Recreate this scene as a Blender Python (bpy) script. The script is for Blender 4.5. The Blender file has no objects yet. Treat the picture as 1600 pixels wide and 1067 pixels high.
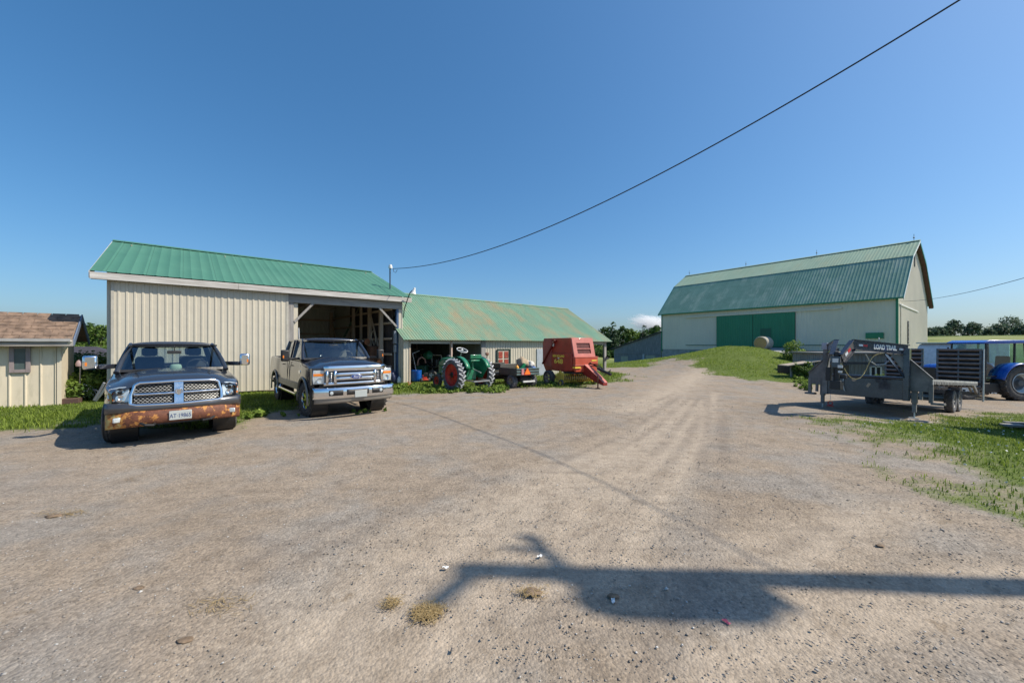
import bpy, math, random
import numpy as np
from mathutils import Vector, Matrix, noise as mnoise
random.seed(7); RNG = np.random.default_rng(7)
PI = math.pi
scene = bpy.context.scene
COL = scene.collection
CAMH = 1.8; FP = 609.0; HZ = 538.8          # camera height, focal length (px of a 1600 wide frame), horizon row
SUN_EL = math.radians(47); SUN_DIR = Vector((1.0, -0.058, 0)).normalized()

def at(px, py, z=0.0):
    """ground point seen at a pixel of the survey photo, for a given height"""
    Y = (CAMH - z) * FP / (py - HZ)
    return ((px - 800) / FP * Y, Y)

# ---------------------------------------------------------------- objects
def tag(o, label=None, cat=None, group=None, kind=None):
    if label: o['label'] = label
    if cat: o['category'] = cat
    if group: o['group'] = group
    if kind: o['kind'] = kind
    return o

def thing(name, label, cat, loc=(0, 0, 0), rz=0.0, group=None):
    o = bpy.data.objects.new(name, None); COL.objects.link(o)
    o.location = loc; o.rotation_euler = (0, 0, rz); o.empty_display_size = .2
    return tag(o, label, cat, group)

def copy_tree(o, parent=None):
    c = o.copy(); COL.objects.link(c); c.parent = parent
    for ch in list(o.children): copy_tree(ch, c)
    return c

class MB:
    def __init__(s): s.v = []; s.f = []; s.m = []; s.T = None
    def add(s, vs, fs, mi=0):
        b = len(s.v)
        if s.T is not None: vs = [s.T @ Vector(p) for p in vs]
        s.v.extend([tuple(p) for p in vs]); s.f.extend([tuple(i + b for i in f) for f in fs]); s.m.extend([mi] * len(fs))
        return s
    def box(s, c, d, rot=None, mi=0):
        x, y, z = d[0] / 2, d[1] / 2, d[2] / 2
        vs = [Vector((a * x, b * y, e * z)) for a in (-1, 1) for b in (-1, 1) for e in (-1, 1)]
        if rot is not None:
            R = rot if isinstance(rot, Matrix) else (Matrix.Rotation(rot[2], 3, 'Z') @ Matrix.Rotation(rot[1], 3, 'Y') @ Matrix.Rotation(rot[0], 3, 'X'))
            vs = [R @ q for q in vs]
        c = Vector(c)
        return s.add([q + c for q in vs], [(0, 1, 3, 2), (4, 6, 7, 5), (0, 4, 5, 1), (2, 3, 7, 6), (0, 2, 6, 4), (1, 5, 7, 3)], mi)
    def bx(s, x0, x1, y0, y1, z0, z1, mi=0):
        return s.box(((x0 + x1) / 2, (y0 + y1) / 2, (z0 + z1) / 2), (x1 - x0, y1 - y0, z1 - z0), mi=mi)
    def bar(s, p0, p1, w, h=None, mi=0, up=(0, 0, 1)):
        p0 = Vector(p0); p1 = Vector(p1); h = h or w
        d = (p1 - p0); L = d.length; d.normalize(); up = Vector(up)
        if abs(d.dot(up)) > .98: up = Vector((1, 0, 0))
        sd = d.cross(up).normalized(); u2 = sd.cross(d)
        return s.box((p0 + p1) / 2, (L, w, h), Matrix((d, sd, u2)).transposed(), mi)
    def ring(s, c, ax, r, n, ph=0.0, ref=None):
        ax = Vector(ax).normalized(); a = Vector(ref) if ref is not None else (Vector((0, 0, 1)) if abs(ax.z) < .9 else Vector((1, 0, 0)))
        e1 = ax.cross(a).normalized(); e2 = ax.cross(e1); c = Vector(c)
        return [c + (e1 * math.cos(2 * PI * i / n + ph) + e2 * math.sin(2 * PI * i / n + ph)) * r for i in range(n)]
    def cyl(s, p0, p1, r0, r1=None, n=12, caps=True, mi=0):
        r1 = r0 if r1 is None else r1
        d = Vector(p1) - Vector(p0)
        vs = s.ring(p0, d, r0, n) + s.ring(p1, d, r1, n)
        fs = [(i, (i + 1) % n, n + (i + 1) % n, n + i) for i in range(n)]
        if caps: fs += [tuple(range(n - 1, -1, -1)), tuple(range(n, 2 * n))]
        return s.add(vs, fs, mi)
    def lathe(s, prof, c=(0, 0, 0), ax=(0, 0, 1), n=20, mi=0, closed=False):
        """prof = [(radius, height along the axis)]"""
        ax = Vector(ax).normalized(); c = Vector(c); vs = []
        for r, h in prof: vs += s.ring(c + ax * h, ax, max(r, 1e-4), n)
        fs = []; m = len(prof)
        for k in range(m if closed else m - 1):
            a = k * n; b = ((k + 1) % m) * n
            for i in range(n): fs.append((a + i, a + (i + 1) % n, b + (i + 1) % n, b + i))
        return s.add(vs, fs, mi)
    def tube(s, pts, r, n=6, mi=0, caps=True):
        pts = [Vector(p) for p in pts]; vs = []; up = Vector((0.13, .07, 1)).normalized()
        for i, p in enumerate(pts):
            d = (pts[min(i + 1, len(pts) - 1)] - pts[max(i - 1, 0)]).normalized()
            e1 = d.cross(up)
            if e1.length < .05: e1 = d.cross(Vector((1, 0, 0)))
            e1.normalize(); e2 = e1.cross(d); up = e2
            rr = r[i] if isinstance(r, (list, tuple)) else r
            vs += [p + (e1 * math.cos(2 * PI * k / n) + e2 * math.sin(2 * PI * k / n)) * rr for k in range(n)]
        fs = []
        for i in range(len(pts) - 1):
            for k in range(n): fs.append((i * n + k, i * n + (k + 1) % n, (i + 1) * n + (k + 1) % n, (i + 1) * n + k))
        if caps: fs += [tuple(range(n - 1, -1, -1)), tuple(range((len(pts) - 1) * n, len(pts) * n))]
        return s.add(vs, fs, mi)
    def prism(s, pts, ext, mi=0):
        """closed polygon of 3-D points pushed along ext"""
        pts = [Vector(p) for p in pts]; e = Vector(ext); n = len(pts)
        return s.add(pts + [p + e for p in pts], [tuple(range(n - 1, -1, -1)), tuple(range(n, 2 * n))] + [(i, (i + 1) % n, n + (i + 1) % n, n + i) for i in range(n)], mi)
    def grid(s, fn, nu, nv, mi=0, closeu=False):
        vs = [fn(i / (nu - (0 if closeu else 1)), j / (nv - 1)) for i in range(nu) for j in range(nv)]
        fs = []
        for i in range(nu if closeu else nu - 1):
            for j in range(nv - 1):
                a = i * nv + j; b = ((i + 1) % nu) * nv + j
                fs.append((a, b, b + 1, a + 1))
        return s.add(vs, fs, mi)
    def build(s, name, mats, parent=None, smooth=40, bevel=0, label=None, recalc=True, solid=0):
        me = bpy.data.meshes.new(name); me.from_pydata(s.v, [], s.f)
        if not isinstance(mats, (list, tuple)): mats = [mats]
        for m in mats: me.materials.append(m)
        me.polygons.foreach_set('material_index', s.m)
        if recalc:
            import bmesh
            bm = bmesh.new(); bm.from_mesh(me); bmesh.ops.recalc_face_normals(bm, faces=bm.faces); bm.to_mesh(me); bm.free()
        if smooth:
            me.polygons.foreach_set('use_smooth', [True] * len(me.polygons)); me.set_sharp_from_angle(angle=math.radians(smooth))
        me.update()
        o = bpy.data.objects.new(name, me); COL.objects.link(o)
        if parent is not None: o.parent = parent
        if solid:
            md = o.modifiers.new('solid', 'SOLIDIFY'); md.thickness = solid; md.offset = 0; md.use_rim = solid > .01
        if bevel:
            md = o.modifiers.new('bevel', 'BEVEL'); md.width = bevel; md.segments = 2; md.limit_method = 'ANGLE'; md.angle_limit = math.radians(50)
        if label: o['label'] = label
        return o

def fast_mesh(name, V, F, mat, parent=None, col=None, smooth=False):
    """numpy vertices (n,3) and equal-sided faces (m,k); col = per-vertex float attribute 'tone'"""
    me = bpy.data.meshes.new(name); n, k = F.shape
    me.vertices.add(len(V)); me.vertices.foreach_set('co', np.ascontiguousarray(V, dtype=np.float32).ravel())
    me.loops.add(n * k); me.loops.foreach_set('vertex_index', F.astype(np.int32).ravel())
    me.polygons.add(n); me.polygons.foreach_set('loop_start', np.arange(0, n * k, k, dtype=np.int32))
    if smooth: me.polygons.foreach_set('use_smooth', np.ones(n, bool))
    me.update(calc_edges=True)
    if col is not None:
        a = me.attributes.new('tone', 'FLOAT', 'POINT'); a.data.foreach_set('value', np.asarray(col, dtype=np.float32))
    me.materials.append(mat)
    o = bpy.data.objects.new(name, me); COL.objects.link(o)
    if parent is not None: o.parent = parent
    return o

# ---------------------------------------------------------------- materials
def newmat(name):
    m = bpy.data.materials.new(name); m.use_nodes = True
    nt = m.node_tree; b = nt.nodes['Principled BSDF']
    return m, nt, b
def nd(nt, t, **kw):
    n = nt.nodes.new(t)
    for k, v in kw.items():
        if k in n.inputs.keys(): n.inputs[k].default_value = v
        else: setattr(n, k, v)
    return n
def ramp(nt, src, stops, interp='LINEAR'):
    r = nt.nodes.new('ShaderNodeValToRGB'); r.color_ramp.interpolation = interp
    e = r.color_ramp.elements
    while len(e) < len(stops): e.new(.5)
    for i, (p, c) in enumerate(stops):
        e[i].position = p; e[i].color = (*c, 1) if isinstance(c, (tuple, list)) else (c, c, c, 1)
    nt.links.new(src, r.inputs[0]); return r
def mix(nt, fac, a, b, bt='MIX'):
    n = nt.nodes.new('ShaderNodeMix'); n.data_type = 'RGBA'; n.blend_type = bt
    for sck, val in ((n.inputs[0], fac), (n.inputs[6], a), (n.inputs[7], b)):
        if hasattr(val, 'is_output'): nt.links.new(val, sck)
        elif isinstance(val, (int, float)): sck.default_value = val if sck.type == 'VALUE' else (val, val, val, 1)
        else: sck.default_value = (*val[:3], 1)
    return n.outputs[2]
def math_(nt, op, a, b=0.0, clamp=False):
    n = nt.nodes.new('ShaderNodeMath'); n.operation = op; n.use_clamp = clamp
    for i, val in enumerate((a, b)):
        if hasattr(val, 'is_output'): nt.links.new(val, n.inputs[i])
        else: n.inputs[i].default_value = val
    return n.outputs[0]
def coords(nt, kind='Object', scale=(1, 1, 1)):
    tc = nt.nodes.new('ShaderNodeTexCoord'); mp = nt.nodes.new('ShaderNodeMapping'); mp.inputs['Scale'].default_value = scale
    nt.links.new(tc.outputs[kind], mp.inputs[0]); return mp.outputs[0]
def noise_(nt, vec, scale, detail=4, rough=.55):
    n = nt.nodes.new('ShaderNodeTexNoise'); n.inputs['Scale'].default_value = scale; n.inputs['Detail'].default_value = detail; n.inputs['Roughness'].default_value = rough
    nt.links.new(vec, n.inputs['Vector']); return n.outputs['Fac']
def bump(nt, b, h, strength=.3, dist=.02):
    n = nt.nodes.new('ShaderNodeBump'); n.inputs['Strength'].default_value = strength; n.inputs['Distance'].default_value = dist
    nt.links.new(h, n.inputs['Height']); nt.links.new(n.outputs[0], b.inputs['Normal']); return n
_mc = {}
def pm(name, col, rough=.55, metal=0.0, var=.12, scale=4.0, bmp=0.0, bscale=40.0, coat=0.0, stretch=(1, 1, 1), dirt=None, dirt_amt=.4, spec=.5):
    """plain surface with soft uneven colour, optional dirt patches and fine bump"""
    if name in _mc: return _mc[name]
    m, nt, b = newmat(name); v = coords(nt, 'Object', stretch)
    nz = noise_(nt, v, scale)
    lo = tuple(c * (1 - var) for c in col); hi = tuple(min(1, c * (1 + var)) for c in col)
    c = ramp(nt, nz, [(.3, lo), (.7, hi)]).outputs[0]
    if dirt:
        d = ramp(nt, noise_(nt, v, scale * 2.3, 6, .7), [(.52, 0.0), (.68, dirt_amt)]).outputs[0]
        c = mix(nt, d, c, dirt)
    nt.links.new(c, b.inputs['Base Color'])
    b.inputs['Roughness'].default_value = rough; b.inputs['Metallic'].default_value = metal
    b.inputs['Coat Weight'].default_value = coat; b.inputs['Coat Roughness'].default_value = .06
    b.inputs['Specular IOR Level'].default_value = spec
    if rough > .12:
        rr = ramp(nt, noise_(nt, v, scale * 3), [(.3, max(0, rough - .1)), (.7, min(1, rough + .1))]).outputs[0]
        nt.links.new(rr, b.inputs['Roughness'])
    if bmp: bump(nt, b, noise_(nt, v, bscale, 5), bmp, .01)
    _mc[name] = m; return m

def m_wood(name, col, dark, scale=1.0, axis=2, rough=.85):
    if name in _mc: return _mc[name]
    m, nt, b = newmat(name); st = [14 * scale] * 3; st[axis] = .8 * scale
    v = coords(nt, 'Object', st)
    g = noise_(nt, v, 1.6, 6, .65); big = noise_(nt, coords(nt, 'Object'), .7, 3)
    c = ramp(nt, g, [(.28, dark), (.5, tuple((a + d) / 2 for a, d in zip(col, dark))), (.66, col)]).outputs[0]
    c = mix(nt, ramp(nt, big, [(.35, 0.0), (.7, .35)]).outputs[0], c, dark)
    nt.links.new(c, b.inputs['Base Color']); b.inputs['Roughness'].default_value = rough
    bump(nt, b, g, .4, .01); _mc[name] = m; return m

def m_metal_sheet(name, col, alt, rust=None, rust_lo=.55, rust_hi=.75, rough=.42, streak=(2.5, .35, .35), seam=None):
    """painted sheet-metal cladding: uneven fade, run-off streaks, optional rust, seams between sheets"""
    if name in _mc: return _mc[name]
    m, nt, b = newmat(name)
    v = coords(nt, 'Object', streak); w = coords(nt, 'Object')
    c = ramp(nt, noise_(nt, v, 1.2, 5, .6), [(.3, col), (.7, alt)]).outputs[0]
    c = mix(nt, ramp(nt, noise_(nt, w, .35, 4), [(.4, 0.0), (.65, .35)]).outputs[0], c, tuple(x * .8 for x in col))
    if rust:
        r1 = noise_(nt, coords(nt, 'Object', (1.1, .5, .5)), .75, 8, .68)
        f = ramp(nt, r1, [(rust_lo, 0.0), (rust_hi, .85)]).outputs[0]
        c = mix(nt, f, c, rust)
    if seam:
        sx = nt.nodes.new('ShaderNodeSeparateXYZ'); nt.links.new(w, sx.inputs[0])
        fr = math_(nt, 'FRACT', math_(nt, 'DIVIDE', sx.outputs[seam[0]], seam[1]))
        f = math_(nt, 'MULTIPLY', math_(nt, 'LESS_THAN', fr, .018), .55)
        c = mix(nt, f, c, tuple(x * .35 for x in col))
    nt.links.new(c, b.inputs['Base Color']); b.inputs['Roughness'].default_value = rough
    bump(nt, b, noise_(nt, w, 2.2, 3), .25, .05)
    _mc[name] = m; return m

def m_glass(name, tint=(.75, .85, .85), alpha=.35, rough=.03):
    """thin window glass: part clear, part mirror"""
    if name in _mc: return _mc[name]
    m, nt, b = newmat(name); out = nt.nodes['Material Output']
    tr = nt.nodes.new('ShaderNodeBsdfTransparent'); tr.inputs[0].default_value = (*tint, 1)
    gl = nt.nodes.new('ShaderNodeBsdfGlossy'); gl.inputs['Roughness'].default_value = rough; gl.inputs[0].default_value = (.9, .95, 1, 1)
    fr = nt.nodes.new('ShaderNodeLayerWeight'); fr.inputs[0].default_value = .5
    f = math_(nt, 'ADD', math_(nt, 'POWER', fr.outputs['Facing'], 4.0), .04 + alpha * .3, True)
    mx = nt.nodes.new('ShaderNodeMixShader'); nt.links.new(f, mx.inputs[0]); nt.links.new(tr.outputs[0], mx.inputs[1]); nt.links.new(gl.outputs[0], mx.inputs[2])
    nt.links.new(mx.outputs[0], out.inputs[0]); _mc[name] = m; return m

def m_leaf(name, dark, light, trans=.25, rough=.6):
    """leaves: tone varies leaf by leaf through the mesh attribute, some light passes through"""
    if name in _mc: return _mc[name]
    m, nt, b = newmat(name); out = nt.nodes['Material Output']
    at_ = nt.nodes.new('ShaderNodeAttribute'); at_.attribute_name = 'tone'
    c = ramp(nt, at_.outputs['Fac'], [(0.0, dark), (1.0, light)]).outputs[0]
    nt.links.new(c, b.inputs['Base Color']); b.inputs['Roughness'].default_value = rough
    b.inputs['Specular IOR Level'].default_value = .25
    tl = nt.nodes.new('ShaderNodeBsdfTranslucent'); nt.links.new(c, tl.inputs[0])
    mx = nt.nodes.new('ShaderNodeMixShader'); mx.inputs[0].default_value = trans
    nt.links.new(b.outputs[0], mx.inputs[1]); nt.links.new(tl.outputs[0], mx.inputs[2]); nt.links.new(mx.outputs[0], out.inputs[0])
    _mc[name] = m; return m

RUBBER = pm('tyre_rubber', (.065, .062, .06), .85, var=.3, scale=9, dirt=(.28, .24, .2), dirt_amt=.6, bmp=.2)
BLACK = pm('black_plastic', (.02, .02, .021), .5, var=.2)
CHROME = pm('chrome', (.82, .83, .85), .1, 1.0, var=.04)
STEEL = pm('bare_steel', (.5, .5, .5), .4, .8, var=.15, dirt=(.25, .16, .1), dirt_amt=.3)
GALV = pm('galvanised', (.55, .57, .58), .38, .7, var=.12, scale=8)
WHITE = pm('white_paint', (.75, .75, .73), .45, var=.07)
GLASS = m_glass('window_glass', (.68, .77, .78), .4)
HEADL = pm('lamp_lens', (.62, .68, .7), .12, .35, var=.15, scale=30)
AMBER = pm('amber_lens', (.75, .22, .03), .2, var=.1)
REDL = pm('red_lens', (.6, .03, .02), .25, var=.1)

# ---------------------------------------------------------------- shared parts
def tyre(mb, c, ax, R, w, rim, n=36, lug=0, lugn=0, mi=0):
    """tyre body as a lathe, with raised tread blocks"""
    c = Vector(c); ax = Vector(ax).normalized(); h = w / 2
    sw = .86 * R
    prof = [(rim, -h * .72), (rim + (R - rim) * .35, -h * .98), (sw + .02 * R, -h), (R * .975, -h * .86), (R, -h * .55), (R * 1.004, 0), (R, h * .55), (R * .975, h * .86), (sw + .02 * R, h), (rim + (R - rim) * .35, h * .98), (rim, h * .72)]
    mb.lathe(prof, c, ax, n, mi)
    if lugn:
        a0 = Vector((0, 0, 1)) if abs(ax.z) < .9 else Vector((1, 0, 0)); e1 = ax.cross(a0).normalized(); e2 = ax.cross(e1)
        for k in range(lugn):
            for sd in (-1, 1):
                t = 2 * PI * (k + (.5 if sd > 0 else 0)) / lugn
                d = e1 * math.cos(t) + e2 * math.sin(t); tn = ax.cross(d)
                p0 = c + d * (R + lug * .3) + ax * (sd * h * .96); p1 = c + d * (R + lug * .35) + ax * (sd * h * .06) + tn * (w * .32)
                mb.bar(p0, p1, 2 * PI * R / lugn * .34, lug * 1.3, mi, up=d)
def rim_simple(mb, c, ax, r, w, side=1, spokes=5, mi=0, hub=.22, mid=None):
    """dished wheel disc with openings between spokes, on the outer side"""
    c = Vector(c); ax = Vector(ax).normalized() * side; h = w / 2
    mb.lathe([(r, h * .72), (r * 1.03, h * .8), (r * .97, h * .82), (r * .92, h * .5), (r * .9, -h * .6)], c, ax, 28, mi)
    a0 = Vector((0, 0, 1)); e1 = ax.cross(a0).normalized(); e2 = ax.cross(e1)
    for k in range(spokes):
        t = 2 * PI * k / spokes; d = e1 * math.cos(t) + e2 * math.sin(t)
        mb.bar(c + ax * h * .5 + d * r * hub * .8, c + ax * h * .62 + d * r * .94, r * .3, h * .22, mi, up=ax)
    mb.lathe([(.001, h * .72), (r * hub * .7, h * .7), (r * hub, h * .55), (r * hub * 1.1, h * .1)], c, ax, 16, mi)
def text_obj(name, body, size, mat, parent, loc, rot, ext=.003, align='CENTER', sx=1.0, shear=0.0, bold=0.0):
    cu = bpy.data.curves.new(name, 'FONT'); cu.body = body; cu.size = size; cu.extrude = ext; cu.align_x = align; cu.align_y = 'CENTER'; cu.shear = shear; cu.offset = bold
    cu.resolution_u = 3
    tmp = bpy.data.objects.new('tmp', cu); COL.objects.link(tmp)
    dg = bpy.context.evaluated_depsgraph_get(); dg.update()
    me = bpy.data.meshes.new_from_object(tmp.evaluated_get(dg)); me.name = name
    bpy.data.objects.remove(tmp, do_unlink=True)
    me.materials.clear(); me.materials.append(mat)
    o = bpy.data.objects.new(name, me); COL.objects.link(o); o.parent = parent; o.location = loc; o.rotation_euler = rot; o.scale = (sx, 1, 1)
    return o
def ribbed(mb, O, U, V, N, W, v0, v1, period=.23, depth=.02, nv=2, mi=0, rise=.62):
    """ribbed cladding: columns along U, running from v0(x) to v1(x) along V"""
    O, U, V, N = Vector(O), Vector(U), Vector(V), Vector(N)
    xs = []; k = 0
    while k * period < W - 1e-6:
        for fx, d in ((0, 0), (rise, 0), (rise + .08, 1), (.92, 1)):
            x = (k + fx) * period
            if x < W: xs.append((x, d * depth))
        k += 1
    xs.append((W, 0)); f0 = v0 if callable(v0) else (lambda x: v0); f1 = v1 if callable(v1) else (lambda x: v1)
    vs = []; fs = []
    for x, d in xs:
        a, b = f0(x), f1(x)
        for j in range(nv): vs.append(O + U * x + V * (a + (b - a) * j / (nv - 1)) + N * d)
    for i in range(len(xs) - 1):
        for j in range(nv - 1): fs.append((i * nv + j, (i + 1) * nv + j, (i + 1) * nv + j + 1, i * nv + j + 1))
    return mb.add(vs, fs, mi)
SKY_STR = .15; SUN_STR = 4.1; EXPOSURE = .5
SKY_TINT = (.60, .765, .955, 1)
# ================================================================ world, sun, camera
world = bpy.data.worlds.new('World'); scene.world = world; world.use_nodes = True
wn = world.node_tree; bg = wn.nodes['Background']
sky = wn.nodes.new('ShaderNodeTexSky'); sky.sky_type = 'NISHITA'; sky.sun_disc = False
sky.sun_elevation = SUN_EL; sky.sun_rotation = math.atan2(SUN_DIR.x, SUN_DIR.y)
sky.altitude = 250; sky.air_density = 1.0; sky.dust_density = 2.0; sky.ozone_density = 2.2
gm_ = wn.nodes.new('ShaderNodeGamma'); gm_.inputs[1].default_value = .80; wn.links.new(sky.outputs[0], gm_.inputs[0])
hs_ = wn.nodes.new('ShaderNodeHueSaturation'); hs_.inputs['Saturation'].default_value = 1.35; hs_.inputs['Hue'].default_value = .488; wn.links.new(gm_.outputs[0], hs_.inputs['Color'])
wb_ = wn.nodes.new('ShaderNodeMix'); wb_.data_type = 'RGBA'; wb_.blend_type = 'MULTIPLY'; wb_.inputs[0].default_value = 1; wb_.inputs[7].default_value = SKY_TINT; wn.links.new(hs_.outputs[0], wb_.inputs[6])
wn.links.new(wb_.outputs[2], bg.inputs[0]); bg.inputs[1].default_value = SKY_STR
sun = bpy.data.lights.new('sun', 'SUN'); sun.energy = SUN_STR; sun.angle = math.radians(.53); sun.color = (1.0, .915, .77)
so = bpy.data.objects.new('sun', sun); COL.objects.link(so)
sd = Vector((SUN_DIR.x * math.cos(SUN_EL), SUN_DIR.y * math.cos(SUN_EL), math.sin(SUN_EL)))
so.rotation_euler = sd.to_track_quat('Z', 'Y').to_euler()
cam = bpy.data.cameras.new('camera'); cam.lens = 36 * FP / 1600; cam.sensor_width = 36; cam.shift_y = (HZ - 533.5) / 1600
cam.clip_start = .05; cam.clip_end = 9000
co = bpy.data.objects.new('camera', cam); COL.objects.link(co); co.location = (0, 0, CAMH); co.rotation_euler = (PI / 2, 0, 0)
scene.camera = co
scene.view_settings.view_transform = 'Standard'; scene.view_settings.look = 'None'; scene.view_settings.exposure = EXPOSURE; scene.view_settings.gamma = 1
scene.cycles.volume_bounces = 6
scene.render.resolution_x = 1024; scene.render.resolution_y = 682

# ================================================================ terrain
def sstep(a, b, x):
    t = np.clip((x - a) / (b - a), 0, 1); return t * t * (3 - 2 * t)
BU = Vector((math.cos(2.188), math.sin(2.188), 0)); BN = Vector((-BU.y, BU.x, 0)) * -1  # along the barn front (away), into the barn
B0 = Vector((31.95, 32.0, 0)) + BN * .3 + BU * .25          # near front corner of the barn wall
def seg_d(x, y, ax, ay, bx, by):
    dx, dy = bx - ax, by - ay; L2 = dx * dx + dy * dy
    t = np.clip(((x - ax) * dx + (y - ay) * dy) / L2, 0, 1)
    return np.hypot(x - ax - t * dx, y - ay - t * dy), t
def hgt(x, y):
    x = np.asarray(x, float); y = np.asarray(y, float)
    z = -.10 * sstep(11, 18, y)
    z = z - .061 * np.clip(x - 7.9, 0, 7.5) * sstep(26, 14, y) - .02 * np.clip(x - 15.4, 0, 10) * sstep(30, 18, y)
    z = z - 1.0 * sstep(30, 50, y) * sstep(-4, 12, x)
    z = z - .5 * sstep(22, 32, y) * sstep(18, 26, x)
    # ramp mound in front of the barn door
    d, t = seg_d(x, y, 20.6, 35.0, 12.2, 26.6)
    sx = (x - 20.6) * .66 + (y - 35.0) * (-.75)           # + on the right-hand (camera right) side
    wid = np.where(sx > 0, 8.8, 7.5) * (1 - .25 * t)
    hm = (1.98 * (1 - t) ** 1.15) * np.exp(-(d / wid) ** 2 * 2.0)
    z = z + hm + .62 * np.exp(-(((x - 13.2) / 5.5) ** 2 + ((y - 36.5) / 4.5) ** 2))
    # far fields and rise to the right
    r = np.hypot(x, y)
    z = z + 5.0 * sstep(60, 170, r) * sstep(.55, 1.1, x / np.maximum(y, 1)) + 1.2 * sstep(90, 200, r)
    # small undulation
    z = z + .012 * np.sin(x * 1.3 + .7 * y) * np.sin(y * .9 - .4 * x) * sstep(2, 6, r)
    return z
def gz(x, y): return float(hgt(x, y))

def poly_sd(x, y, P):
    """signed distance, positive inside"""
    x = np.asarray(x, float); y = np.asarray(y, float)
    d = np.full(x.shape, 1e9); ins = np.zeros(x.shape, bool); n = len(P)
    for i in range(n):
        ax, ay = P[i]; bx, by = P[(i + 1) % n]
        dd, _ = seg_d(x, y, ax, ay, bx, by); d = np.minimum(d, dd)
        c = ((ay > y) != (by > y)); den = (by - ay) if by != ay else 1e-9
        ins ^= c & (x < (bx - ax) * (y - ay) / den + ax)
    return np.where(ins, d, -d)
PL = [at(*p) for p in ((-60, 690), (0, 681), (90, 668), (165, 662), (240, 666), (365, 666), (418, 655), (440, 642), (480, 626), (560, 616), (640, 612))] + \
     [at(px, py, -.1) for px, py in ((690, 616), (760, 613), (800, 608), (850, 605), (900, 605), (940, 601), (976, 593), (985, 588), (962, 583), (946, 580))] + \
     [(4, 31), (-2, 50), (-140, 90), (-140, 5)]
PM_ = [(7.6, 31.2), (9.5, 31.0), (10.6, 30.3), (12.3, 32.2), (13.6, 32.6), (14.1, 31.2), (13.6, 29), (13.3, 26.9), (13.2, 23.6), (13.9, 21.3), (15.6, 20.3), (20, 20.6), (60, 22), (900, 60), (900, 900), (-900, 900), (-900, 100), (-2, 50), (4, 31)]
PR = [at(px, py, -.15) for px, py in ((1290, 664), (1350, 660), (1400, 657), (1445, 650), (1500, 638), (1530, 630))] + [(19, 13.6), (40, 12), (40, 2), (5.2, 3.6)] + \
     [at(px, py, -.02) for px, py in ((1605, 812), (1530, 785), (1460, 745), (1420, 705), (1390, 690), (1330, 676))]
PA = [(-8.9, 15.6), (-5.5, 18.7), (-11, 26), (-18, 20)]       # dirt floor inside the open shed
def vnoise(x, y, s, seed=0):
    x = np.asarray(x, float) * s + 101.3 + seed * 17.1; y = np.asarray(y, float) * s + 57.7 + seed * 9.7
    xi, yi = np.floor(x), np.floor(y); fx, fy = x - xi, y - yi; fx = fx * fx * (3 - 2 * fx); fy = fy * fy * (3 - 2 * fy)
    h = lambda a, b: np.modf(np.abs(np.sin(a * 127.1 + b * 311.7 + seed * 3.3) * 43758.5453))[0]
    return (h(xi, yi) * (1 - fx) + h(xi + 1, yi) * fx) * (1 - fy) + (h(xi, yi + 1) * (1 - fx) + h(xi + 1, yi + 1) * fx) * fy - .5
def fnoise(x, y, s, seed=0): return vnoise(x, y, s, seed) + .55 * vnoise(x, y, s * 2.3, seed + 1) + .33 * vnoise(x, y, s * 5.1, seed + 2) + .2 * vnoise(x, y, s * 11.3, seed + 3)
def grass_cover(x, y):
    """share of turf: ragged, patchy edge a metre or so wide"""
    wide = np.where((x > 3) & (y < 14), .85, 1.0)
    return np.clip(.5 + grass_sd(x, y) * .75 * wide + fnoise(x, y, 1.1) * .95, -.3, 1.6)
def grass_sd(x, y):
    a = np.maximum(np.maximum(poly_sd(x, y, PL), poly_sd(x, y, PM_) * .8), poly_sd(x, y, PR))
    return np.minimum(a, -poly_sd(x, y, PA))
def warp(n, near, far, k):
    t = np.linspace(-1, 1, n); return np.sign(t) * (near * np.abs(t) + (far - near) * np.abs(t) ** k)
xs = warp(561, 34, 1500, 7.0)
ys = np.concatenate([np.linspace(-30, 1.5, 24)[:-1], np.linspace(1.5, 13, 150)[:-1], np.linspace(13, 60, 190)[:-1], 60 + (np.linspace(0, 1, 90) ** 2.6) * 2400])
X, Y = np.meshgrid(xs, ys, indexing='ij'); Z = hgt(X, Y)
nx, ny = X.shape
# wheel-worn ruts and little unevenness of the real surface
rut = np.zeros_like(X)
tracks = [([(520, 985), (640, 905), (800, 800), (930, 725), (1020, 680), (1085, 625)], .55), ([(700, 1020), (850, 890), (950, 775), (1040, 705), (1110, 628)], .40), ([(960, 900), (1040, 770), (1090, 690), (1120, 610)], .22),
          ([(1000, 640), (1060, 600), (1085, 585), (1110, 572)], .9), ([(720, 900), (900, 890), (1000, 870)], .5), ([(1180, 870), (1300, 835), (1400, 800)], .35), ([(1130, 1060), (1300, 980), (1600, 900)], .25)]
tracks = [([at(*q) for q in tr], w) for tr, w in tracks]
for tr, tw_ in tracks:
    dm = np.full(X.shape, 1e9)
    for a, b in zip(tr[:-1], tr[1:]): dm = np.minimum(dm, seg_d(X, Y, *a, *b)[0])
    rut = np.maximum(rut, np.exp(-(dm / tw_) ** 2))
Z = Z - .018 * rut
tread = np.zeros_like(X)      # narrow tyre lines, in pairs, pressed into the dirt
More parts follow.
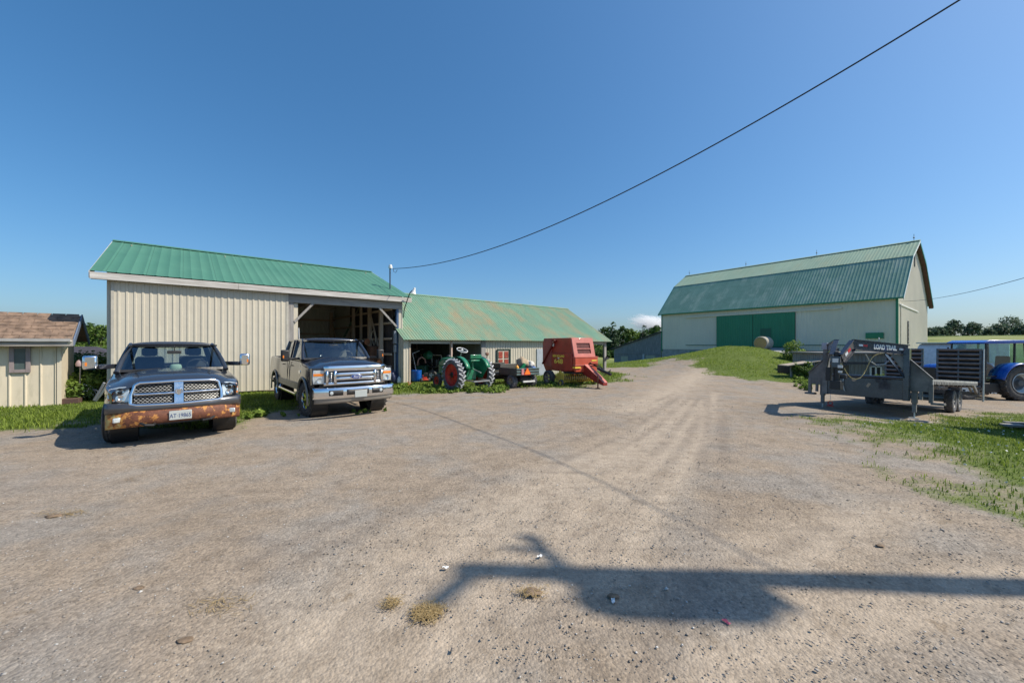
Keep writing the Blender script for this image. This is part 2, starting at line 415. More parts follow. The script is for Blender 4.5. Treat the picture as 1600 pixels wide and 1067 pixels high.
for ln, off in (([(610, 1010), (690, 900), (800, 800), (920, 722), (1010, 676), (1078, 620)], (0, .36)), ([(800, 1040), (930, 860), (1010, 760), (1070, 690), (1108, 618)], (0, .30)), ([(1010, 1050), (1110, 860), (1130, 740), (1128, 660), (1120, 604)], (0, .3)), ([(420, 900), (640, 790), (860, 700), (1000, 650), (1070, 612)], (0, .35)), ([(1060, 900), (1200, 860), (1330, 800), (1440, 745)], (0, .3))):
    W_ = [at(*q) for q in ln]
    for o_ in off:
        dm = np.full(X.shape, 1e9)
        for a, b in zip(W_[:-1], W_[1:]):
            L_ = math.hypot(b[0] - a[0], b[1] - a[1]); nx_, ny_ = -(b[1] - a[1]) / L_ * o_, (b[0] - a[0]) / L_ * o_
            dm = np.minimum(dm, seg_d(X, Y, a[0] + nx_, a[1] + ny_, b[0] + nx_, b[1] + ny_)[0])
        tread = np.maximum(tread, np.exp(-(dm / .085) ** 2) * np.clip(.55 + 1.3 * fnoise(X, Y, .6, 4 + o_), 0, 1))
Z = Z - .010 * tread
sdv = grass_cover(X, Y)
V = np.stack([X, Y, Z], -1).reshape(-1, 3)
idx = np.arange(nx * ny).reshape(nx, ny)
F = np.stack([idx[:-1, :-1], idx[1:, :-1], idx[1:, 1:], idx[:-1, 1:]], -1).reshape(-1, 4)
m, nt, b = newmat('ground')
geo = nt.nodes.new('ShaderNodeNewGeometry'); pos = geo.outputs['Position']
ag = nt.nodes.new('ShaderNodeAttribute'); ag.attribute_name = 'grass'
at_ = nt.nodes.new('ShaderNodeAttribute'); at_.attribute_name = 'track'
n_big = noise_(nt, pos, .35, 5, .6); n_mid = noise_(nt, pos, 2.2, 6, .65); n_fine = noise_(nt, pos, 28, 5, .7); n_patch = noise_(nt, pos, .9, 4)
vor = nt.nodes.new('ShaderNodeTexVoronoi'); vor.inputs['Scale'].default_value = 55; nt.links.new(pos, vor.inputs['Vector'])
vor2 = nt.nodes.new('ShaderNodeTexVoronoi'); vor2.inputs['Scale'].default_value = 24; nt.links.new(pos, vor2.inputs['Vector'])
dirt = ramp(nt, n_big, [(.3, (.265, .212, .160)), (.5, (.33, .268, .206)), (.7, (.292, .245, .20))]).outputs[0]
grey = (.285, .262, .235)
dirt = mix(nt, ramp(nt, n_patch, [(.45, 0.0), (.62, .75)]).outputs[0], dirt, grey)
dirt = mix(nt, math_(nt, 'MULTIPLY', at_.outputs['Fac'], .9), dirt, (.425, .352, .275))
stone = ramp(nt, vor.outputs['Color'], [(.1, (.68, .68, .68)), (.5, (.97, .97, .97)), (.9, (1.25, 1.24, 1.22))]).outputs[0]
dirt = mix(nt, math_(nt, 'SUBTRACT', .8, math_(nt, 'MULTIPLY', at_.outputs['Fac'], .55)), dirt, mix(nt, 1.0, dirt, stone, 'MULTIPLY'))
dirt = mix(nt, ramp(nt, n_fine, [(.35, .5), (.6, 0.0)]).outputs[0], dirt, mix(nt, 1.0, dirt, (.6, .58, .56), 'MULTIPLY'))
ar_ = nt.nodes.new('ShaderNodeAttribute'); ar_.attribute_name = 'tread'
dirt = mix(nt, math_(nt, 'MULTIPLY', ar_.outputs['Fac'], .55), dirt, (.19, .155, .125))
mott = ramp(nt, noise_(nt, pos, 3.4, 7, .72), [(.32, (.72, .70, .68)), (.5, (1, 1, 1)), (.68, (1.16, 1.15, 1.14))]).outputs[0]
dirt = mix(nt, .85, dirt, mott, 'MULTIPLY')
mt5 = nt.nodes.new('ShaderNodeMapping'); mt5.inputs['Rotation'].default_value = (0, 0, -1.0); mt5.inputs['Scale'].default_value = (.5, 7, 1); nt.links.new(pos, mt5.inputs[0])
dirt = mix(nt, ramp(nt, noise_(nt, mt5.outputs[0], 1.0, 6, .7), [(.50, 0.0), (.70, .38)]).outputs[0], dirt, (.175, .145, .12))
dung = ramp(nt, noise_(nt, pos, 1.3, 7, .72), [(.62, 0.0), (.68, .6)]).outputs[0]
dirt = mix(nt, dung, dirt, (.17, .125, .08))
# turf between the modelled blades
g = ramp(nt, n_mid, [(.25, (.075, .105, .025)), (.55, (.125, .17, .035)), (.8, (.19, .20, .065))]).outputs[0]
g = mix(nt, ramp(nt, n_fine, [(.3, .45), (.65, 0.0)]).outputs[0], g, (.05, .06, .02))
gm = math_(nt, 'ADD', ag.outputs['Fac'], math_(nt, 'MULTIPLY', math_(nt, 'SUBTRACT', n_fine, .5), 1.1))
gf = ramp(nt, gm, [(.42, 0.0), (.85, 1.0)]).outputs[0]
# dry field strips far away
sp = nt.nodes.new('ShaderNodeSeparateXYZ'); nt.links.new(pos, sp.inputs[0])
fld = ramp(nt, noise_(nt, coords(nt, 'Object', (.01, .05, 1)), 1.0, 2), [(.42, 0.0), (.5, 1.0)]).outputs[0]
farf = math_(nt, 'MULTIPLY', ramp(nt, math_(nt, 'DIVIDE', sp.outputs[1], 200.0), [(.3, 0.0), (.42, 1.0)]).outputs[0], fld)
g = mix(nt, farf, g, (.22, .24, .09))
nt.links.new(mix(nt, gf, dirt, g), b.inputs['Base Color'])
b.inputs['Roughness'].default_value = .95; b.inputs['Specular IOR Level'].default_value = .15
hh = math_(nt, 'ADD', math_(nt, 'MULTIPLY', vor.outputs['Distance'], -.7), math_(nt, 'ADD', math_(nt, 'MULTIPLY', vor2.outputs['Distance'], -.6), math_(nt, 'MULTIPLY', n_fine, 1.0)))
hh = math_(nt, 'ADD', hh, math_(nt, 'MULTIPLY', n_mid, 2.0))
bump(nt, b, hh, .45, .02)
ground = fast_mesh('ground', V, F, m, smooth=True)
a = ground.data.attributes.new('grass', 'FLOAT', 'POINT'); a.data.foreach_set('value', (sdv.ravel()).astype(np.float32))
a = ground.data.attributes.new('tread', 'FLOAT', 'POINT'); a.data.foreach_set('value', tread.ravel().astype(np.float32))
a = ground.data.attributes.new('track', 'FLOAT', 'POINT'); a.data.foreach_set('value', rut.ravel().astype(np.float32))
tag(ground, 'gravel and dirt farmyard with grass verges and a grassy ramp mound', None, None, 'structure')

# ================================================================ loose stones on the yard
def stones(n, ymin, ymax, smin, smax, seed, name, label):
    r = np.random.default_rng(seed)
    y = ymin * (ymax / ymin) ** r.random(n) ; x = (r.random(n) * 2 - 1) * (y * 1.36 + .6)
    cl = np.array([mnoise.noise(Vector((a * .55, c * .55, 3.1))) for a, c in zip(x, y)])
    keep = (grass_sd(x, y) < .1) & (cl + r.random(n) * .9 > .25); x, y = x[keep], y[keep]; n = len(x)
    z = hgt(x, y); s = smin + (smax - smin) * r.random(n) ** 4; s *= (.7 + .3 * y / 4).clip(.7, 1.8)
    base = np.array([(1, 0, 0), (-1, 0, 0), (0, 1, 0), (0, -1, 0), (0, 0, 1), (0, 0, -1)], float)
    V = base[None] * (.55 + .6 * r.random((n, 6, 1))) * s[:, None, None] + r.normal(0, .16, (n, 6, 3)) * s[:, None, None]
    V[:, :, 2] *= .42
    a = r.random(n) * 6.28; ca, sa = np.cos(a)[:, None], np.sin(a)[:, None]
    vx = V[:, :, 0] * ca - V[:, :, 1] * sa; vy = V[:, :, 0] * sa + V[:, :, 1] * ca
    V = np.stack([vx + x[:, None], vy + y[:, None], V[:, :, 2] + z[:, None] + (s * .08)[:, None]], -1).reshape(-1, 3)
    f = np.array([(0, 2, 4), (2, 1, 4), (1, 3, 4), (3, 0, 4), (2, 0, 5), (1, 2, 5), (3, 1, 5), (0, 3, 5)])
    F = (f[None] + (np.arange(n) * 6)[:, None, None]).reshape(-1, 3)
    tone = np.repeat(r.random(n) ** 1.0, 6)
    mt, nt2, bb = newmat('stones')
    t = nt2.nodes.new('ShaderNodeAttribute'); t.attribute_name = 'tone'
    c = ramp(nt2, t.outputs['Fac'], [(0.0, (.19, .16, .13)), (.2, (.235, .195, .16)), (.6, (.27, .24, .21)), (.9, (.33, .31, .285)), (.985, (.5, .49, .47))]).outputs[0]
    nt2.links.new(c, bb.inputs['Base Color']); bb.inputs['Roughness'].default_value = .9
    return tag(fast_mesh(name, V, F, mt, col=tone), label, None, None, 'stuff')
stones(60000, 1.7, 13, .0022, .014, 3, 'gravel', 'loose gravel stones scattered over the dirt yard')
stones(260, 1.9, 16, .010, .026, 9, 'gravel', 'scattered bigger stones on the dirt yard')

# ================================================================ grass blades
def blades(P, h, w, lean, r, tone_mu=.5):
    """three-vertex bent blades (2 segments -> quad+tri as 2 quads)"""
    n = len(P); a = r.random(n) * 6.283; d = np.stack([np.cos(a), np.sin(a), np.zeros(n)], -1); sd_ = np.stack([-np.sin(a), np.cos(a), np.zeros(n)], -1)
    hh = h * (.5 + r.random(n)); ww = w * (.6 + .8 * r.random(n)); ln = lean * r.random(n)
    up = np.array([0, 0, 1.])
    b0 = P - sd_ * (ww / 2)[:, None]; b1 = P + sd_ * (ww / 2)[:, None]
    mid = P + up * (hh * .55)[:, None] + d * (hh * ln * .3)[:, None]
    m0 = mid - sd_ * (ww * .4)[:, None]; m1 = mid + sd_ * (ww * .4)[:, None]
    tip = P + up * (hh * (1 - .3 * ln))[:, None] + d * (hh * ln)[:, None]; t0 = tip - sd_ * (ww * .08)[:, None]; t1 = tip + sd_ * (ww * .08)[:, None]
    V = np.stack([b0, b1, m1, m0, t1, t0], 1).reshape(-1, 3)
    f = np.array([(0, 1, 2, 3), (3, 2, 4, 5)]); F = (f[None] + (np.arange(n) * 6)[:, None, None]).reshape(-1, 4)
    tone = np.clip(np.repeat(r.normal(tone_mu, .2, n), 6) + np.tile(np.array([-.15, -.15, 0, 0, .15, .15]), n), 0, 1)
    return V, F, tone
GR = m_leaf('grass_blade', (.05, .10, .012), (.30, .38, .06), .35)
def grass_field(name, label, box, dens, h, w, seed, thr=.05, poly=None, tone=.5, extra=0.0):
    r = np.random.default_rng(seed); x0, x1, y0, y1 = box; n = int((x1 - x0) * (y1 - y0) * dens)
    x = x0 + (x1 - x0) * r.random(n); y = y0 + (y1 - y0) * r.random(n)
    s_ = grass_cover(x, y); nz = fnoise(x, y, .8, seed)
    inview = (np.abs(x) < y * 1.42 + 1.5) & (y > .5)
    k = (s_ - extra > thr + .35 + r.random(n) * .75) & inview
    for bp in NO_GRASS: k &= poly_sd(x, y, bp) < .02
    x, y, nz = x[k], y[k], nz[k]
    P = np.stack([x, y, hgt(x, y) - .01], -1)
    hs = h * (1 + np.clip(nz, -.6, .9))
    V, F, t = blades(P, hs, w, .9, r, tone)
    t = np.clip(t + np.repeat(nz * .25, 6), 0, 1)
    return tag(fast_mesh(name, V, F, GR, col=t), label, None, None, 'stuff')
AU = Vector((math.cos(.699), math.sin(.699), 0)); AN = Vector((-AU.y, AU.x, 0)); A0 = Vector((-12.87, 12.385, 0))
CU = Vector((math.cos(.724), math.sin(.724), 0)); CN = Vector((-CU.y, CU.x, 0)); C0 = Vector((-5.05, 18.15, 0))
def rect(O, U, N, a0, a1, b0, b1): return [tuple((O + U * a + N * b)[:2]) for a, b in ((a0, b0), (a1, b0), (a1, b1), (a0, b1))]
SU = AU; SN = AN; S0 = Vector((-13.6, 11.75, 0))     # small shed: front right corner
NO_GRASS = [rect(A0, AU, AN, 0, 9.9, 0, 9.8), rect(C0, CU, CN, 0, 16.2, .1, 8.2), rect(B0, BU, BN, 0, 22, 0, 13), rect(S0, SU, SN, -5, 0, 0, 1.7)]
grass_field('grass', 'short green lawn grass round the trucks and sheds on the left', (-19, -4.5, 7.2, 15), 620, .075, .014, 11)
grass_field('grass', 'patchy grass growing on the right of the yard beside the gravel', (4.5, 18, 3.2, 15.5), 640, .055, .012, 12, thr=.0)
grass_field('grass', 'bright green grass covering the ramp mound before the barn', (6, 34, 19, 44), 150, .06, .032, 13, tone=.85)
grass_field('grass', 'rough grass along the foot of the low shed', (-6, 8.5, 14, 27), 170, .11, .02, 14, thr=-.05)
# ================================================================ buildings
CREAM = m_metal_sheet('cream_siding', (.60, .545, .44), (.54, .49, .40), rough=.5, streak=(3, .3, .25), rust=(.36, .27, .17), rust_lo=.66, rust_hi=.9)
GREENR = m_metal_sheet('green_roof_sheet', (.058, .185, .128), (.075, .21, .145), rough=.6, streak=(.8, .4, .4), seam=(0, .92))
RUSTR = m_metal_sheet('rusty_green_roof_sheet', (.13, .265, .185), (.18, .30, .20), rust=(.33, .225, .12), rust_lo=.45, rust_hi=.72, rough=.6, seam=(0, .9), streak=(1.4, .5, .5))
BARNR = m_metal_sheet('dented_green_roof_sheet', (.13, .27, .20), (.20, .34, .27), rough=.65, streak=(.9, .9, 1.6), rust=(.33, .42, .34), rust_lo=.5, rust_hi=.68, seam=(0, .76))
BARNR_LIT = m_metal_sheet('sunlit_green_roof_sheet', (.25, .37, .27), (.30, .41, .31), rough=.85, seam=(0, .76), streak=(1.6, .5, .3), rust=(.3, .36, .25), rust_lo=.5, rust_hi=.7)  # upper barn slope: paler green, sun on it put into the colour
BARNW = m_metal_sheet('pale_barn_siding', (.78, .71, .575), (.72, .66, .54), rough=.6, streak=(3, .3, .25))
DGREEN = m_metal_sheet('dark_green_sheet', (.016, .20, .10), (.022, .23, .12), rough=.45, streak=(3, .3, .3))
GREYW = m_wood('weathered_grey_board', (.42, .40, .38), (.19, .175, .165))
GREYWX = m_wood('weathered_grey_beam', (.40, .385, .37), (.2, .19, .18), axis=0)
TANW = m_wood('raw_timber', (.60, .50, .40), (.34, .27, .2))
TANWX = m_wood('raw_timber_rail', (.60, .50, .40), (.34, .27, .2), axis=0)
SILVER_BOARD = m_wood('silvered_barn_board', (.33, .34, .35), (.13, .135, .14))
WHITEW = m_wood('flaking_white_board', (.68, .66, .63), (.34, .31, .28), axis=0)
REDBRN = pm('red_brown_steel', (.10, .045, .04), .7, .2, var=.3)  # red-brown steel of the inside posts
CONC = pm('concrete', (.34, .335, .32), .9, var=.2, scale=2, bmp=.4, bscale=20, dirt=(.2, .2, .18))
BLUEP = pm('blue_paint', (.04, .09, .19), .45, var=.2, dirt=(.15, .14, .13), dirt_amt=.3)
INSH = m_metal_sheet('galvanised_inside', (.58, .60, .54), (.5, .53, .47), rough=.45, streak=(3, .3, .3))

# ---- tall machine shed ---------------------------------------------------
shed = thing('machine_shed', 'tall cream ribbed metal shed with smooth green roof and open vehicle bay', 'shed', A0, .699)
W, D, EZ, RZ = 9.9, 9.76, 4.14, 5.98; DX0, OX0, OX1 = .1, 5.05, 9.62
HB = (9.76 + .6) / 2
def roofz(y): return EZ + (min(y, D - y)) * (RZ - EZ) / (D / 2)
m = MB()
ribbed(m, (0, 0, 0), (1, 0, 0), (0, 0, 1), (0, -1, 0), .14, -.2, EZ, .229, .02)
m.build('corner_wall', CREAM, shed)
m = MB(); ribbed(m, (W, 0, 0), (0, 1, 0), (0, 0, 1), (1, 0, 0), D, -.3, lambda x: roofz(x) - .03, .229, .02)
m.build('side_wall', CREAM, shed, solid=.004)
m = MB(); ribbed(m, (0, 0, 0), (0, 1, 0), (0, 0, 1), (-1, 0, 0), D, -.3, lambda x: roofz(x) - .03, .229, .02)
m.build('side_wall', CREAM, shed, solid=.004)
m = MB(); ribbed(m, (0, D, 0), (1, 0, 0), (0, 0, 1), (0, -1, 0), W, -.3, EZ, .229, .02)
m.build('rear_wall', INSH, shed, solid=.004)
# sliding door: hangs in front of the wall on the left half
dr = MB(); ribbed(dr, (.12, -.12, 0), (1, 0, 0), (0, 0, 1), (0, -1, 0), 4.92, .06, 3.84, .19, .019, rise=.60)
dr = dr.build('sliding_door', CREAM, shed)
for x0, x1 in ((.10, .17), (4.98, 5.06)):
    t = MB(); t.bx(x0, x1, -.137, -.08, .05, 3.86); t.build('door_edge', pm('faded_trim', (.45, .42, .36), .6, var=.15), dr)
t = MB(); t.bx(0.02, W, -.17, -.03, 3.86, 4.02); t.build('door_track', CREAM, shed, bevel=.01)
# front beam, posts, corner pillar
t = MB(); t.bx(5.02, W - .02, -.09, .06, 3.50, 3.855); t.build('header_beam', GREYWX, shed, bevel=.008)
t = MB(); t.bx(5.06, 5.26, -.07, .12, -.1, 3.5); t.build('door_post', GREYW, shed, bevel=.008)
t = MB(); t.bx(5.27, 5.42, .0, .16, -.1, 3.49); t.build('inner_post', CREAM, shed, bevel=.008)
t = MB(); t.bx(9.60, 9.71, -.06, .1, -.1, 3.5); t.build('steel_post', BLUEP, shed, bevel=.006)
t = MB(); ribbed(t, (9.71, -.05, 0), (1, 0, 0), (0, 0, 1), (0, -1, 0), .2, -.1, 3.5, .2, .02); t.build('corner_pillar', CREAM, shed)
for a, b_ in (((5.28, -.06, 2.72), (5.98, -.06, 3.52)), ((8.75, -.06, 3.52), (9.6, -.06, 2.66))):
    t = MB(); t.bar(a, b_, .06, .09); t.build('corner_brace', GREYW, shed, bevel=.005)
# roof: two ribbed slopes
sl = math.atan2(RZ - EZ, D / 2); L = math.hypot(D / 2, RZ - EZ); ov = .32
for sgn in (0, 1):
    m = MB(); y0 = -ov if sgn == 0 else D + ov
    vy = math.cos(sl) * (1 if sgn == 0 else -1)
    ribbed(m, (-.34, y0, EZ + .06 - ov * math.tan(sl)), (1, 0, 0), (0, vy, math.sin(sl)), (0, -math.sin(sl) * (1 if sgn == 0 else -1), math.cos(sl)), W + .66, 0, L + ov / math.cos(sl), .305, .012, nv=3, rise=.84)
    m.build('roof', GREENR, shed, solid=.006)
m = MB(); m.prism([(-.35, D / 2 - .2, RZ + .03), (-.35, D / 2, RZ + .115), (-.35, D / 2 + .2, RZ + .03), (-.35, D / 2, RZ + .09)], (W + .68, 0, 0)); m.build('ridge_cap', GREENR, shed)
zf = EZ - ov * math.tan(sl)
for x0, x1 in ((-.34, 3.4), (3.405, W + .32)):
    m = MB(); m.bx(x0, x1, -ov - .02, -ov + .02, zf - .19, zf + .025); m.build('fascia', WHITEW, shed, bevel=.006)
m = MB(); m.bx(-.34, W + .32, -ov + .02, -.03, zf - .17, zf - .155); m.build('soffit', GREYWX, shed)
for gx in (-.345, W + .325):
    for sg in (0, 1):
        m = MB(); ya, yb = (-ov, D / 2) if sg == 0 else (D + ov, D / 2)
        m.prism([(gx - .015, ya, zf - .16), (gx - .015, ya, zf + .04), (gx - .015, yb, RZ + .06), (gx - .015, yb, RZ - .14)], (.03, 0, 0)); m.build('rake_board', WHITEW, shed)
# pale underside of the roof, dark shade sheet and siding inside the side wall
for sg in (0, 1):
    f = (lambda y: y) if sg == 0 else (lambda y: D - y)
    m = MB(); m.add([(.03, f(.05), EZ - .02), (W - .05, f(.05), EZ - .02), (W - .05, f(D / 2), RZ - .02), (.03, f(D / 2), RZ - .02)], [(0, 1, 2, 3)]); m.build('roof_lining', pm('pale_underlay', (.74, .70, .60), .7, var=.08), shed, smooth=0)
m = MB(); ribbed(m, (9.52, .15, 0), (0, 1, 0), (0, 0, 1), (-1, 0, 0), 6.3, -.1, lambda y: roofz(y + .15) - .12, .2, .01); m.build('siding_shade_sheet', m_wood('bay_shade_sheet', (.07, .06, .06), (.03, .026, .026)), shed)  # dark sheet added for the shade behind the open framing
m = MB(); ribbed(m, (9.52, 6.46, 0), (0, 1, 0), (0, 0, 1), (-1, 0, 0), 3.15, -.1, lambda y: roofz(y + 6.46) - .12, .23, .015); m.build('siding_shade_sheet', INSH, shed)
# inside frame
for i, x in enumerate((.25, 3.3, 6.4, 9.65)):
    m = MB(); m.bar((x, .12, EZ - .12), (x, D / 2, RZ - .14), .06, .2); m.bar((x, D - .1, EZ - .12), (x, D / 2, RZ - .14), .06, .2); m.bx(x - .03, x + .03, .1, D - .1, EZ - .42, EZ - .24)
    for q in (.2, .35, .5, .65, .8):
        m.bar((x, D * q, EZ - .3), (x, D * (q + .07 if q < .5 else q - .07), roofz(D * q) - .15), .04, .09)
    m.build('roof_truss', TANWX, shed)
m = MB()
for k in range(9):
    y = .4 + k * 1.12; m.bx(0, W, y - .04, y + .04, roofz(y) - .07, roofz(y) - .02)
m.build('purlins', TANWX, shed)
for x, y, w, mt in ((5.75, 3.2, .12, REDBRN), (6.9, 9.55, .14, REDBRN), (9.25, 9.4, .16, TANW), (9.30, 5.2, .16, TANW), (9.32, 2.7, .17, TANW), (9.30, 1.1, .17, TANW), (9.32, 4.0, .12, TANW), (.2, 9.6, .15, TANW), (3.3, 9.6, .15, TANW)):
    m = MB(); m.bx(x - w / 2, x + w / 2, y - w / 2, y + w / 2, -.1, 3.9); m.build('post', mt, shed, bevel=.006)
m = MB()
for z in (.6, 1.35, 2.1, 2.85, 3.5): m.bx(9.40, 9.47, .15, 9.6, z - .05, z + .05)
m.build('wall_rails', TANW, shed, bevel=.004)
m = MB()
for z in (.7, 1.6, 2.5, 3.4): m.bx(.1, W - .1, 9.6, 9.68, z - .045, z + .045)
m.build('wall_rails', TANWX, shed)
for a, b_ in (((6.9, 9.5, 3.5), (8.0, 9.5, .4)), ((5.2, 9.5, .4), (6.8, 9.5, 3.2)), ((9.3, 5.1, 3.2), (9.3, 7.6, .9)), ((9.3, 9.3, 3.2), (9.3, 7.8, .6)), ((9.3, 2.6, 3.5), (9.3, 1.4, 1.6))):
    m = MB(); m.bar(a, b_, .05, .12); m.build('cross_brace', TANW, shed)
# yard lamp on a bent arm, service mast with insulator
lamp = thing('yard_lamp', 'small white yard lamp on a bent arm at the shed corner', 'lamp', A0 + AU * 9.93 + AN * -.08, .699)
m = MB(); m.tube([(0, 0, 3.1), (.02, -.06, 3.5), (.05, -.35, 3.95), (.1, -.5, 4.25), (.16, -.62, 4.36)], .022, 6); m.build('arm', BLACK, lamp)
m = MB(); m.lathe([(.02, .3), (.05, .28), (.07, .16), (.13, .02), (.14, 0), (.12, 0), (.05, .12)], (.2, -.64, 4.2), (.2, -.15, 1), 14); m.build('shade', WHITE, lamp)
mp = A0 + AU * 9.72 + AN * 1.0; mast = thing('service_mast', 'short dark service mast with white cap on green roof', 'mast', mp, .699)
m = MB(); m.cyl((0, 0, 4.3), (0, 0, 5.62), .035, n=8); m.build('pole', pm('dark_conduit', (.06, .08, .12), .5, .4), mast)
m = MB(); m.lathe([(.01, .2), (.07, .18), (.1, .06), (.09, 0), (.03, 0)], (0.02, 0, 5.6), (0, 0, 1), 10); m.build('weather_head', WHITE, mast)
MAST_TOP = Vector((mp.x + .14, mp.y + .05, 5.60))

# ---- long low implement shed ---------------------------------------------
low = thing('implement_shed', 'long low shed with rust-streaked green roof and open bays', 'shed', C0, .724)
CW, CD, CE, CR = 16.0, 8.1, 2.16, 4.72
def s_at(px, O, U):
    r = (px - 800) / FP; return (O.x - O.y * r) / (U.y * r - U.x)
sc_ = lambda px: s_at(px, C0, CU)
csl = math.atan2(CR - CE, CD / 2); cL = math.hypot(CD / 2, CR - CE)
for sg in (0, 1):
    m = MB(); vy = math.cos(csl) * (1 if sg == 0 else -1); o_ = .28
    ribbed(m, (-.12, -o_ if sg == 0 else CD + o_, CE + .05 - o_ * math.tan(csl)), (1, 0, 0), (0, vy, math.sin(csl)), (0, -math.sin(csl) * (1 if sg == 0 else -1), math.cos(csl)), CW + .55, 0, cL + o_ / math.cos(csl), .15, .016, nv=3, rise=.5)
    m.build('roof', RUSTR, low, solid=.006)
m = MB(); m.prism([(-.12, CD / 2 - .15, CR + .0), (-.12, CD / 2, CR + .09), (-.12, CD / 2 + .15, CR + .0)], (CW + .56, 0, 0)); m.build('ridge_cap', RUSTR, low)
xo1, xo2, xe = sc_(641), sc_(754), sc_(900)
croof = lambda y: CE + min(y, CD - y) * (CR - CE) / (CD / 2)
m = MB(); ribbed(m, (0, 0, 0), (1, 0, 0), (0, 0, 1), (0, -1, 0), xo1, -.4, CE - .05, .19, .02); m.build('front_wall', CREAM, low)
m = MB(); ribbed(m, (xo2, 0, 0), (1, 0, 0), (0, 0, 1), (0, -1, 0), xe - xo2, -.5, CE - .05, .19, .022); m.build('front_wall', CREAM, low)
m = MB(); ribbed(m, (0, 0, 0), (0, 1, 0), (0, 0, 1), (-1, 0, 0), CD, -.4, lambda y: croof(y) - .02, .23, .02); m.build('side_wall', CREAM, low)
m = MB(); ribbed(m, (0, CD, 0), (1, 0, 0), (0, 0, 1), (0, 1, 0), CW, -.5, CE, .23, .02); m.build('rear_wall', SILVER_BOARD, low)
m = MB(); ribbed(m, (CW, 2.2, 0), (0, 1, 0), (0, 0, 1), (1, 0, 0), CD - 2.2, -.5, lambda y: croof(y + 2.2) - .02, .23, .02); m.build('side_wall', SILVER_BOARD, low)
m = MB(); m.bx(xo1, xo2, .02, .12, CE - .3, CE - .1); m.build('header_beam', WHITEW, low)
m = MB(); m.bx(xe, CW, .02, .14, CE - .34, CE - .1); m.build('header_beam', GREYWX, low)
for x, w, mt in ((sc_(705.5), .09, pm('pinkish_post', (.52, .38, .32), .8)), (xo2 + .05, .3, GREYW), (xo1 - .03, .08, TANW), (xe + .1, .18, GREYW), (CW - .12, .24, GREYW)):
    m = MB(); m.bx(x - w / 2, x + w / 2, -.03, .12, -.5, CE - .08); m.build('post', mt, low, bevel=.006)
for q in range(5):
    m = MB(); x = 1.5 + q * 3.4; m.bar((x, .1, CE - .1), (x, CD / 2, CR - .12), .05, .15); m.bar((x, CD - .1, CE - .1), (x, CD / 2, CR - .12), .05, .15); m.bx(x - .03, x + .03, .1, CD - .1, CE - .22, CE - .08); m.build('roof_truss', TANWX, low)
m = MB(); m.bx(xo2 + .1, xo2 + .16, .1, CD, -.5, CE); m.build('partition_wall', SILVER_BOARD, low)
# red plank door in a dark green frame
xd0, xd1 = sc_(776.5), sc_(794.5)
df = MB()
df.bx(xd0 - .05, xd0, -.1, -.03, -.3, 1.52); df.bx(xd1, xd1 + .09, -.1, -.03, -.3, 1.52); df.bx(xd0 - .05, xd1 + .09, -.1, -.03, 1.52, 1.57)
df = df.build('door_frame', pm('frame_blackgreen', (.02, .05, .04), .6), low, bevel=.005)
m = MB(); w_ = (xd1 - xd0)
m.bx(xd0, xd1, -.05, -.025, -.3, 1.52); m.build('door', pm('pale_door', (.5, .45, .36), .6), low)
dd = MB()
for a, b_ in ((.08, .42), (.58, .92)):
    dd.bx(xd0 + w_ * a, xd0 + w_ * b_, -.075, -.05, 1.05, 1.42); dd.bx(xd0 + w_ * a, xd0 + w_ * b_, -.075, -.05, -.2, .98)
dd.build('door_panel', pm('rust_red_door_paint', (.30, .045, .025), .6, var=.3, dirt=(.3, .2, .15)), low, bevel=.008)
m = MB(); m.bx(sc_(838), sc_(860), -.06, -.028, -.3, 1.55); m.build('grey_door', pm('grey_blue_door', (.36, .4, .45), .6), low)
m = MB()
for k in range(14): m.tube([(CW - .05 + .05 * math.sin(k), -.05 + .03 * math.cos(k * 2), .7 + .02 * k), (CW + .25, -.1, .8 + .03 * math.sin(k)), (CW - .5, -.12, .75 + .1 * math.sin(k * 3))], .02, 5)
m.build('hanging_hose', BLACK, low)

# ---- gambrel barn ---------------------------------------------------------
barn = thing('gambrel_barn', 'large pale barn with gambrel green metal roof and wide green doors', 'barn', B0, 0)
barn.matrix_world = Matrix(((-BU.x, BN.x, 0, B0.x), (-BU.y, BN.y, 0, B0.y), (0, 0, 1, 0), (0, 0, 0, 1)))  # local -x runs away along the front, +y into the barn
# local helper: x = -s (s = distance along the front from the near corner)
BL, BD, BE, BB, BBT, BR = 22.0, 12.4, 5.95, 9.5, 3.3, 11.27; WB = 1.25
assert abs(barn.matrix_world.to_3x3().determinant() - 1) < 1e-3
bz_ = lambda y: (lambda q: BE + q * (BB - BE) / BBT if q < BBT else BB + (q - BBT) * (BR - BB) / (BD / 2 - BBT))(min(y, BD - y))
sb = lambda px: s_at(px, B0, BU)
ds0, ds1 = sb(1243), sb(1120.5)
m = MB(); ribbed(m, (-ds0, 0, 0), (1, 0, 0), (0, 0, 1), (0, -1, 0), ds0, WB, BE, .25, .02); m.build('front_wall', BARNW, barn)
m = MB(); ribbed(m, (-BL, 0, 0), (1, 0, 0), (0, 0, 1), (0, -1, 0), BL - ds1, WB, BE, .25, .02); m.build('front_wall', BARNW, barn)
m = MB(); ribbed(m, (-ds1, 0, 0), (1, 0, 0), (0, 0, 1), (0, -1, 0), ds1 - ds0, 5.0, BE, .25, .02); m.build('front_wall', BARNW, barn)
m = MB(); ribbed(m, (0, 0, 0), (0, 1, 0), (0, 0, 1), (1, 0, 0), BD, -.9, lambda y: bz_(y) - .02, .25, .02); m.build('end_wall', BARNW, barn)
m = MB(); ribbed(m, (-BL, 0, 0), (0, 1, 0), (0, 0, 1), (-1, 0, 0), BD, -.9, lambda y: bz_(y) - .02, .25, .02); m.build('end_wall', BARNW, barn)
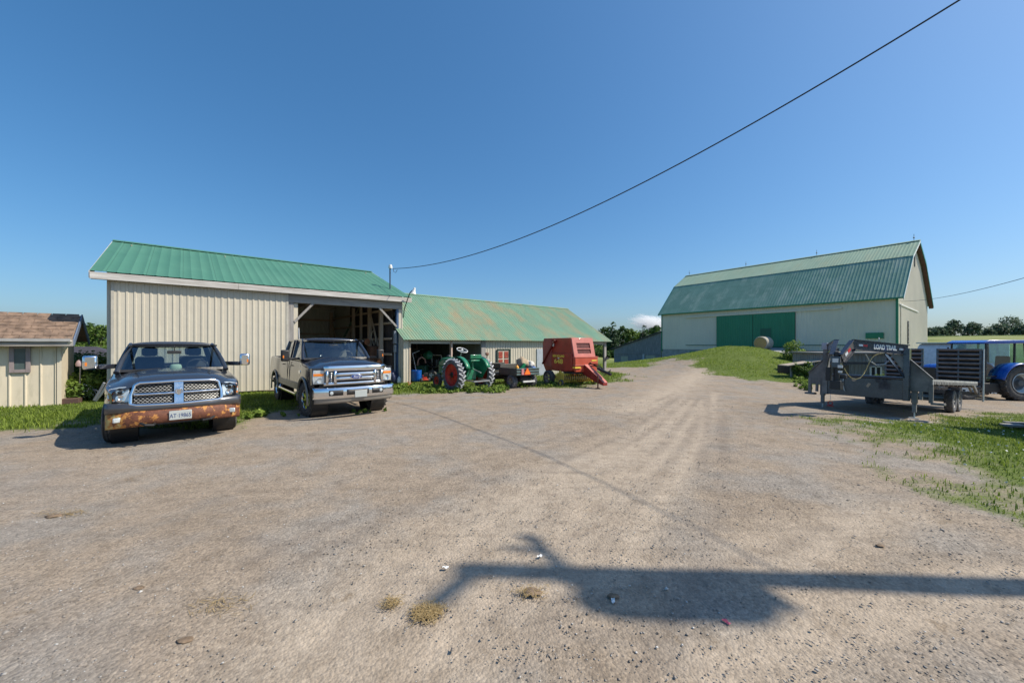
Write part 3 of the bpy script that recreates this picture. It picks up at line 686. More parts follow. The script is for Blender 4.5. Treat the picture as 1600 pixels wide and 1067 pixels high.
m = MB(); ribbed(m, (-BL, BD, 0), (1, 0, 0), (0, 0, 1), (0, 1, 0), BL, -.9, BE, .25, .02); m.build('rear_wall', BARNW, barn)
m = MB(); m.bx(-BL + .02, -.02, .04, .4, -2, WB + .02); m.build('foundation', CONC, barn)
for a, b_ in ((ds0 + .02, (ds0 + ds1) / 2), ((ds0 + ds1) / 2 + .02, ds1)):
    m = MB(); ribbed(m, (-b_, -.1 if a < 9 else -.14, 0), (1, 0, 0), (0, 0, 1), (0, -1, 0), b_ - a, 1.58, 5.03, .25, .025); dd = m.build('sliding_door', DGREEN, barn)
    if a > 9:
        pass
    else:
        w0 = sb(1189); m = MB(); m.bx(-w0, -w0 + 1.0, -.17, -.128, 1.62, 3.5); e = m.build('wicket_door', pm('wicket_green', (.01, .11, .06), .5), dd)
m = MB(); m.bx(-sb(1072), -sb(1316), -.16, -.03, 5.06, 5.2); m.build('door_track', BARNW, barn)
for x0, x1 in ((-sb(1072), -ds1 - .1), (-ds0 + .1, -.3)):
    m = MB(); m.bx(x0, x1, -.09, -.03, 1.75, 1.82); m.build('lower_rail', pm('faded_green_rail', (.1, .2, .15), .6), barn)
m = MB(); m.bx(-.12, .03, -.05, .08, 1.0, BE); m.build('corner_trim', DGREEN, barn)
m = MB(); m.bx(-BL - .03, -BL + .1, -.05, .08, 1.0, BE); m.build('corner_trim', DGREEN, barn)
m = MB(); hx = sb(1353); m.bx(-hx, -hx + 1.15, -.14, -.03, 2.35, 2.85); m.build('hatch', DGREEN, barn, bevel=.01)
m = MB(); m.bx(.03, .06, 6.0, 6.32, 9.0, 10.1); m.build('slot_window', pm('dark_opening', (.02, .02, .022), .6), barn)
m = MB(); m.bx(.03, .06, 3.4, 3.75, 1.9, 3.9); sw = m.build('slot_window', pm('dark_opening', (.02, .02, .022), .6), barn)
for z in (2.1, 2.5, 2.9, 3.3, 3.7):
    m = MB(); m.bx(.055, .075, 3.38, 3.77, z - .03, z + .03); m.build('slat', GREYW, sw)
m = MB(); m.bar((.06, .3, 5.2), (.06, 7.5, 4.9), .06, .09); m.build('conduit', WHITE, barn)
m = MB(); m.cyl((.1, .45, 1.2), (.1, .45, 5.2), .04, n=8); m.build('drain_pipe', pm('pale_pipe', (.5, .47, .42), .5), barn)
m = MB(); m.bx(-sb(1100), -sb(1078), -.06, .05, -.2, 1.05); m.build('stable_door', DGREEN, barn)
m = MB(); m.bx(-sb(1278), -sb(1262), -.02, .045, -.2, 1.15); m.build('cellar_window', pm('dusty_glass', (.07, .1, .1), .2), barn)
def slope(mb, x0, W_, ya, za, yb, zb, sgn, period=.25, depth=.009, nv=4):
    v = Vector((0, yb - ya, zb - za)); L_ = v.length; v.normalize(); n_ = Vector((1, 0, 0)).cross(v); n_ = n_ if n_.z > 0 else -n_
    ribbed(mb, (x0, ya, za), (1, 0, 0), v, n_, W_, 0, L_, period, depth, nv=nv, rise=.7)
slope_r = (BB - BE) / BBT
for sg in (0, 1):
    f = (lambda y: y) if sg == 0 else (lambda y: BD - y)
    m = MB(); slope(m, -BL - .3, BL + .68, f(-.3), BE - .3 * slope_r + .08, f(BBT + .02), BB + .08, sg); m.build('lower_roof', BARNR, barn, solid=.006)
    m = MB(); slope(m, -BL - .34, BL + .74, f(BBT - .02), BB + .088, f(BD / 2), BR + .1, sg); m.build('upper_roof', BARNR_LIT, barn, solid=.006)
m = MB(); m.prism([(-BL - .35, BD / 2 - .22, BR + .05), (-BL - .35, BD / 2, BR + .16), (-BL - .35, BD / 2 + .22, BR + .05)], (BL + .76, 0, 0)); m.build('ridge_cap', BARNR_LIT, barn)
m = MB()
for gx in (.37, -BL - .35):
    for f in ((lambda y: y), (lambda y: BD - y)):
        for (ya, za), (yb, zb) in (((-.3, BE - .3 * slope_r), (BBT, BB)), ((BBT, BB), (BD / 2, BR))):
            m.prism([(gx, f(ya), za - .12), (gx, f(ya), za + .1), (gx, f(yb), zb + .1), (gx, f(yb), zb - .12)], (.03, 0, 0))
m.build('rake_trim', pm('rake_teal', (.03, .22, .2), .5), barn)
m = MB()
for (ya, za), (yb, zb) in (((-.3, BE - .3 * slope_r), (BBT, BB)), ((BBT, BB), (BD / 2, BR))):
    m.prism([(.06, BD - ya, za - .16), (.06, BD - ya, za + .02), (.06, BD - yb, zb + .02), (.06, BD - yb, zb - .16)], (.30, 0, 0))
m.build('rake_soffit', pm('soffit_oxide_red', (.10, .05, .045), .7), barn)
m = MB()
for (ya, za), (yb, zb) in (((-.3, BE - .3 * slope_r), (BBT, BB)), ((BBT, BB), (BD / 2, BR))): m.prism([(.402, ya, za - .1), (.402, ya, za + .04), (.402, yb, zb + .04), (.402, yb, zb - .1)], (.02, 0, 0))
m.build('rake_edge', WHITE, barn)
m = MB(); m.bx(-BL - .3, .37, -.34, -.3, BE - .3 * slope_r - .02, BE - .3 * slope_r + .1); m.build('eave_trim', DGREEN, barn)
m = MB()
for k in range(10):
    for q in (0, 1):
        y = (0.1 + k * .34); z = bz_(y); yy = y if q == 0 else BD - y
        m.bx(.05, .36, yy - .03, yy + .03, z - .12, z - .03)
m.build('rafter_tails', pm('white_rafter', (.6, .58, .55), .7), barn)
for px in (1077, 1165.5, 1276, 1428):
    r_ = (px - 800) / FP; O = B0 + BN * (BD / 2); s_ = (O.x - O.y * r_) / (BU.y * r_ - BU.x)
    lr = MB(); lr.cyl((-s_, BD / 2, BR + .1), (-s_, BD / 2, BR + .75), .018, n=5); lr.lathe([(.01, -.07), (.06, -.03), (.07, .02), (.01, .08)], (-s_, BD / 2, BR + .42), n=8); lr.build('lightning_rod', pm('rod_metal', (.12, .13, .13), .5, .5), barn)
# concrete ramp deck to the doors
deck = thing('ramp_deck', 'grey concrete ramp slab leading up to the green barn doors', 'ramp', B0, 0); deck.matrix_world = barn.matrix_world.copy()
m = MB(); a, b_ = -12.6, -6.5
m.add([(a, -.1, 1.52), (b_, -.1, 1.52), (b_, -5.6, 1.12), (a, -5.6, 1.12), (a, -.1, -1.5), (b_, -.1, -1.5), (b_, -5.6, -1.5), (a, -5.6, -1.5)], [(0, 1, 2, 3), (3, 2, 6, 7), (0, 3, 7, 4), (1, 5, 6, 2), (0, 4, 5, 1)])
m.build('slab', CONC, deck, bevel=.03)
m = MB(); m.bx(b_ - .02, b_ + .015, -2.2, -1.2, .2, 1.0); m.build('side_opening', pm('dark_opening', (.02, .02, .022), .6), deck)
# round bale
bp = barn.matrix_world @ Vector((-9.05, -2.6, 0)); bt = 1.52 - .4 * 2.5 / 5.5
bale = MB(); ax = Vector((.93, -.30, 0)); ax = Vector((.86, .5, 0)).normalized(); R = .64; prof = []
prof = [(.001, -.66), (.2, -.665), (.45, -.65), (R - .06, -.63), (R, -.55), (R + .01, -.3), (R - .01, 0), (R + .01, .3), (R, .55), (R - .06, .63), (.45, .65), (.001, .66)]
bale.lathe(prof, (0, 0, R), ax, 36)
mb_, nt, b = newmat('hay'); v = coords(nt, 'Object')
sx = nt.nodes.new('ShaderNodeVectorMath'); sx.operation = 'DOT_PRODUCT'; nt.links.new(v, sx.inputs[0]); sx.inputs[1].default_value = tuple(ax)
onface = math_(nt, 'GREATER_THAN', math_(nt, 'ABSOLUTE', sx.outputs['Value']), .615)
h_ = noise_(nt, v, 30, 6, .8)
net = ramp(nt, noise_(nt, coords(nt, 'Object', (9, 9, 9)), 2, 6, .8), [(.3, (.30, .27, .22)), (.7, (.50, .47, .40))]).outputs[0]
face = ramp(nt, h_, [(.3, (.22, .14, .05)), (.65, (.48, .34, .14))]).outputs[0]
nt.links.new(mix(nt, onface, net, face), b.inputs['Base Color']); b.inputs['Roughness'].default_value = .95; bump(nt, b, h_, .8, .03)
bo = bale.build('hay_bale', mb_, None, smooth=50); bo.location = (bp.x, bp.y, bt - .01)
tag(bo, 'net-wrapped round hay bale standing on the concrete ramp', 'hay bale')

# ---- weathered lean-to beside the far end of the barn ----------------------
ptL = Vector((14.85, 56.7, 0)); px_r = Vector((19.3, 50.42, 0)); lu = (px_r - ptL); LL = lu.length; lu.normalize()
lean = thing('lean_to_shed', 'weathered grey board lean-to against the far end of the pale barn', 'shed', ptL, math.atan2(lu.y, lu.x))
zg = -2.4
m = MB(); ribbed(m, (0, 0, 0), (1, 0, 0), (0, 0, 1), (0, -1, 0), LL, zg, lambda x: 1.22 + x * .288, .22, .025, rise=.75); m.build('front_wall', SILVER_BOARD, lean)
m = MB(); ribbed(m, (0, 0, 0), (0, 1, 0), (0, 0, 1), (-1, 0, 0), 5, zg, 1.22, .22, .025); m.build('side_wall', SILVER_BOARD, lean)
m = MB(); m.prism([(-.4, -.25, 1.14), (LL + .1, -.25, 1.25 + LL * .288), (LL + .1, -.25, 1.36 + LL * .288), (-.4, -.25, 1.25)], (0, 5.4, 0)); m.build('roof', pm('dark_tar_roof', (.07, .065, .07), .8), lean)
m = MB(); m.bx(0, LL, -.06, -.03, .55, .68); m.build('wall_batten', SILVER_BOARD, lean)
for x0, x1, z0, z1, mt in ((1.3, 2.5, -.85, .2, pm('faded_yellow_board', (.36, .36, .27), .8)), (5.4, 6.9, -.6, .4, pm('faded_yellow_board', (.36, .36, .27), .8)), (4.9, 5.2, -1.0, .55, pm('worn_white_board', (.42, .44, .46), .8))):
    m = MB(); m.bx(x0, x1, -.07, -.03, z0, z1); m.build('shutter', mt, lean)

# ---- low board pen with tin roof right of the mound -------------------------
Pp = Vector((17.3, 23.2, 0)); pu = Vector((.83, -.12, 0)).normalized(); pz = gz(Pp.x, Pp.y)
pen = thing('board_pen', 'low weathered board outbuilding with white window behind the black trailer', 'shed', (Pp.x, Pp.y, pz - .3), math.atan2(pu.y, pu.x))
m = MB(); ribbed(m, (1.2, .3, 0), (1, 0, 0), (0, 0, 1), (0, -1, 0), 6.8, -.3, 1.72, .2, .03, rise=.75); m.build('front_wall', GREYW, pen)
m = MB(); ribbed(m, (1.2, .3, 0), (0, 1, 0), (0, 0, 1), (-1, 0, 0), 3, -.3, 1.72, .2, .03, rise=.75); m.build('side_wall', GREYW, pen)
m = MB(); m.prism([(-.9, -.2, .98), (1.4, -.2, 1.36), (1.4, -.2, 1.40), (-.9, -.2, 1.02)], (0, 1.1, 0)); m.build('porch_roof', pm('sandy_tin', (.4, .33, .25), .7, var=.2), pen)
m = MB(); m.bx(1.0, 8.2, .0, 3.4, 1.73, 1.8); m.build('roof', pm('grey_tin', (.22, .21, .2), .6, .3), pen)
for x in (-.55, -.1, .35): 
    m = MB(); m.bx(x - .04, x + .04, .1, .2, -.3, 1.05); m.build('post', GREYW, pen)
m = MB(); ribbed(m, (-.6, 1.6, 0), (1, 0, 0), (0, 0, 1), (0, -1, 0), 1.8, -.3, 1.0, .2, .03); m.build('porch_wall', m_wood('brown_board', (.2, .15, .11), (.09, .07, .06)), pen)
m = MB(); m.bx(1.5, 2.6, .2, .26, .1, 1.05); m.build('door', m_wood('brown_board', (.2, .15, .11), (.09, .07, .06)), pen)
wf = MB(); wx = 3.75
for x in (wx, wx + .27, wx + .54): wf.bx(x - .04, x + .04, .19, .26, .32, 1.0)
wf.bx(wx - .04, wx + .58, .19, .26, .32, .40); wf.bx(wx - .04, wx + .58, .19, .26, .94, 1.0)
wf = wf.build('window_frame', WHITE, pen)
m = MB(); m.bx(wx, wx + .54, .22, .25, .38, .95); m.build('pane', pm('dark_opening', (.02, .02, .022), .6), wf)
m = MB(); m.bx(1.1, 8.0, -.12, -.04, 1.12, 1.26); m.build('dark_rail', pm('tarred_rail', (.05, .05, .055), .7), pen)

# ---- small shingled shed at the left edge ------------------------------------
small = thing('garden_shed', 'small cream board shed with curling brown shingle roof', 'shed', S0, .699)
SH, SD_ = 2.1, 1.75
m = MB(); ribbed(m, (-5, 0, 0), (1, 0, 0), (0, 0, 1), (0, -1, 0), 5, -.2, SH, .29, .03, rise=.78); m.build('front_wall', pm('cream_board_paint', (.64, .56, .43), .7, var=.1, scale=2, dirt=(.3, .28, .2), dirt_amt=.35, stretch=(1, 1, .3)), small)
m = MB(); m.prism([(-.02, 0.0, -.2), (-.02, SD_, -.2), (-.02, SD_, SH), (-.02, SD_ / 2, SH + .58), (-.02, 0, SH)], (.03, 0, 0)); m.build('end_wall', pm('cream_board_paint', (.64, .56, .43), .7), small)
m = MB(); m.bx(-.07, .02, -.05, .0, -.2, SH); m.build('corner_board', pm('cream_board_paint', (.64, .56, .43), .7), small)
m = MB(); m.bx(-5, -.0, SD_ - .03, SD_, -.2, SH); m.build('rear_wall', GREYW, small)
mt, nt, b = newmat('curling_shingles'); v = coords(nt, 'Object')
br = nt.nodes.new('ShaderNodeTexBrick'); nt.links.new(coords(nt, 'Object', (1, 1.25, 1)), br.inputs['Vector']); br.inputs['Scale'].default_value = 1.0
br.inputs['Brick Width'].default_value = .3; br.inputs['Row Height'].default_value = .14; br.inputs['Mortar Size'].default_value = .012; br.inputs['Mortar Smooth'].default_value = .1
br.inputs['Color1'].default_value = (.22, .15, .105, 1); br.inputs['Color2'].default_value = (.17, .12, .09, 1); br.inputs['Mortar'].default_value = (.12, .09, .07, 1)
c = mix(nt, ramp(nt, noise_(nt, v, 3, 6, .7), [(.4, 0.0), (.7, .6)]).outputs[0], br.outputs['Color'], (.27, .2, .15))
nt.links.new(c, b.inputs['Base Color']); b.inputs['Roughness'].default_value = .95; bump(nt, b, br.outputs['Fac'], .6, -.02)
SHING = mt
m = MB(); hs = .58 / (SD_ / 2); r_ = random.Random(4)
for row in range(8):
    for k in range(18):
        x = -5.1 + k * .29 + (.14 if row % 2 else 0); y = -.28 + row * .15
        z = SH + .04 + y * hs + .02
        m.add([(x, y - .02, z - .012 + r_.random() * .02), (x + .275, y - .02, z - .012 + r_.random() * .02), (x + .275, y + .17, z + .17 * hs), (x, y + .17, z + .17 * hs)], [(0, 1, 2, 3)])
m.build('shingles', pm('loose_shingle', (.19, .128, .09), .95, var=.5, scale=5, dirt=(.12, .09, .075), dirt_amt=.6), small, smooth=0, solid=.012)
m = MB(); m.prism([(-5.2, -.3, SH - .3 * hs), (-5.2, SD_ / 2, SH + .6), (-5.2, SD_ + .3, SH - .3 * hs), (-5.2, SD_ + .3, SH + .06 - .3 * hs), (-5.2, SD_ / 2, SH + .64), (-5.2, -.3, SH + .05 - .3 * hs)], (5.5, 0, 0)); m.build('roof', SHING, small)
m = MB(); m.bx(-5.2, .3, -.36, -.31, SH - .34, SH - .13); m.build('fascia', m_wood('rotten_fascia', (.45, .42, .38), (.12, .10, .09), axis=0), small)
m = MB(); m.bx(-5.25, .25, -.42, -.36, SH - .2, SH - .12); m.build('gutter', pm('grey_gutter', (.4, .39, .38), .5, .2), small)
m = MB()
for ya, yb in ((-.34, SD_ / 2), (SD_ + .34, SD_ / 2)): m.prism([(.3, ya, SH - .34 * hs - .1), (.3, ya, SH - .34 * hs + .1), (.3, yb, SH + .68), (.3, yb, SH + .5)], (.03, 0, 0))
m.build('rake_board', pm('blue_grey_trim', (.13, .17, .25), .6), small)
m = MB(); m.tube([(.26, -.38, SH - .18), (.16, -.3, SH - .35), (.08, -.1, SH - .45), (.05, -.06, SH - .55)], .035, 7); m.build('downpipe', pm('pale_pipe', (.5, .47, .42), .5), small)
w0, w1 = s_at(15, S0, SU), s_at(48.5, S0, SU); wf = MB()
wf.bx(w0, w0 + .09, -.07, -.02, 1.0, 1.78); wf.bx(w1 - .09, w1, -.07, -.02, 1.0, 1.78); wf.bx(w0 + .09, w1 - .09, -.07, -.02, 1.69, 1.78); wf.bx(w0 + .09, w1 - .09, -.07, -.02, 1.0, 1.09)
wf = wf.build('window_frame', pm('worn_mauve_frame', (.27, .22, .22), .7, var=.2), small, bevel=.004)
m = MB(); m.bx(w0 + .09, w1 - .09, -.045, -.035, 1.09, 1.69); m.build('pane', pm('dusty_glass', (.07, .1, .1), .2), wf)

# ---- dark hip-roofed outbuilding beyond the bushes ----------------------------
gp = Vector((-26.0, 23.5, -.45)); hut = thing('hip_roof_hut', 'dark hip-roofed hut half hidden behind the bushes', 'hut', gp, .5)
m = MB(); m.bx(-1.6, 2.0, -1.5, 1.5, -.3, 1.35); m.build('wall', m_wood('dark_board', (.1, .09, .1), (.05, .045, .05)), hut)
m = MB(); q = [(-1.9, -1.8, 1.3), (2.3, -1.8, 1.3), (2.3, 1.8, 1.3), (-1.9, 1.8, 1.3), (-.3, 0, 2.15), (.7, 0, 2.15)]
m.add(q, [(0, 1, 5, 4), (1, 2, 5), (2, 3, 4, 5), (3, 0, 4), (3, 2, 1, 0)]); m.build('roof', pm('slate_roof', (.05, .045, .055), .7, var=.3), hut, smooth=0)
# far white-roofed shed on the right
fp = Vector((66, 58, 0)); far = thing('white_roofed_shed', 'distant low shed with pale gable roof behind the silver trailer', 'shed', (fp.x, fp.y, gz(fp.x, fp.y) + .6), -.5)
m = MB(); m.bx(-2, 2, 0, 5, -2.5, .6); m.build('wall', pm('tan_wall', (.33, .25, .2), .8), far)
m = MB(); m.prism([(-2.3, -.2, .5), (0, -.2, 1.3), (2.3, -.2, .5), (2.3, -.2, .6), (0, -.2, 1.42), (-2.3, -.2, .6)], (0, 5.4, 0)); m.build('roof', pm('white_tin', (.65, .66, .68), .35, .3), far)
# ================================================================ pickup trucks
def paint(name, col, flake=.0):
    m, nt, b = newmat(name); v = coords(nt, 'Object')
    d = ramp(nt, noise_(nt, v, 3.5, 6, .7), [(.4, 0.0), (.75, .35)]).outputs[0]
    sx = nt.nodes.new('ShaderNodeSeparateXYZ'); nt.links.new(v, sx.inputs[0])
    low_ = ramp(nt, math_(nt, 'ADD', sx.outputs[2], math_(nt, 'MULTIPLY', noise_(nt, v, 6, 4), .25)), [(.5, .45), (.95, .04)]).outputs[0]
    c = mix(nt, d, col, tuple(x * .6 + .03 for x in col)); c = mix(nt, low_, c, (.21, .18, .145))
    nt.links.new(c, b.inputs['Base Color']); b.inputs['Metallic'].default_value = flake
    nt.links.new(math_(nt, 'ADD', math_(nt, 'MULTIPLY', low_, .5), .22), b.inputs['Roughness'])
    b.inputs['Coat Weight'].default_value = .8; b.inputs['Coat Roughness'].default_value = .08
    return m
INT = pm('interior_fabric', (.07, .07, .075), .9, var=.25)
INTL = pm('interior_tan', (.26, .23, .19), .85, var=.2)
HEADLN = pm('head_lining', (.33, .31, .28), .9)
def lerp(a, b, t): return a + (b - a) * t
def pw(x, pts):
    if x <= pts[0][0]: return pts[0][1]
    for (a, u), (b, v) in zip(pts[:-1], pts[1:]):
        if x <= b: return lerp(u, v, (x - a) / (b - a))
    return pts[-1][1]
def smooth_pw(x, pts, w=.06):
    return sum(pw(x + d * w, pts) for d in (-1, -.5, 0, .5, 1)) / 5

def pickup(P, name, label, loc, rz, PAINT):
    t = thing(name, label, 'pickup truck', loc, rz)
    hw, R, wb, sill, tw = P['hw'], P['R'], P['wb'], P['sill'], P['tw']
    xf = P['front']; xc = P['cowl']; xr = P['cabrear']; xt = P['tail']   # front face, windscreen foot, cab rear, tailgate (negative)
    Ra = R + P['gap']
    xs_ = set(np.round(np.linspace(xf, xt, 60), 3))
    for xw in (0, -wb):
        for a in np.linspace(0, PI, 15): xs_.add(round(xw + Ra * math.cos(a), 3))
    xs_ |= {xc, xr}; xs_ = sorted(xs_, reverse=True)
    def zl(x):
        z = sill + (.10 if x > Ra else 0) * 0
        for xw in (0, -wb):
            if abs(x - xw) < Ra - 1e-4: z = max(z, R + math.sqrt(Ra * Ra - (x - xw) ** 2) * P.get('arch', 1.0))
        return z
    def yw(x):   # plan shape
        y = hw
        if x > .35: y = hw - P['taper'] * ((x - .35) / (xf - .35)) ** 2.2
        for xw in (0, -wb): y += P['flare'] * math.exp(-((x - xw) / (Ra * .9)) ** 4)
        return y
    zs = lambda x: smooth_pw(x, P['shoulder'])
    zh = lambda x: smooth_pw(x, P['hood'])
    NS = 9; rows = []
    for x in xs_:
        a, b_ = zl(x), zs(x) - .06; b_ = max(b_, a + .02); Y = yw(x); pts = []
        for k in range(NS):
            z = lerp(a, b_, k / (NS - 1)); crease = -.018 * math.exp(-((z - P['crease']) / .035) ** 2)
            pts.append((Y - .03 * abs((z - .8) / .5) ** 2 + crease + .01, z))
        y1 = pts[-1][0]
        for a_ in (30, 60, 90): pts.append((y1 - .06 * (1 - math.cos(math.radians(a_))), b_ + .06 * math.sin(math.radians(a_))))
        ye = y1 - .06
        if x >= xc - 1e-6:
            top = zh(x)
            for q in (.12, .25, .36, .5, .66, .82, 1.0):
                yy = ye * (1 - q); w = min(1, q / .36); w = w * w * (3 - 2 * w)
                bulge = P['bulge'] * (1 / (1 + math.exp((yy - hw * .47) / .035)))
                pts.append((yy, lerp(zs(x), top, w) + bulge * min(1, (xf - x) / .5 + .25) - .0))
        else:
            for q in (.03, .05, .06, .06, .06, .06, .06): pts.append((ye - q, zs(x) - q * .3))
        rows.append(pts)
    body = MB(); n = len(rows[0])
    for sgn in (1, -1):
        base = len(body.v)
        for x, pts in zip(xs_, rows):
            dx = 0
            body.v.extend([(x - P['sweep'] * max(0, (abs(y) / hw) ** 3) * max(0, min(1, (x - .45) / (xf - .45))), sgn * y, z) for y, z in pts])
        for i in range(len(rows) - 1):
            for k in range(n - 1):
                if k >= NS + 2 and xs_[i + 1] < xc - 1e-4 and k > NS + 4: continue
                body.f.append((base + i * n + k, base + (i + 1) * n + k, base + (i + 1) * n + k + 1, base + i * n + k + 1)); body.m.append(0)
    bo = body.build('body', PAINT, t, smooth=38, solid=.006)
    # dark inner structure: wheel wells, floor, firewall, front bulkhead
    m = MB(); m.bx(xt + .02, xf - .12, -hw * .42, hw * .42, sill - .02, sill + .25); m.bx(xf - .16, xf - .1, -hw + .16, hw - .16, sill + .05, zs(xf) - .02); m.bx(xr - .02, xc - .02, -hw + .08, hw - .08, sill, sill + .08)
    m.bx(xc - .06, xc - .02, -hw + .1, hw - .1, sill, zs(xc) - .02)
    for xw in (0, -wb):
        for s_ in (1, -1): m.lathe([(Ra + .02, 0), (Ra + .02, .36), (.2, .36)], (xw, s_ * (hw - .42) + (0 if s_ > 0 else 0), R), (0, s_, 0), 24)
    m.cyl((0, -hw + .1, R), (0, hw - .1, R), .05, n=8); m.cyl((-wb, -hw + .1, R), (-wb, hw - .1, R), .07, n=8); m.lathe([(.01, -.17), (.16, -.1), (.16, .1), (.01, .17)], (-wb, 0, R), (0, 1, 0), 12)
    m.build('chassis', BLACK, t)
    # load bed
    m = MB(); m.bx(xt + .03, xr - .08, -hw + .13, hw - .13, .78, .82); m.bx(xr - .12, xr - .08, -hw + .09, hw - .09, .8, zs(xr) - .01)
    for s_ in (1, -1): m.bx(xt + .03, xr - .08, s_ * (hw - .15) - .02, s_ * (hw - .15) + .02, .8, zs(-2.4) - .02)
    m.build('load_bed', PAINT, t)
    m = MB(); m.bx(xt - .03, xt + .03, -hw + .06, hw - .06, .72, zs(xt)); m.build('tailgate', PAINT, t, bevel=.02)
    m = MB(); m.bx(xt - .16, xt - .04, -hw + .05, hw - .05, .5, .66); m.build('rear_bumper', CHROME, t, bevel=.02)
    # cab: pillars, roof, glass
    zb = P['belt']; zr = P['roof']; rf, rr = P['rooff'], P['roofr']; hb = hw - .09; hr = P['roofhw']
    mid = P['bpillar']
    def P3(x, y, z): return Vector((x, y, z))
    wsL = P3(xc + .02, hb - .02, P['cowlz']); wsT = P3(rf, hr - .05, zr - .085)
    pill = MB()
    for s_ in (1, -1):
        def q(v): return Vector((v.x, v.y * s_, v.z))
        a0, a1 = q(P3(xc + .04, hb, zb + .0)), q(P3(rf - .03, hr, zr - .07))
        pill.tube([a0, a0.lerp(a1, .35) + Vector((.015, s_ * .012, .02)), a0.lerp(a1, .7) + Vector((.01, s_ * .01, .02)), a1, a1 + Vector((-.12, 0, .02))], [.05, .045, .042, .045, .04], 8)
        for xb in mid: pill.bar(q(P3(xb + .03, hb - .01, zb)), q(P3(xb - .02, hr + .0, zr - .06)), .045, .1, up=(0, s_, 0))
        c0, c1 = q(P3(xr + .05, hb - .02, zb - .02)), q(P3(rr + .02, hr - .01, zr - .08))
        pill.tube([c0, c0.lerp(c1, .5) + Vector((0, s_ * .01, 0)), c1], [.075, .07, .06], 8)
        pill.tube([q(P3(xc, hb + .015, zb)), q(P3((xc + xr) / 2, hb + .03, zb + .005)), q(P3(xr, hb + .015, zb))], .028, 6)
    pill.bar((xr + .04, -hb, zb), (xr + .04, hb, zb), .05, .06)
    pill.build('pillars', PAINT, t)
    def rooff(u, v):
        x = lerp(rf, rr, u); s2 = v * 2 - 1
        e = (1 - abs(2 * u - 1) ** 5) ; y = (hr + .015) * s2
        z = zr - .06 + .06 * e ** .6 * (1 - abs(s2) ** 4) ** .7 + .012 * (1 - s2 * s2)
        return (x + (.05 * (1 - s2 * s2) if u < .5 else -.02 * (1 - s2 * s2)), y, z)
    m = MB(); m.grid(rooff, 17, 17); m.build('roof', PAINT, t, smooth=60, solid=.02)
    m = MB(); m.grid(lambda u, v: (rooff(u, v)[0], rooff(u, v)[1] * .96, rooff(u, v)[2] - .035), 7, 7); m.build('head_lining', HEADLN, t)
    m = MB(); m.grid(lambda u, v: tuple(Vector(lerp(wsL.x, wsT.x, u) + .10 * (1 - (2 * v - 1) ** 2) * (1 - u * .5) if True else 0 for _ in (0,)) if False else ((lerp(wsL.x, wsT.x, u) + .10 * (1 - (2 * v - 1) ** 2) * (1 - u * .45)), lerp(wsL.y, wsT.y, u) * (2 * v - 1), lerp(wsL.z, wsT.z, u) + .012 * math.sin(PI * u))), 9, 13)
    m.build('windscreen', GLASS, t, smooth=60)
    m = MB(); m.grid(lambda u, v: ((lerp(wsL.x, wsT.x, u * .045 - .02) + .105 * (1 - (2 * v - 1) ** 2)), lerp(wsL.y, wsT.y, u * .05) * (2 * v - 1), wsL.z + u * .05 - .02), 3, 13); m.build('cowl_seal', BLACK, t)
    m = MB(); m.grid(lambda u, v: (lerp(rf + .1, rf - .06, u) - .1 * (2 * v - 1) ** 2 + .03, (hr - .03) * (2 * v - 1), lerp(zr - .09, zr - .045, u)), 3, 11); m.build('windscreen_header', PAINT, t, smooth=60)
    xsplit = [xc - .02] + list(mid) + [xr + .05]
    for s_ in (1, -1):
        for i in range(len(xsplit) - 1):
            x0, x1 = xsplit[i], xsplit[i + 1]
            f = lambda x, z: hb + (hr - hb) * (z - zb) / (zr - .08 - zb) + .004
            tx0 = min(x0, rf - .05 + (0 if i else -.02)) if i == 0 else x0 - .04; tx1 = x1 + .04 if i < len(xsplit) - 2 else max(x1 + .04, rr + .04)
            z0, z1 = zb + .015, zr - .09
            m = MB(); m.add([(x0 - .03, s_ * f(0, z0), z0), (x1 + .03, s_ * f(0, z0), z0), (tx1, s_ * f(0, z1), z1), (tx0, s_ * f(0, z1), z1)], [(0, 1, 2, 3)]); m.build('side_window', GLASS, t, smooth=0)
            m = MB(); m.bar((x0 - .02, s_ * (hr + .005), zr - .075), (x1, s_ * (hr + .005), zr - .075), .04, .04); m.build('roof_rail', PAINT, t)
            # door shut lines and handle
            m = MB(); yy = hw + .008
            if i > 0: 
                m.bx(x0 - .006, x0 + .006, s_ * yy - .008, s_ * yy + .003, sill + .08, zb - .02)
                m.build('shut_line', BLACK, t)
            if x0 - x1 > .5:
                m = MB(); m.bar((x1 + .10, s_ * (hw + .02), zb - .17), (x1 + .30, s_ * (hw + .02), zb - .17), .025, .035); m.build('door_handle', CHROME if P.get('chromeh') else PAINT, t, bevel=.008)
    m = MB(); m.add([(xr + .03, -hb + .12, zb + .03), (xr + .03, hb - .12, zb + .03), (rr + .03, hr - .1, zr - .11), (rr + .03, -hr + .1, zr - .11)], [(0, 1, 2, 3)]); m.build('rear_window', GLASS, t, smooth=0)
    m = MB()
    for s_ in (1, -1): m.add([(xr + .03, s_ * (hb - .0), zb), (xr + .03, s_ * (hb - .14), zb), (rr + .03, s_ * (hr - .12), zr - .06), (rr + .03, s_ * hr, zr - .06)], [(0, 1, 2, 3)])
    m.add([(rr + .03, -hr, zr - .12), (rr + .03, hr, zr - .12), (rr + .03, hr, zr - .05), (rr + .03, -hr, zr - .05)], [(0, 1, 2, 3)])
    m.build('rear_frame', PAINT, t)
    # interior
    ft = P.get('seatmat', INT)
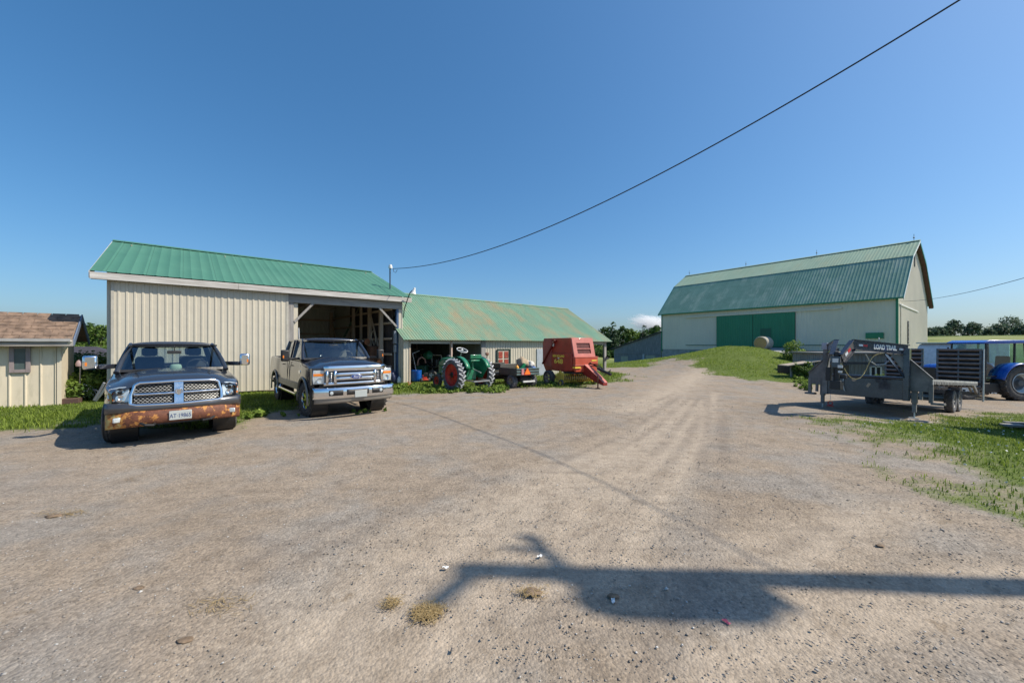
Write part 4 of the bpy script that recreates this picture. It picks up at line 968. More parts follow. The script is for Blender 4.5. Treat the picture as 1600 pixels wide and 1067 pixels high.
    m = MB(); m.grid(lambda u, v: (lerp(xc + .02, xc - .42, u), (hb - .04) * (2 * v - 1), lerp(P['cowlz'] - .02, zb - .0, u) - .10 * u ** 3), 6, 9); m.bx(xc - .42, xc - .36, -hb + .05, hb - .05, .85, zb - .08); m.build('dashboard', ft, t)
    for xq in (xc - 1.15,) + ((xc - 2.0,) if len(mid) > 1 or P.get('rearseat') else ()):
        for y in (-.40, .40):
            m = MB(); m.prism([(xq, y - .25, .9), (xq + .5, y - .25, .9), (xq + .52, y - .25, 1.02), (xq + .06, y - .25, 1.04), (xq - .08, y - .25, zb + .28), (xq - .22, y - .25, zb + .28)], (0, .5, 0)); st = m.build('seat', ft, t, bevel=.05)
            m = MB(); m.box((xq - .15, y, zb + .40), (.11, .27, .2)); m.build('headrest', ft, st, bevel=.05)
    m = MB(); y = .40; c = Vector((xc - .52, y, zb + .06)); axw = Vector((.9, 0, -.42)).normalized(); ring = m.ring(c, axw, .19, 22)
    m.tube(ring + [ring[0]], .016, 6); m.bar(ring[0], ring[11], .03, .02); m.bar(ring[5], c, .03, .02); m.build('steering_wheel', P.get('wheelmat', INT), t)
    m = MB(); m.box((xc - .33, 0, zr - .22), (.03, .24, .07)); m.bar((xc - .33, 0, zr - .2), (xc - .3, 0, zr - .08), .02); m.build('rear_view_mirror', BLACK, t, bevel=.01)
    for y in (-.35, .32):
        m = MB(); m.bar((xc + .10, y - .33, P['cowlz'] + .01), (xc + .07, y + .12, P['cowlz'] + .035), .015); m.build('wiper', BLACK, t)
    # wheels
    for xw in (0, -wb):
        for s_ in (1, -1):
            w = MB(); c = Vector((xw, s_ * (hw - tw / 2 - .02 + P.get('wo', 0)), R)); axv = Vector((0, 1, 0))
            if xw == 0 and P.get('steer'):
                axv = Matrix.Rotation(P['steer'], 3, 'Z') @ axv
            tyre(w, c, axv, R, tw, P['rim'], 40, P['lug'], P['lugn'])
            if not P['lugn']:
                pass
            wo_ = w.build('wheel', RUBBER, t)
            r_ = MB(); rim_simple(r_, c, axv, P['rim'], tw, s_, P['spokes']); r_.lathe([(.001, tw * .16), (P['rim'] * .93, tw * .12)], c, axv * s_, 24)
            r_.build('rim', P['rimmat'], wo_)
            if not P['lugn']:
                g = MB()
                for k in (-.36, -.18, 0, .18, .36): g.lathe([(R * 1.002, tw * (k - .03)), (R * 1.010, tw * k), (R * 1.002, tw * (k + .03))], c, axv, 40)
                g.build('tread_groove', BLACK, wo_)
    # tow mirrors on arms
    for s_ in (1, -1):
        mx, my, mz = P['mirror']; m = MB()
        m.bar((xc - .25, s_ * (hb + .02), mz - .06), (mx, s_ * my, mz - .06), P.get('aw', .05), P.get('aw', .05) * 1.2); ar = m.build('mirror_arm', P['armmat'], t, bevel=.012)
        m = MB(); m.box((mx, s_ * (my + .10), mz + .03), (.12, .2, P.get('mh', .26))); m.build('mirror_housing', P['mirmat'], ar, bevel=.035)
        m = MB(); m.box((mx - .065, s_ * (my + .10), mz + .03), (.006, .16, P.get('mh', .26) - .05)); m.build('mirror_glass', CHROME, ar)
        m = MB(); m.box((mx + .062, s_ * (my + .15), mz + .0), (.006, .03, .07)); m.build('turn_signal', AMBER, ar)
    return t

CHAR = paint('charcoal_paint', (.035, .042, .055), .3)
NAVY = paint('dark_blue_paint', (.018, .022, .035), .25)
# ---- rusty-bumpered pickup -----------------------------------------------
RA = dict(hw=.97, R=.40, wb=3.56, sill=.46, tw=.25, front=.88, cowl=-.62, cabrear=-2.52, tail=-4.75, gap=.07, taper=.10, flare=.015, sweep=.10, crease=.86,
          shoulder=[(-4.8, 1.28), (-2.6, 1.27), (-.7, 1.21), (0, 1.14), (.6, 1.05), (.9, 1.0)], hood=[(-.8, 1.27), (-.5, 1.27), (.2, 1.24), (.62, 1.185), (.80, 1.12), (.9, 1.05)], bulge=.035,
          belt=1.24, cowlz=1.275, roof=1.86, rooff=-1.22, roofr=-2.42, roofhw=.70, bpillar=(-1.72,), mirror=(-.60, 1.14, 1.43), mh=.27, armmat=NAVY, aw=.075, mirmat=CHROME, rim=.235, spokes=5,
          rimmat=STEEL, lug=0, lugn=0, rearseat=True, steer=-.11, wo=.05)
R1 = Vector((-6.81, 7.91, 0)); rz1 = math.atan2(-.734, .68)
ram = pickup(RA, 'pickup_truck', 'dark pickup truck with rusted yellow front bumper and crosshair grille', (R1.x, R1.y, gz(R1.x, R1.y)), rz1, CHAR)
def yarc(y, x0, sw=.12, p=2.6, hw=.97): return x0 - sw * (abs(y) / hw) ** p
# grille: chrome surround, four mesh panes split by a cross, round head emblem
CR2 = pm('satin_chrome', (.72, .73, .74), .22, 1.0, var=.08)
g = MB(); gy0, gy1, gz0, gz1 = -.60, .60, .755, 1.115
xg = .90
def frame_pt(y, z, off=0): return (yarc(y, xg + off, .16, 2.2) - (z - .9) * .22, y, z)
outer = [(-.53, 1.12), (0, 1.135), (.53, 1.12), (.60, 1.08), (.64, .90), (.645, .76), (.57, .735), (0, .72), (-.57, .735), (-.645, .76), (-.64, .90), (-.59, 1.08)]
def dense(pl, k=5):
    o_ = []
    for i in range(len(pl)):
        a, b_ = pl[i], pl[(i + 1) % len(pl)]
        for j in range(k): o_.append((lerp(a[0], b_[0], j / k), lerp(a[1], b_[1], j / k)))
    return o_
dl = dense(outer); g.tube([frame_pt(y, z, .03) for y, z in dl + dl[:1]], .027, 8, caps=False)
gs = g.build('grille_surround', CHROME, ram, smooth=60)
g = MB()
for z0 in (.925,):
    g.tube([frame_pt(y, z0, .035) for y in np.linspace(-.60, .60, 25)], .024, 8)
g.bar(frame_pt(0, .74, .03), frame_pt(0, 1.11, .03), .13, .04, up=(1, 0, 0)); g.build('grille_cross', CR2, gs)
g = MB(); g.grid(lambda u, v: frame_pt(lerp(-.62, .62, u), lerp(.74, 1.11, v), -.03), 15, 5); g.build('grille_backing', pm('matt_black', (.008, .008, .008), .95, var=.1, spec=.1), gs)
mesh_m = pm('grille_mesh', (.34, .34, .33), .55, .5)
for sy in (-1, 1):
    for z0, z1 in ((.755, .90), (.95, 1.10)):
        g = MB(); rows_ = 5
        for k in range(rows_):
            z = lerp(z0, z1, (k + .5) / rows_)
            g.tube([frame_pt(sy * y, z + (.010 if i % 2 else -.010) * (1 if k % 2 else -1), .0) for i, y in enumerate(np.linspace(.08, .60, 19))], .0062, 4, caps=False)
        g.build('grille_mesh', mesh_m, gs)
# ram-like curled badge: a shield with two side scrolls
EMB = pm('emblem_chrome', (.75, .75, .75), .2, 1.0, var=.05)
b_ = MB(); ex = frame_pt(0, .95, .075)[0]
b_.prism([(ex, y, .945 + z) for y, z in ((-.028, .045), (.028, .045), (.036, .01), (.018, -.05), (0, -.065), (-.018, -.05), (-.036, .01))], (.018, 0, 0)); b_.build('badge', EMB, ram, bevel=.004)
for sy in (-1, 1):
    b_ = MB(); b_.tube([(ex + .008, sy * (.02 + .034 * math.sin(a) * (1 - a * .08)), .972 + .03 * math.cos(a) - .022 * a * .4) for a in np.linspace(0, 4.2, 14)], .009, 6); b_.build('badge_scroll', EMB, ram)
# headlights
for sy in (-1, 1):
    hl = MB(); pts = [(.652, .79), (.925, .80), (.945, .90), (.925, 1.02), (.80, 1.055), (.66, 1.065)]
    def hp(y, z, o=0): return (yarc(y, .90 + o, .26, 3.2) - (z - .9) * .16, sy * y, z)
    hl.prism([hp(y, z, .015) for y, z in pts], (-.05, 0, 0)); h = hl.build('headlight', HEADL, ram, bevel=.012)
    for z in (.865, .99):
        c = MB(); c.lathe([(.008, .0), (.045, .02), (.06, .045)], hp(.775, z, .005), (1, 0, 0), 14); c.build('reflector', CHROME, h)
    c = MB(); c.prism([hp(y, z, .019) for y, z in ((.865, .93), (.935, .93), (.915, 1.015), (.86, 1.02))], (-.01, 0, 0)); c.build('indicator', AMBER, h)
    c = MB(); c.prism([hp(y, z, .019) for y, z in ((.86, .825), (.925, .825), (.935, .86), (.86, .86))], (-.01, 0, 0)); c.build('indicator', AMBER, h)
# painted valance between lamps and bumper
v_ = MB(); v_.grid(lambda u, w: (yarc(lerp(-.965, .965, u), .93 + .05 * math.sin(PI * w), .17, 3.0), lerp(-.965, .965, u), lerp(.60, .755 + .03 * (abs(2 * u - 1) > .62), w)), 33, 6)
v_.build('valance', CHAR, ram, smooth=60, solid=.02)
# rusted bumper
mr, nt, b = newmat('flaking_rusted_bumper'); v = coords(nt, 'Object')
n1 = noise_(nt, v, 9, 8, .66); n2 = noise_(nt, v, 13, 6, .7)
sx = nt.nodes.new('ShaderNodeSeparateXYZ'); nt.links.new(v, sx.inputs[0])
c = ramp(nt, n2, [(.3, (.075, .025, .014)), (.6, (.17, .06, .03)), (.75, (.30, .12, .05))]).outputs[0]
n1b = math_(nt, 'ADD', n1, math_(nt, 'MULTIPLY', ramp(nt, math_(nt, 'MULTIPLY', sx.outputs[1], -1.0), [(.5, 0.0), (.85, 1.0)]).outputs[0], .16))
n1b = math_(nt, 'SUBTRACT', n1b, .02)
c = mix(nt, ramp(nt, n1b, [(.53, 0.0), (.56, 1.0)]).outputs[0], c, (.44, .19, .045))
c = mix(nt, ramp(nt, n1b, [(.62, 0.0), (.66, 1.0)]).outputs[0], c, (.48, .36, .13))
c = mix(nt, ramp(nt, n2, [(.64, 0.0), (.67, 1.0)]).outputs[0], c, (.10, .03, .02))
nt.links.new(c, b.inputs['Base Color']); b.inputs['Roughness'].default_value = .7; bump(nt, b, n2, .5, .01)
def bump_pt(u, w):
    y = lerp(-.955, .955, u); zlo = .325 + .05 * (1 - (abs(y) / .985) ** 4); zlo += (.03 if abs(y) < .45 else 0)
    z = lerp(zlo, .63, w); return (yarc(y, 1.0 + .035 * math.sin(PI * w) - .02 * w, .30, 3.4), y, z)
m = MB(); m.grid(bump_pt, 49, 9); bp_ = m.build('front_bumper', mr, ram, smooth=50, solid=.02)
m = MB(); m.grid(lambda u, w: (yarc(lerp(-.5, .5, u), .97, .2, 3), lerp(-.5, .5, u), lerp(.37, .42, w)), 15, 3); m.build('air_slot', BLACK, bp_)
for sy in (-1, 1):
    m = MB(); m.box((yarc(.77, 1.018, .30, 3.4), sy * .77, .50), (.03, .19, .085), (0, 0, -sy * .34)); m.build('fog_lamp', HEADL, bp_, bevel=.02)
    m = MB(); m.tube([(.96, sy * .32, .405), (1.07, sy * .35, .385), (1.08, sy * .45, .40), (.96, sy * .53, .43)], .022, 6); m.build('tow_hook', BLACK, bp_)
PLATE = pm('licence_plate', (.42, .45, .44), .4, var=.05); PLTXT = pm('plate_blue', (.04, .07, .2), .5)
m = MB(); m.box((1.052, .02, .52), (.012, .32, .165)); pl = m.build('licence_plate', PLATE, ram, bevel=.006)
text_obj('plate_number', 'AT·19865', .105, PLTXT, pl, (1.0605, .02, .51), (PI / 2, 0, PI / 2), .001, sx=.72)
m = MB(); m.tube([(.55, -.3, .34), (.3, .5, .30)], .02, 6); m.tube([(.5, .35, .33), (.2, .75, .36)], .016, 6); m.build('steering_links', STEEL, ram)
# straw hat on the dashboard
hp_ = ram.matrix_world
ram_M = Matrix.Translation(ram.location) @ Matrix.Rotation(rz1, 4, 'Z')
hat = thing('sun_hat', 'pale green wide-brimmed hat lying on the dashboard of the dark rusty truck', 'hat', ram_M @ Vector((-.80, .02, 1.262)), rz1)
HATM = pm('pale_green_cloth', (.45, .56, .42), .9, var=.1)
m = MB(); m.lathe([(.001, .016), (.12, .014), (.19, .008), (.21, .02), (.19, .0), (.001, 0)], (0, 0, 0), n=20); m.build('brim', HATM, hat, smooth=60)
m = MB(); m.lathe([(.105, .01), (.10, .07), (.085, .11), (.05, .12), (.001, .115)], (0, 0, 0), n=18); m.build('crown', HATM, hat, smooth=60)

# ---- lifted chrome-fronted crew cab ---------------------------------------
FO = dict(hw=.965, R=.425, wb=3.92, sill=.62, tw=.27, front=.86, cowl=-.66, cabrear=-3.02, tail=-5.05, gap=.09, taper=.05, flare=.04, sweep=.05, crease=.93,
          shoulder=[(-5.1, 1.42), (-3.1, 1.40), (-.7, 1.36), (0, 1.31), (.6, 1.26), (.86, 1.20)], hood=[(-.8, 1.42), (-.5, 1.42), (.2, 1.39), (.62, 1.345), (.80, 1.30), (.9, 1.22)], bulge=.045,
          belt=1.40, cowlz=1.43, roof=2.00, rooff=-1.18, roofr=-2.92, roofhw=.74, bpillar=(-1.80, -2.10), mirror=(-.72, 1.17, 1.50), mh=.30, armmat=BLACK, mirmat=BLACK, rim=.24, spokes=8,
          rimmat=CHROME, lug=.024, lugn=24, rearseat=True, seatmat=INTL, wheelmat=INTL, steer=.16, wo=.03, arch=1.0)
R2 = Vector((-4.52, 10.50, 0)); rz2 = math.atan2(-.765, .644)
ford = pickup(FO, 'pickup_truck', 'black crew cab pickup with big chrome grille parked before the open bay', (R2.x, R2.y, gz(R2.x, R2.y)), rz2, NAVY)
TANP = pm('pewter_trim', (.26, .24, .21), .4, .3, var=.1)
for xw in (0, -FO['wb']):
    for s_ in (1, -1):
        m = MB(); Ra = FO['R'] + FO['gap']
        m.grid(lambda u, v: (xw + (Ra + lerp(-.01, .075, v)) * math.cos(lerp(-.15, PI + .15, u)), s_ * (FO['hw'] + .045 + .03 * math.sin(PI * v)), FO['R'] + (Ra + lerp(-.01, .075, v)) * math.sin(lerp(-.15, PI + .15, u))), 25, 4); m.build('wheel_flare', TANP, ford, smooth=60, solid=.012)
for s_ in (1, -1):
    m = MB(); m.tube([(-.65, s_ * .93, .62), (-.75, s_ * 1.02, .50), (-3.0, s_ * 1.02, .50), (-3.1, s_ * .93, .62)], .04, 8); m.build('side_step', CHROME, ford)
    m = MB(); m.bx(-3.35, -.62, s_ * .985 - .012, s_ * .985 + .012, .62, .80); m.build('lower_cladding', TANP, ford, bevel=.008)
    m = MB(); m.bx(-.48, -.28, s_ * 1.0 - .01, s_ * 1.0 + .015, 1.06, 1.15); m.build('fender_badge', CHROME, ford, bevel=.01)
def fpt(y, z, o=0): return (.885 + o - .09 * (abs(y) / .97) ** 3, y, z)
def strip(name, y0, y1, z0, z1, o, th, mat, par, bev=.01, n=13):
    q = MB(); q.grid(lambda u, v: fpt(lerp(y0, y1, u), lerp(z0, z1, v), o + .012 * math.sin(PI * v)), n, 5); return q.build(name, mat, par, smooth=60, solid=th)
gb = strip('grille_backing', -.92, .92, .86, 1.20, -.04, .02, BLACK, ford)
strip('grille_header', -.74, .74, 1.165, 1.30, .03, .03, CHROME, ford)
gr = strip('grille_bar', -.47, .47, 1.055, 1.125, .055, .03, CHROME, ford); strip('grille_bar', -.47, .47, .955, 1.02, .055, .03, CHROME, ford)
strip('grille_sill', -.74, .74, .83, .895, .03, .03, CHROME, ford)
for y0, y1 in ((-.52, -.455), (.455, .52), (-.70, -.64), (.64, .70)): strip('grille_post', y0, y1, .86, 1.18, .045, .03, CHROME, ford, n=3)
for y0 in (-.64, .52): 
    for k in range(5): strip('side_slat', y0, y0 + .12, .91 + k * .05, .925 + k * .05, .02, .012, CR2, ford, n=3)
m = MB(); m.grid(lambda u, v: fpt(lerp(-.45, .45, u), lerp(.9, 1.16, v), -.005), 9, 5)
# oval blue badge
m = MB(); c = fpt(0, 1.0, .085); vs = [(c[0], .145 * math.cos(a), 1.02 + .058 * math.sin(a)) for a in np.linspace(0, 2 * PI, 28, endpoint=False)]
m.prism(vs, (.02, 0, 0)); bd = m.build('badge', CHROME, ford, bevel=.006)
m = MB(); vs = [(c[0] + .021, .128 * math.cos(a), 1.02 + .047 * math.sin(a)) for a in np.linspace(0, 2 * PI, 28, endpoint=False)]
m.prism(vs, (.004, 0, 0)); m.build('badge_face', pm('badge_blue', (.01, .04, .22), .25), bd)
text_obj('badge_script', 'Ford', .085, WHITE, bd, (c[0] + .0265, 0, 1.018), (PI / 2, 0, PI / 2), .001, shear=.35)
for sy in (-1, 1):
    q = MB(); q.prism([(fpt(y, z, .01)[0], sy * y, z) for y, z in ((.71, .865), (.955, .865), (.975, 1.0), (.955, 1.20), (.71, 1.20))], (-.06, 0, 0)); h = q.build('headlight', HEADL, ford, bevel=.015)
    q = MB(); q.prism([(fpt(y, z, .016)[0], sy * y, z) for y, z in ((.73, 1.06), (.95, 1.06), (.955, 1.12), (.73, 1.12))], (-.01, 0, 0)); q.build('indicator', AMBER, h)
    q = MB(); q.lathe([(.008, 0), (.055, .02), (.07, .05)], (fpt(.80, .95)[0] - .02, sy * .82, .955), (1, 0, 0), 14); q.build('reflector', CHROME, h)
    q = MB(); q.prism([(fpt(y, z, .0)[0], sy * y, z) for y, z in ((.95, .85), (.985, .85), (.985, 1.25), (.74, 1.25), (.74, 1.205), (.955, 1.205))], (-.08, 0, 0)); q.build('lamp_surround', NAVY, ford)
def fb(y, z, o=0): return (1.03 + o - .17 * (abs(y) / 1.02) ** 3.2, y, z)
q = MB(); q.grid(lambda u, v: fb(lerp(-.985, .985, u), lerp(.51, .78, v), .03 * math.sin(PI * v) ** .5), 41, 9); fbm = q.build('front_bumper', CHROME, ford, smooth=60, solid=.02)
q = MB(); q.grid(lambda u, v: fb(lerp(-.95, .95, u), lerp(.40, .52, v), -.03 + .02 * v), 31, 4); q.build('bumper_valance', TANP, fbm, smooth=60, solid=.015)
for y0, y1 in ((-.66, -.34), (-.26, .28), (.36, .66)):
    q = MB(); q.grid(lambda u, v: fb(lerp(y0, y1, u), lerp(.59, .72, v), .034), 9, 3); q.build('bumper_opening', BLACK, fbm, solid=.012)
for sy in (-1, 1):
    q = MB(); q.lathe([(.001, .02), (.04, .015), (.045, 0)], (fb(.6, .6)[0] + .03, sy * .6, .655), (1, 0, 0), 14); q.build('fog_lamp', HEADL, fbm)
q = MB(); q.box((1.075, .08, .60), (.012, .30, .17)); pl = q.build('licence_plate', PLATE, ford, bevel=.006)
q = MB(); q.cyl((-2.9, -.5, 1.95), (-2.95, -.5, 2.35), .012, n=6); q.build('aerial', WHITE, ford)
q = MB(); q.bar((.25, -.5, .40), (.2, .6, .42), .03); q.tube([(.7, .2, .5), (.1, .3, .42)], .03, 6); q.build('steering_links', STEEL, ford)
# ================================================================ old green tractor
def lug_rim(name_, par, c, ax, r, w, mt, hubm, side=1):
    q = MB(); c = Vector(c); axv = Vector(ax) * side; h = w / 2
    q.lathe([(r * 1.02, h * .8), (r * .98, h * .85), (r * .93, h * .45), (r * .80, h * .30), (r * .5, h * .15), (r * .3, h * .25), (r * .28, h * .5), (r * .001, h * .5)], c, axv, 30)
    q.lathe([(r * 1.02, -h * .8), (r * .93, -h * .5), (r * .92, h * .3)], c, axv, 30)
    rm = q.build(name_, mt, par, smooth=45)
    q = MB(); q.lathe([(r * .27, h * .5), (r * .24, h * .62), (r * .13, h * .66), (r * .11, h * .95), (.001, h * .97)], c, axv, 16)
    e1 = axv.cross(Vector((0, 0, 1))).normalized(); e2 = axv.cross(e1)
    for k in range(6): q.cyl(c + axv * h * .3 + (e1 * math.cos(k * PI / 3) + e2 * math.sin(k * PI / 3)) * r * .5, c + axv * h * .42 + (e1 * math.cos(k * PI / 3) + e2 * math.sin(k * PI / 3)) * r * .5, .018, n=6)
    q.build('hub', hubm, rm); return rm
TG = pm('old_tractor_green', (.015, .17, .085), .38, var=.25, coat=.3, dirt=(.1, .12, .09), dirt_amt=.35)
TR = pm('tractor_red', (.50, .025, .02), .45, var=.2, dirt=(.2, .05, .04), dirt_amt=.4)
DUSTY = pm('dusty_rubber', (.10, .10, .11), .9, var=.3, scale=8, dirt=(.35, .34, .33), dirt_amt=.7)
tg_fwd = (-.676, .737); tz = gz(-1.8, 16.5)
trac = thing('vintage_tractor', 'old green tractor with red wheel centres parked by the low shed', 'tractor', (-1.84, 16.5, tz), math.atan2(tg_fwd[1], tg_fwd[0]))
lugm = pm('chalky_lugs', (.42, .43, .45), .9, var=.25)
for sy in (1, -1):
    c = (0, sy * .76, .66); q = MB(); tyre(q, c, (0, 1, 0), .635, .30, .44, 40); w = q.build('rear_wheel', DUSTY, trac)
    q = MB()
    for k in range(22):
        for sd in (-1, 1):
            a = 2 * PI * (k + (.5 if sd > 0 else 0)) / 22; d = Vector((math.cos(a), 0, math.sin(a))); tn = Vector((-math.sin(a), 0, math.cos(a))); cc = Vector(c)
            q.bar(cc + d * .63 + Vector((0, sd * .155, 0)), cc + d * .655 + Vector((0, sd * .01, 0)) + tn * .1, .045, .05, up=d)
    q.build('tread_lugs', lugm, w); lug_rim('wheel_centre', w, c, (0, 1, 0), .44, .30, TR, BLACK, sy)
    c = (1.62, sy * .52, .30); q = MB(); tyre(q, c, (0, 1, 0), .30, .15, .19, 30); w = q.build('front_wheel', RUBBER, trac); lug_rim('wheel_centre', w, c, (0, 1, 0), .19, .15, TR, BLACK, sy)
def hood(u, v):
    x = lerp(.55, 1.95, u); a = lerp(-.02, PI + .02, v); s = math.sin(a); co_ = math.cos(a); w = .30 - .05 * u ** 3; sq = lambda t: math.copysign(abs(t) ** .55, t)
    zt = lerp(1.36, 1.30, u ** 2) - (.12 * max(0, (u - .85) / .15) ** 2); return (x, w * sq(co_), .92 + (zt - .92) * abs(s) ** .5)
q = MB(); q.grid(hood, 15, 19); q.bx(.62, 1.9, -.28, -.255, .62, .95); q.bx(.62, 1.9, .255, .28, .62, .95); hd = q.build('engine_hood', TG, trac, smooth=50)
q = MB(); q.grid(lambda u, v: (1.93 + .05 * math.sin(PI * v), lerp(-.22, .22, u), lerp(.52, 1.14, v)), 7, 9); q.build('radiator_grille', TG, trac, smooth=60, solid=.03)
q = MB(); q.bx(.1, 1.9, -.17, .17, .50, .9); q.box((.1, 0, .66), (.6, .5, .46)); q.cyl((0, -.6, .66), (0, .6, .66), .11, n=14); q.bar((1.62, -.48, .34), (1.62, .48, .34), .08, .1); q.box((1.7, 0, .48), (.5, .2, .2)); q.build('engine_and_axles', TG, trac, bevel=.02)
q = MB(); q.cyl((1.2, -.28, .7), (1.5, -.3, .62), .05, n=8); q.cyl((1.0, .26, .65), (1.0, .38, .65), .07, n=10); q.tube([(1.3, .2, .8), (1.2, .36, .62), (.5, .34, .55), (.2, .3, .5)], .028, 6); q.tube([(1.45, .24, .75), (1.45, .36, .55), (.7, .38, .42)], .02, 6); q.build('engine_fittings', STEEL, trac)
q = MB(); q.cyl((1.5, 0, 1.25), (1.5, 0, 1.36), .07, n=12); q.lathe([(.07, 0), (.11, .03), (.08, .08), (.001, .1)], (1.5, 0, 1.34), n=12); q.build('air_cleaner', BLACK, trac)
for sy in (1, -1):
    q = MB(); q.grid(lambda u, v: (-.02 + (.74 + .0 * v) * math.cos(lerp(.35, 2.75, u)), sy * lerp(.42, .62, v), .66 + .74 * math.sin(lerp(.35, 2.75, u))), 15, 3)
    pts = [(-.02 + .74 * math.cos(a), sy * .45, .66 + .74 * math.sin(a)) for a in np.linspace(.35, 2.75, 15)] + [(-.35, sy * .45, .5), (.25, sy * .45, .5)]
    q.prism(pts, (0, sy * .015, 0)); q.build('mudguard', TG, trac, smooth=35, solid=.012)
q = MB(); c = Vector((.46, 0, 1.66)); axw = Vector((-.42, 0, .9)).normalized(); ring = q.ring(c, axw, .235, 26); q.tube(ring + [ring[0]], .019, 7)
for k in (0, 9, 17): q.bar(ring[k], c, .02)
q.lathe([(.001, .02), (.05, .015), (.05, -.03)], c, axw, 12); q.build('steering_wheel', pm('pale_grey_plastic', (.62, .62, .62), .45), trac)
q = MB(); q.cyl((.80, 0, 1.0), c, .028, n=8); q.build('steering_column', STEEL, trac)
q = MB(); q.box((-.28, 0, 1.22), (.42, .46, .07), (0, .08, 0)); q.box((-.5, 0, 1.40), (.06, .56, .17), (0, -.12, 0)); q.cyl((-.28, 0, .85), (-.28, 0, 1.2), .05, n=8); q.build('seat', TG, trac, bevel=.02)
q = MB(); q.lathe([(.001, -.03), (.07, -.03), (.085, .03), (.06, .05), (.001, .05)], (-.42, -.66, 1.50), (-1, 0, 0), 14); q.cyl((-.42, -.62, 1.30), (-.42, -.66, 1.46), .014, n=6); q.build('rear_lamp', pm('rusted_lamp', (.16, .08, .05), .6), trac)
q = MB(); q.bar((-.1, -.45, .45), (-.9, -.35, .42), .05); q.bar((-.1, .45, .45), (-.9, .35, .42), .05); q.bar((-.9, -.4, .42), (-.9, .4, .42), .06); q.bar((-.2, 0, .9), (-.85, 0, .75), .04); q.build('rear_linkage', STEEL, trac)
q = MB(); q.bar((.3, .3, .42), (.9, .36, .40), .22, .03); q.bar((.3, -.3, .42), (.9, -.36, .40), .22, .03); q.build('footboard', TG, trac)

# ================================================================ utility cart with tipping box
gf = (-.6, .8); gO = (.44, 17.5); gator = thing('utility_cart', 'small black utility cart with tipping box and orange triangle', 'utility cart', (gO[0], gO[1], gz(*gO)), math.atan2(gf[1], gf[0]))
GB = pm('faded_black_box', (.07, .07, .062), .7, var=.25, dirt=(.2, .18, .14), dirt_amt=.5)
for x in (0, 1.75):
    for sy in (1, -1):
        c = (x, sy * .55, .28); q = MB(); tyre(q, c, (0, 1, 0), .275, .23, .14, 26, .014, 14); w = q.build('wheel', DUSTY, gator)
        q = MB(); rim_simple(q, c, (0, 1, 0), .14, .23, sy, 4); q.build('rim', pm('beige_rim', (.42, .34, .27), .6, var=.2), w)
q = MB(); q.bx(-.42, .78, -.62, .62, .56, .59); q.bx(-.45, -.40, -.64, .64, .56, .88); q.bx(.76, .80, -.64, .64, .56, .92); q.bx(-.42, .78, .60, .64, .56, .88); q.bx(-.42, .78, -.64, -.60, .56, .88)
cb = q.build('cargo_box', GB, gator, bevel=.008)
q = MB()
for z in (.62, .74, .86): q.bx(-.475, -.45, -.64, .64, z - .018, z + .018)
q.build('tailgate_ribs', pm('teal_edge', (.12, .2, .2), .6), cb)
q = MB(); q.bx(-.3, 2.15, -.3, .3, .3, .45); q.bar((0, -.5, .28), (0, .5, .28), .07); q.bar((1.75, -.5, .28), (1.75, .5, .28), .07); q.bx(-.2, .45, -.25, .25, .28, .52); q.build('chassis', BLACK, gator, bevel=.02)
q = MB(); q.bar((-.5, -.33, .30), (-.5, .33, .30), .06, .07); q.build('hitch_bar', pm('white_bar', (.6, .6, .58), .6), gator)
q = MB(); q.bx(1.0, 1.5, -.6, .6, .45, .62); q.bx(.86, .98, -.58, .58, .6, 1.02); q.bx(2.0, 2.25, -.55, .55, .42, .85); q.box((1.9, 0, .9), (.06, .8, .3), (0, -.5, 0)); q.build('seat_and_cowl', GB, gator, bevel=.04)
tri = [(-.16, 0), (.16, 0), (.19, .05), (.03, .31), (-.03, .31), (-.19, .05)]
q = MB(); q.prism([(-.49, y + .08, .58 + z) for y, z in tri], (-.008, 0, 0)); tb = q.build('warning_triangle', pm('dark_red_border', (.45, .03, .02), .4), gator)
q = MB(); q.prism([(-.499, y * .78 + .08, .61 + z * .8) for y, z in tri], (-.006, 0, 0)); q.build('orange_panel', pm('fluorescent_orange', (.9, .2, .02), .5), tb)
q = MB(); q.bx(-.50, -.485, .27, .40, .60, .86); q.build('tail_reflector', pm('pale_red_reflector', (.5, .2, .2), .4), gator)
gM = Matrix.Translation(gator.location) @ Matrix.Rotation(gator.rotation_euler[2], 4, 'Z')
def gp_(x, y, z): return gM @ Vector((x, y, z))
cr = thing('green_crate', 'green plastic crate tipped up in the cart box', 'crate', gp_(.05, .1, .80), 0)
q = MB(); q.T = Matrix.Rotation(.35, 4, 'Z') @ Matrix.Rotation(-.95, 4, 'Y'); q.bx(-.12, .34, -.14, .14, -.1, .02); q.build('crate_shell', pm('crate_green', (.01, .30, .11), .5, var=.2), cr, bevel=.01)
q = MB(); q.T = Matrix.Rotation(.35, 4, 'Z') @ Matrix.Rotation(-.95, 4, 'Y')
for k in range(7): q.bx(-.1 + k * .065, -.075 + k * .065, -.145, .145, -.105, .025)
q.build('crate_ribs', pm('crate_green_dark', (.005, .2, .07), .5), cr)
def lump(name, lab, cat, loc, s, mt, seed, sub=3, group=None):
    import bmesh
    bm = bmesh.new(); bmesh.ops.create_icosphere(bm, subdivisions=sub, radius=1)
    for v in bm.verts:
        n_ = mnoise.noise(v.co * 1.6 + Vector((seed, 0, 0))) * .35 + mnoise.noise(v.co * 4 + Vector((seed, 3, 0))) * .12
        v.co *= 1 + n_; v.co.x *= s[0]; v.co.y *= s[1]; v.co.z *= s[2]
    me = bpy.data.meshes.new(name); bm.to_mesh(me); bm.free(); me.polygons.foreach_set('use_smooth', [True] * len(me.polygons)); me.materials.append(mt)
    o = bpy.data.objects.new(name, me); COL.objects.link(o); o.location = loc; return tag(o, lab, cat, group)
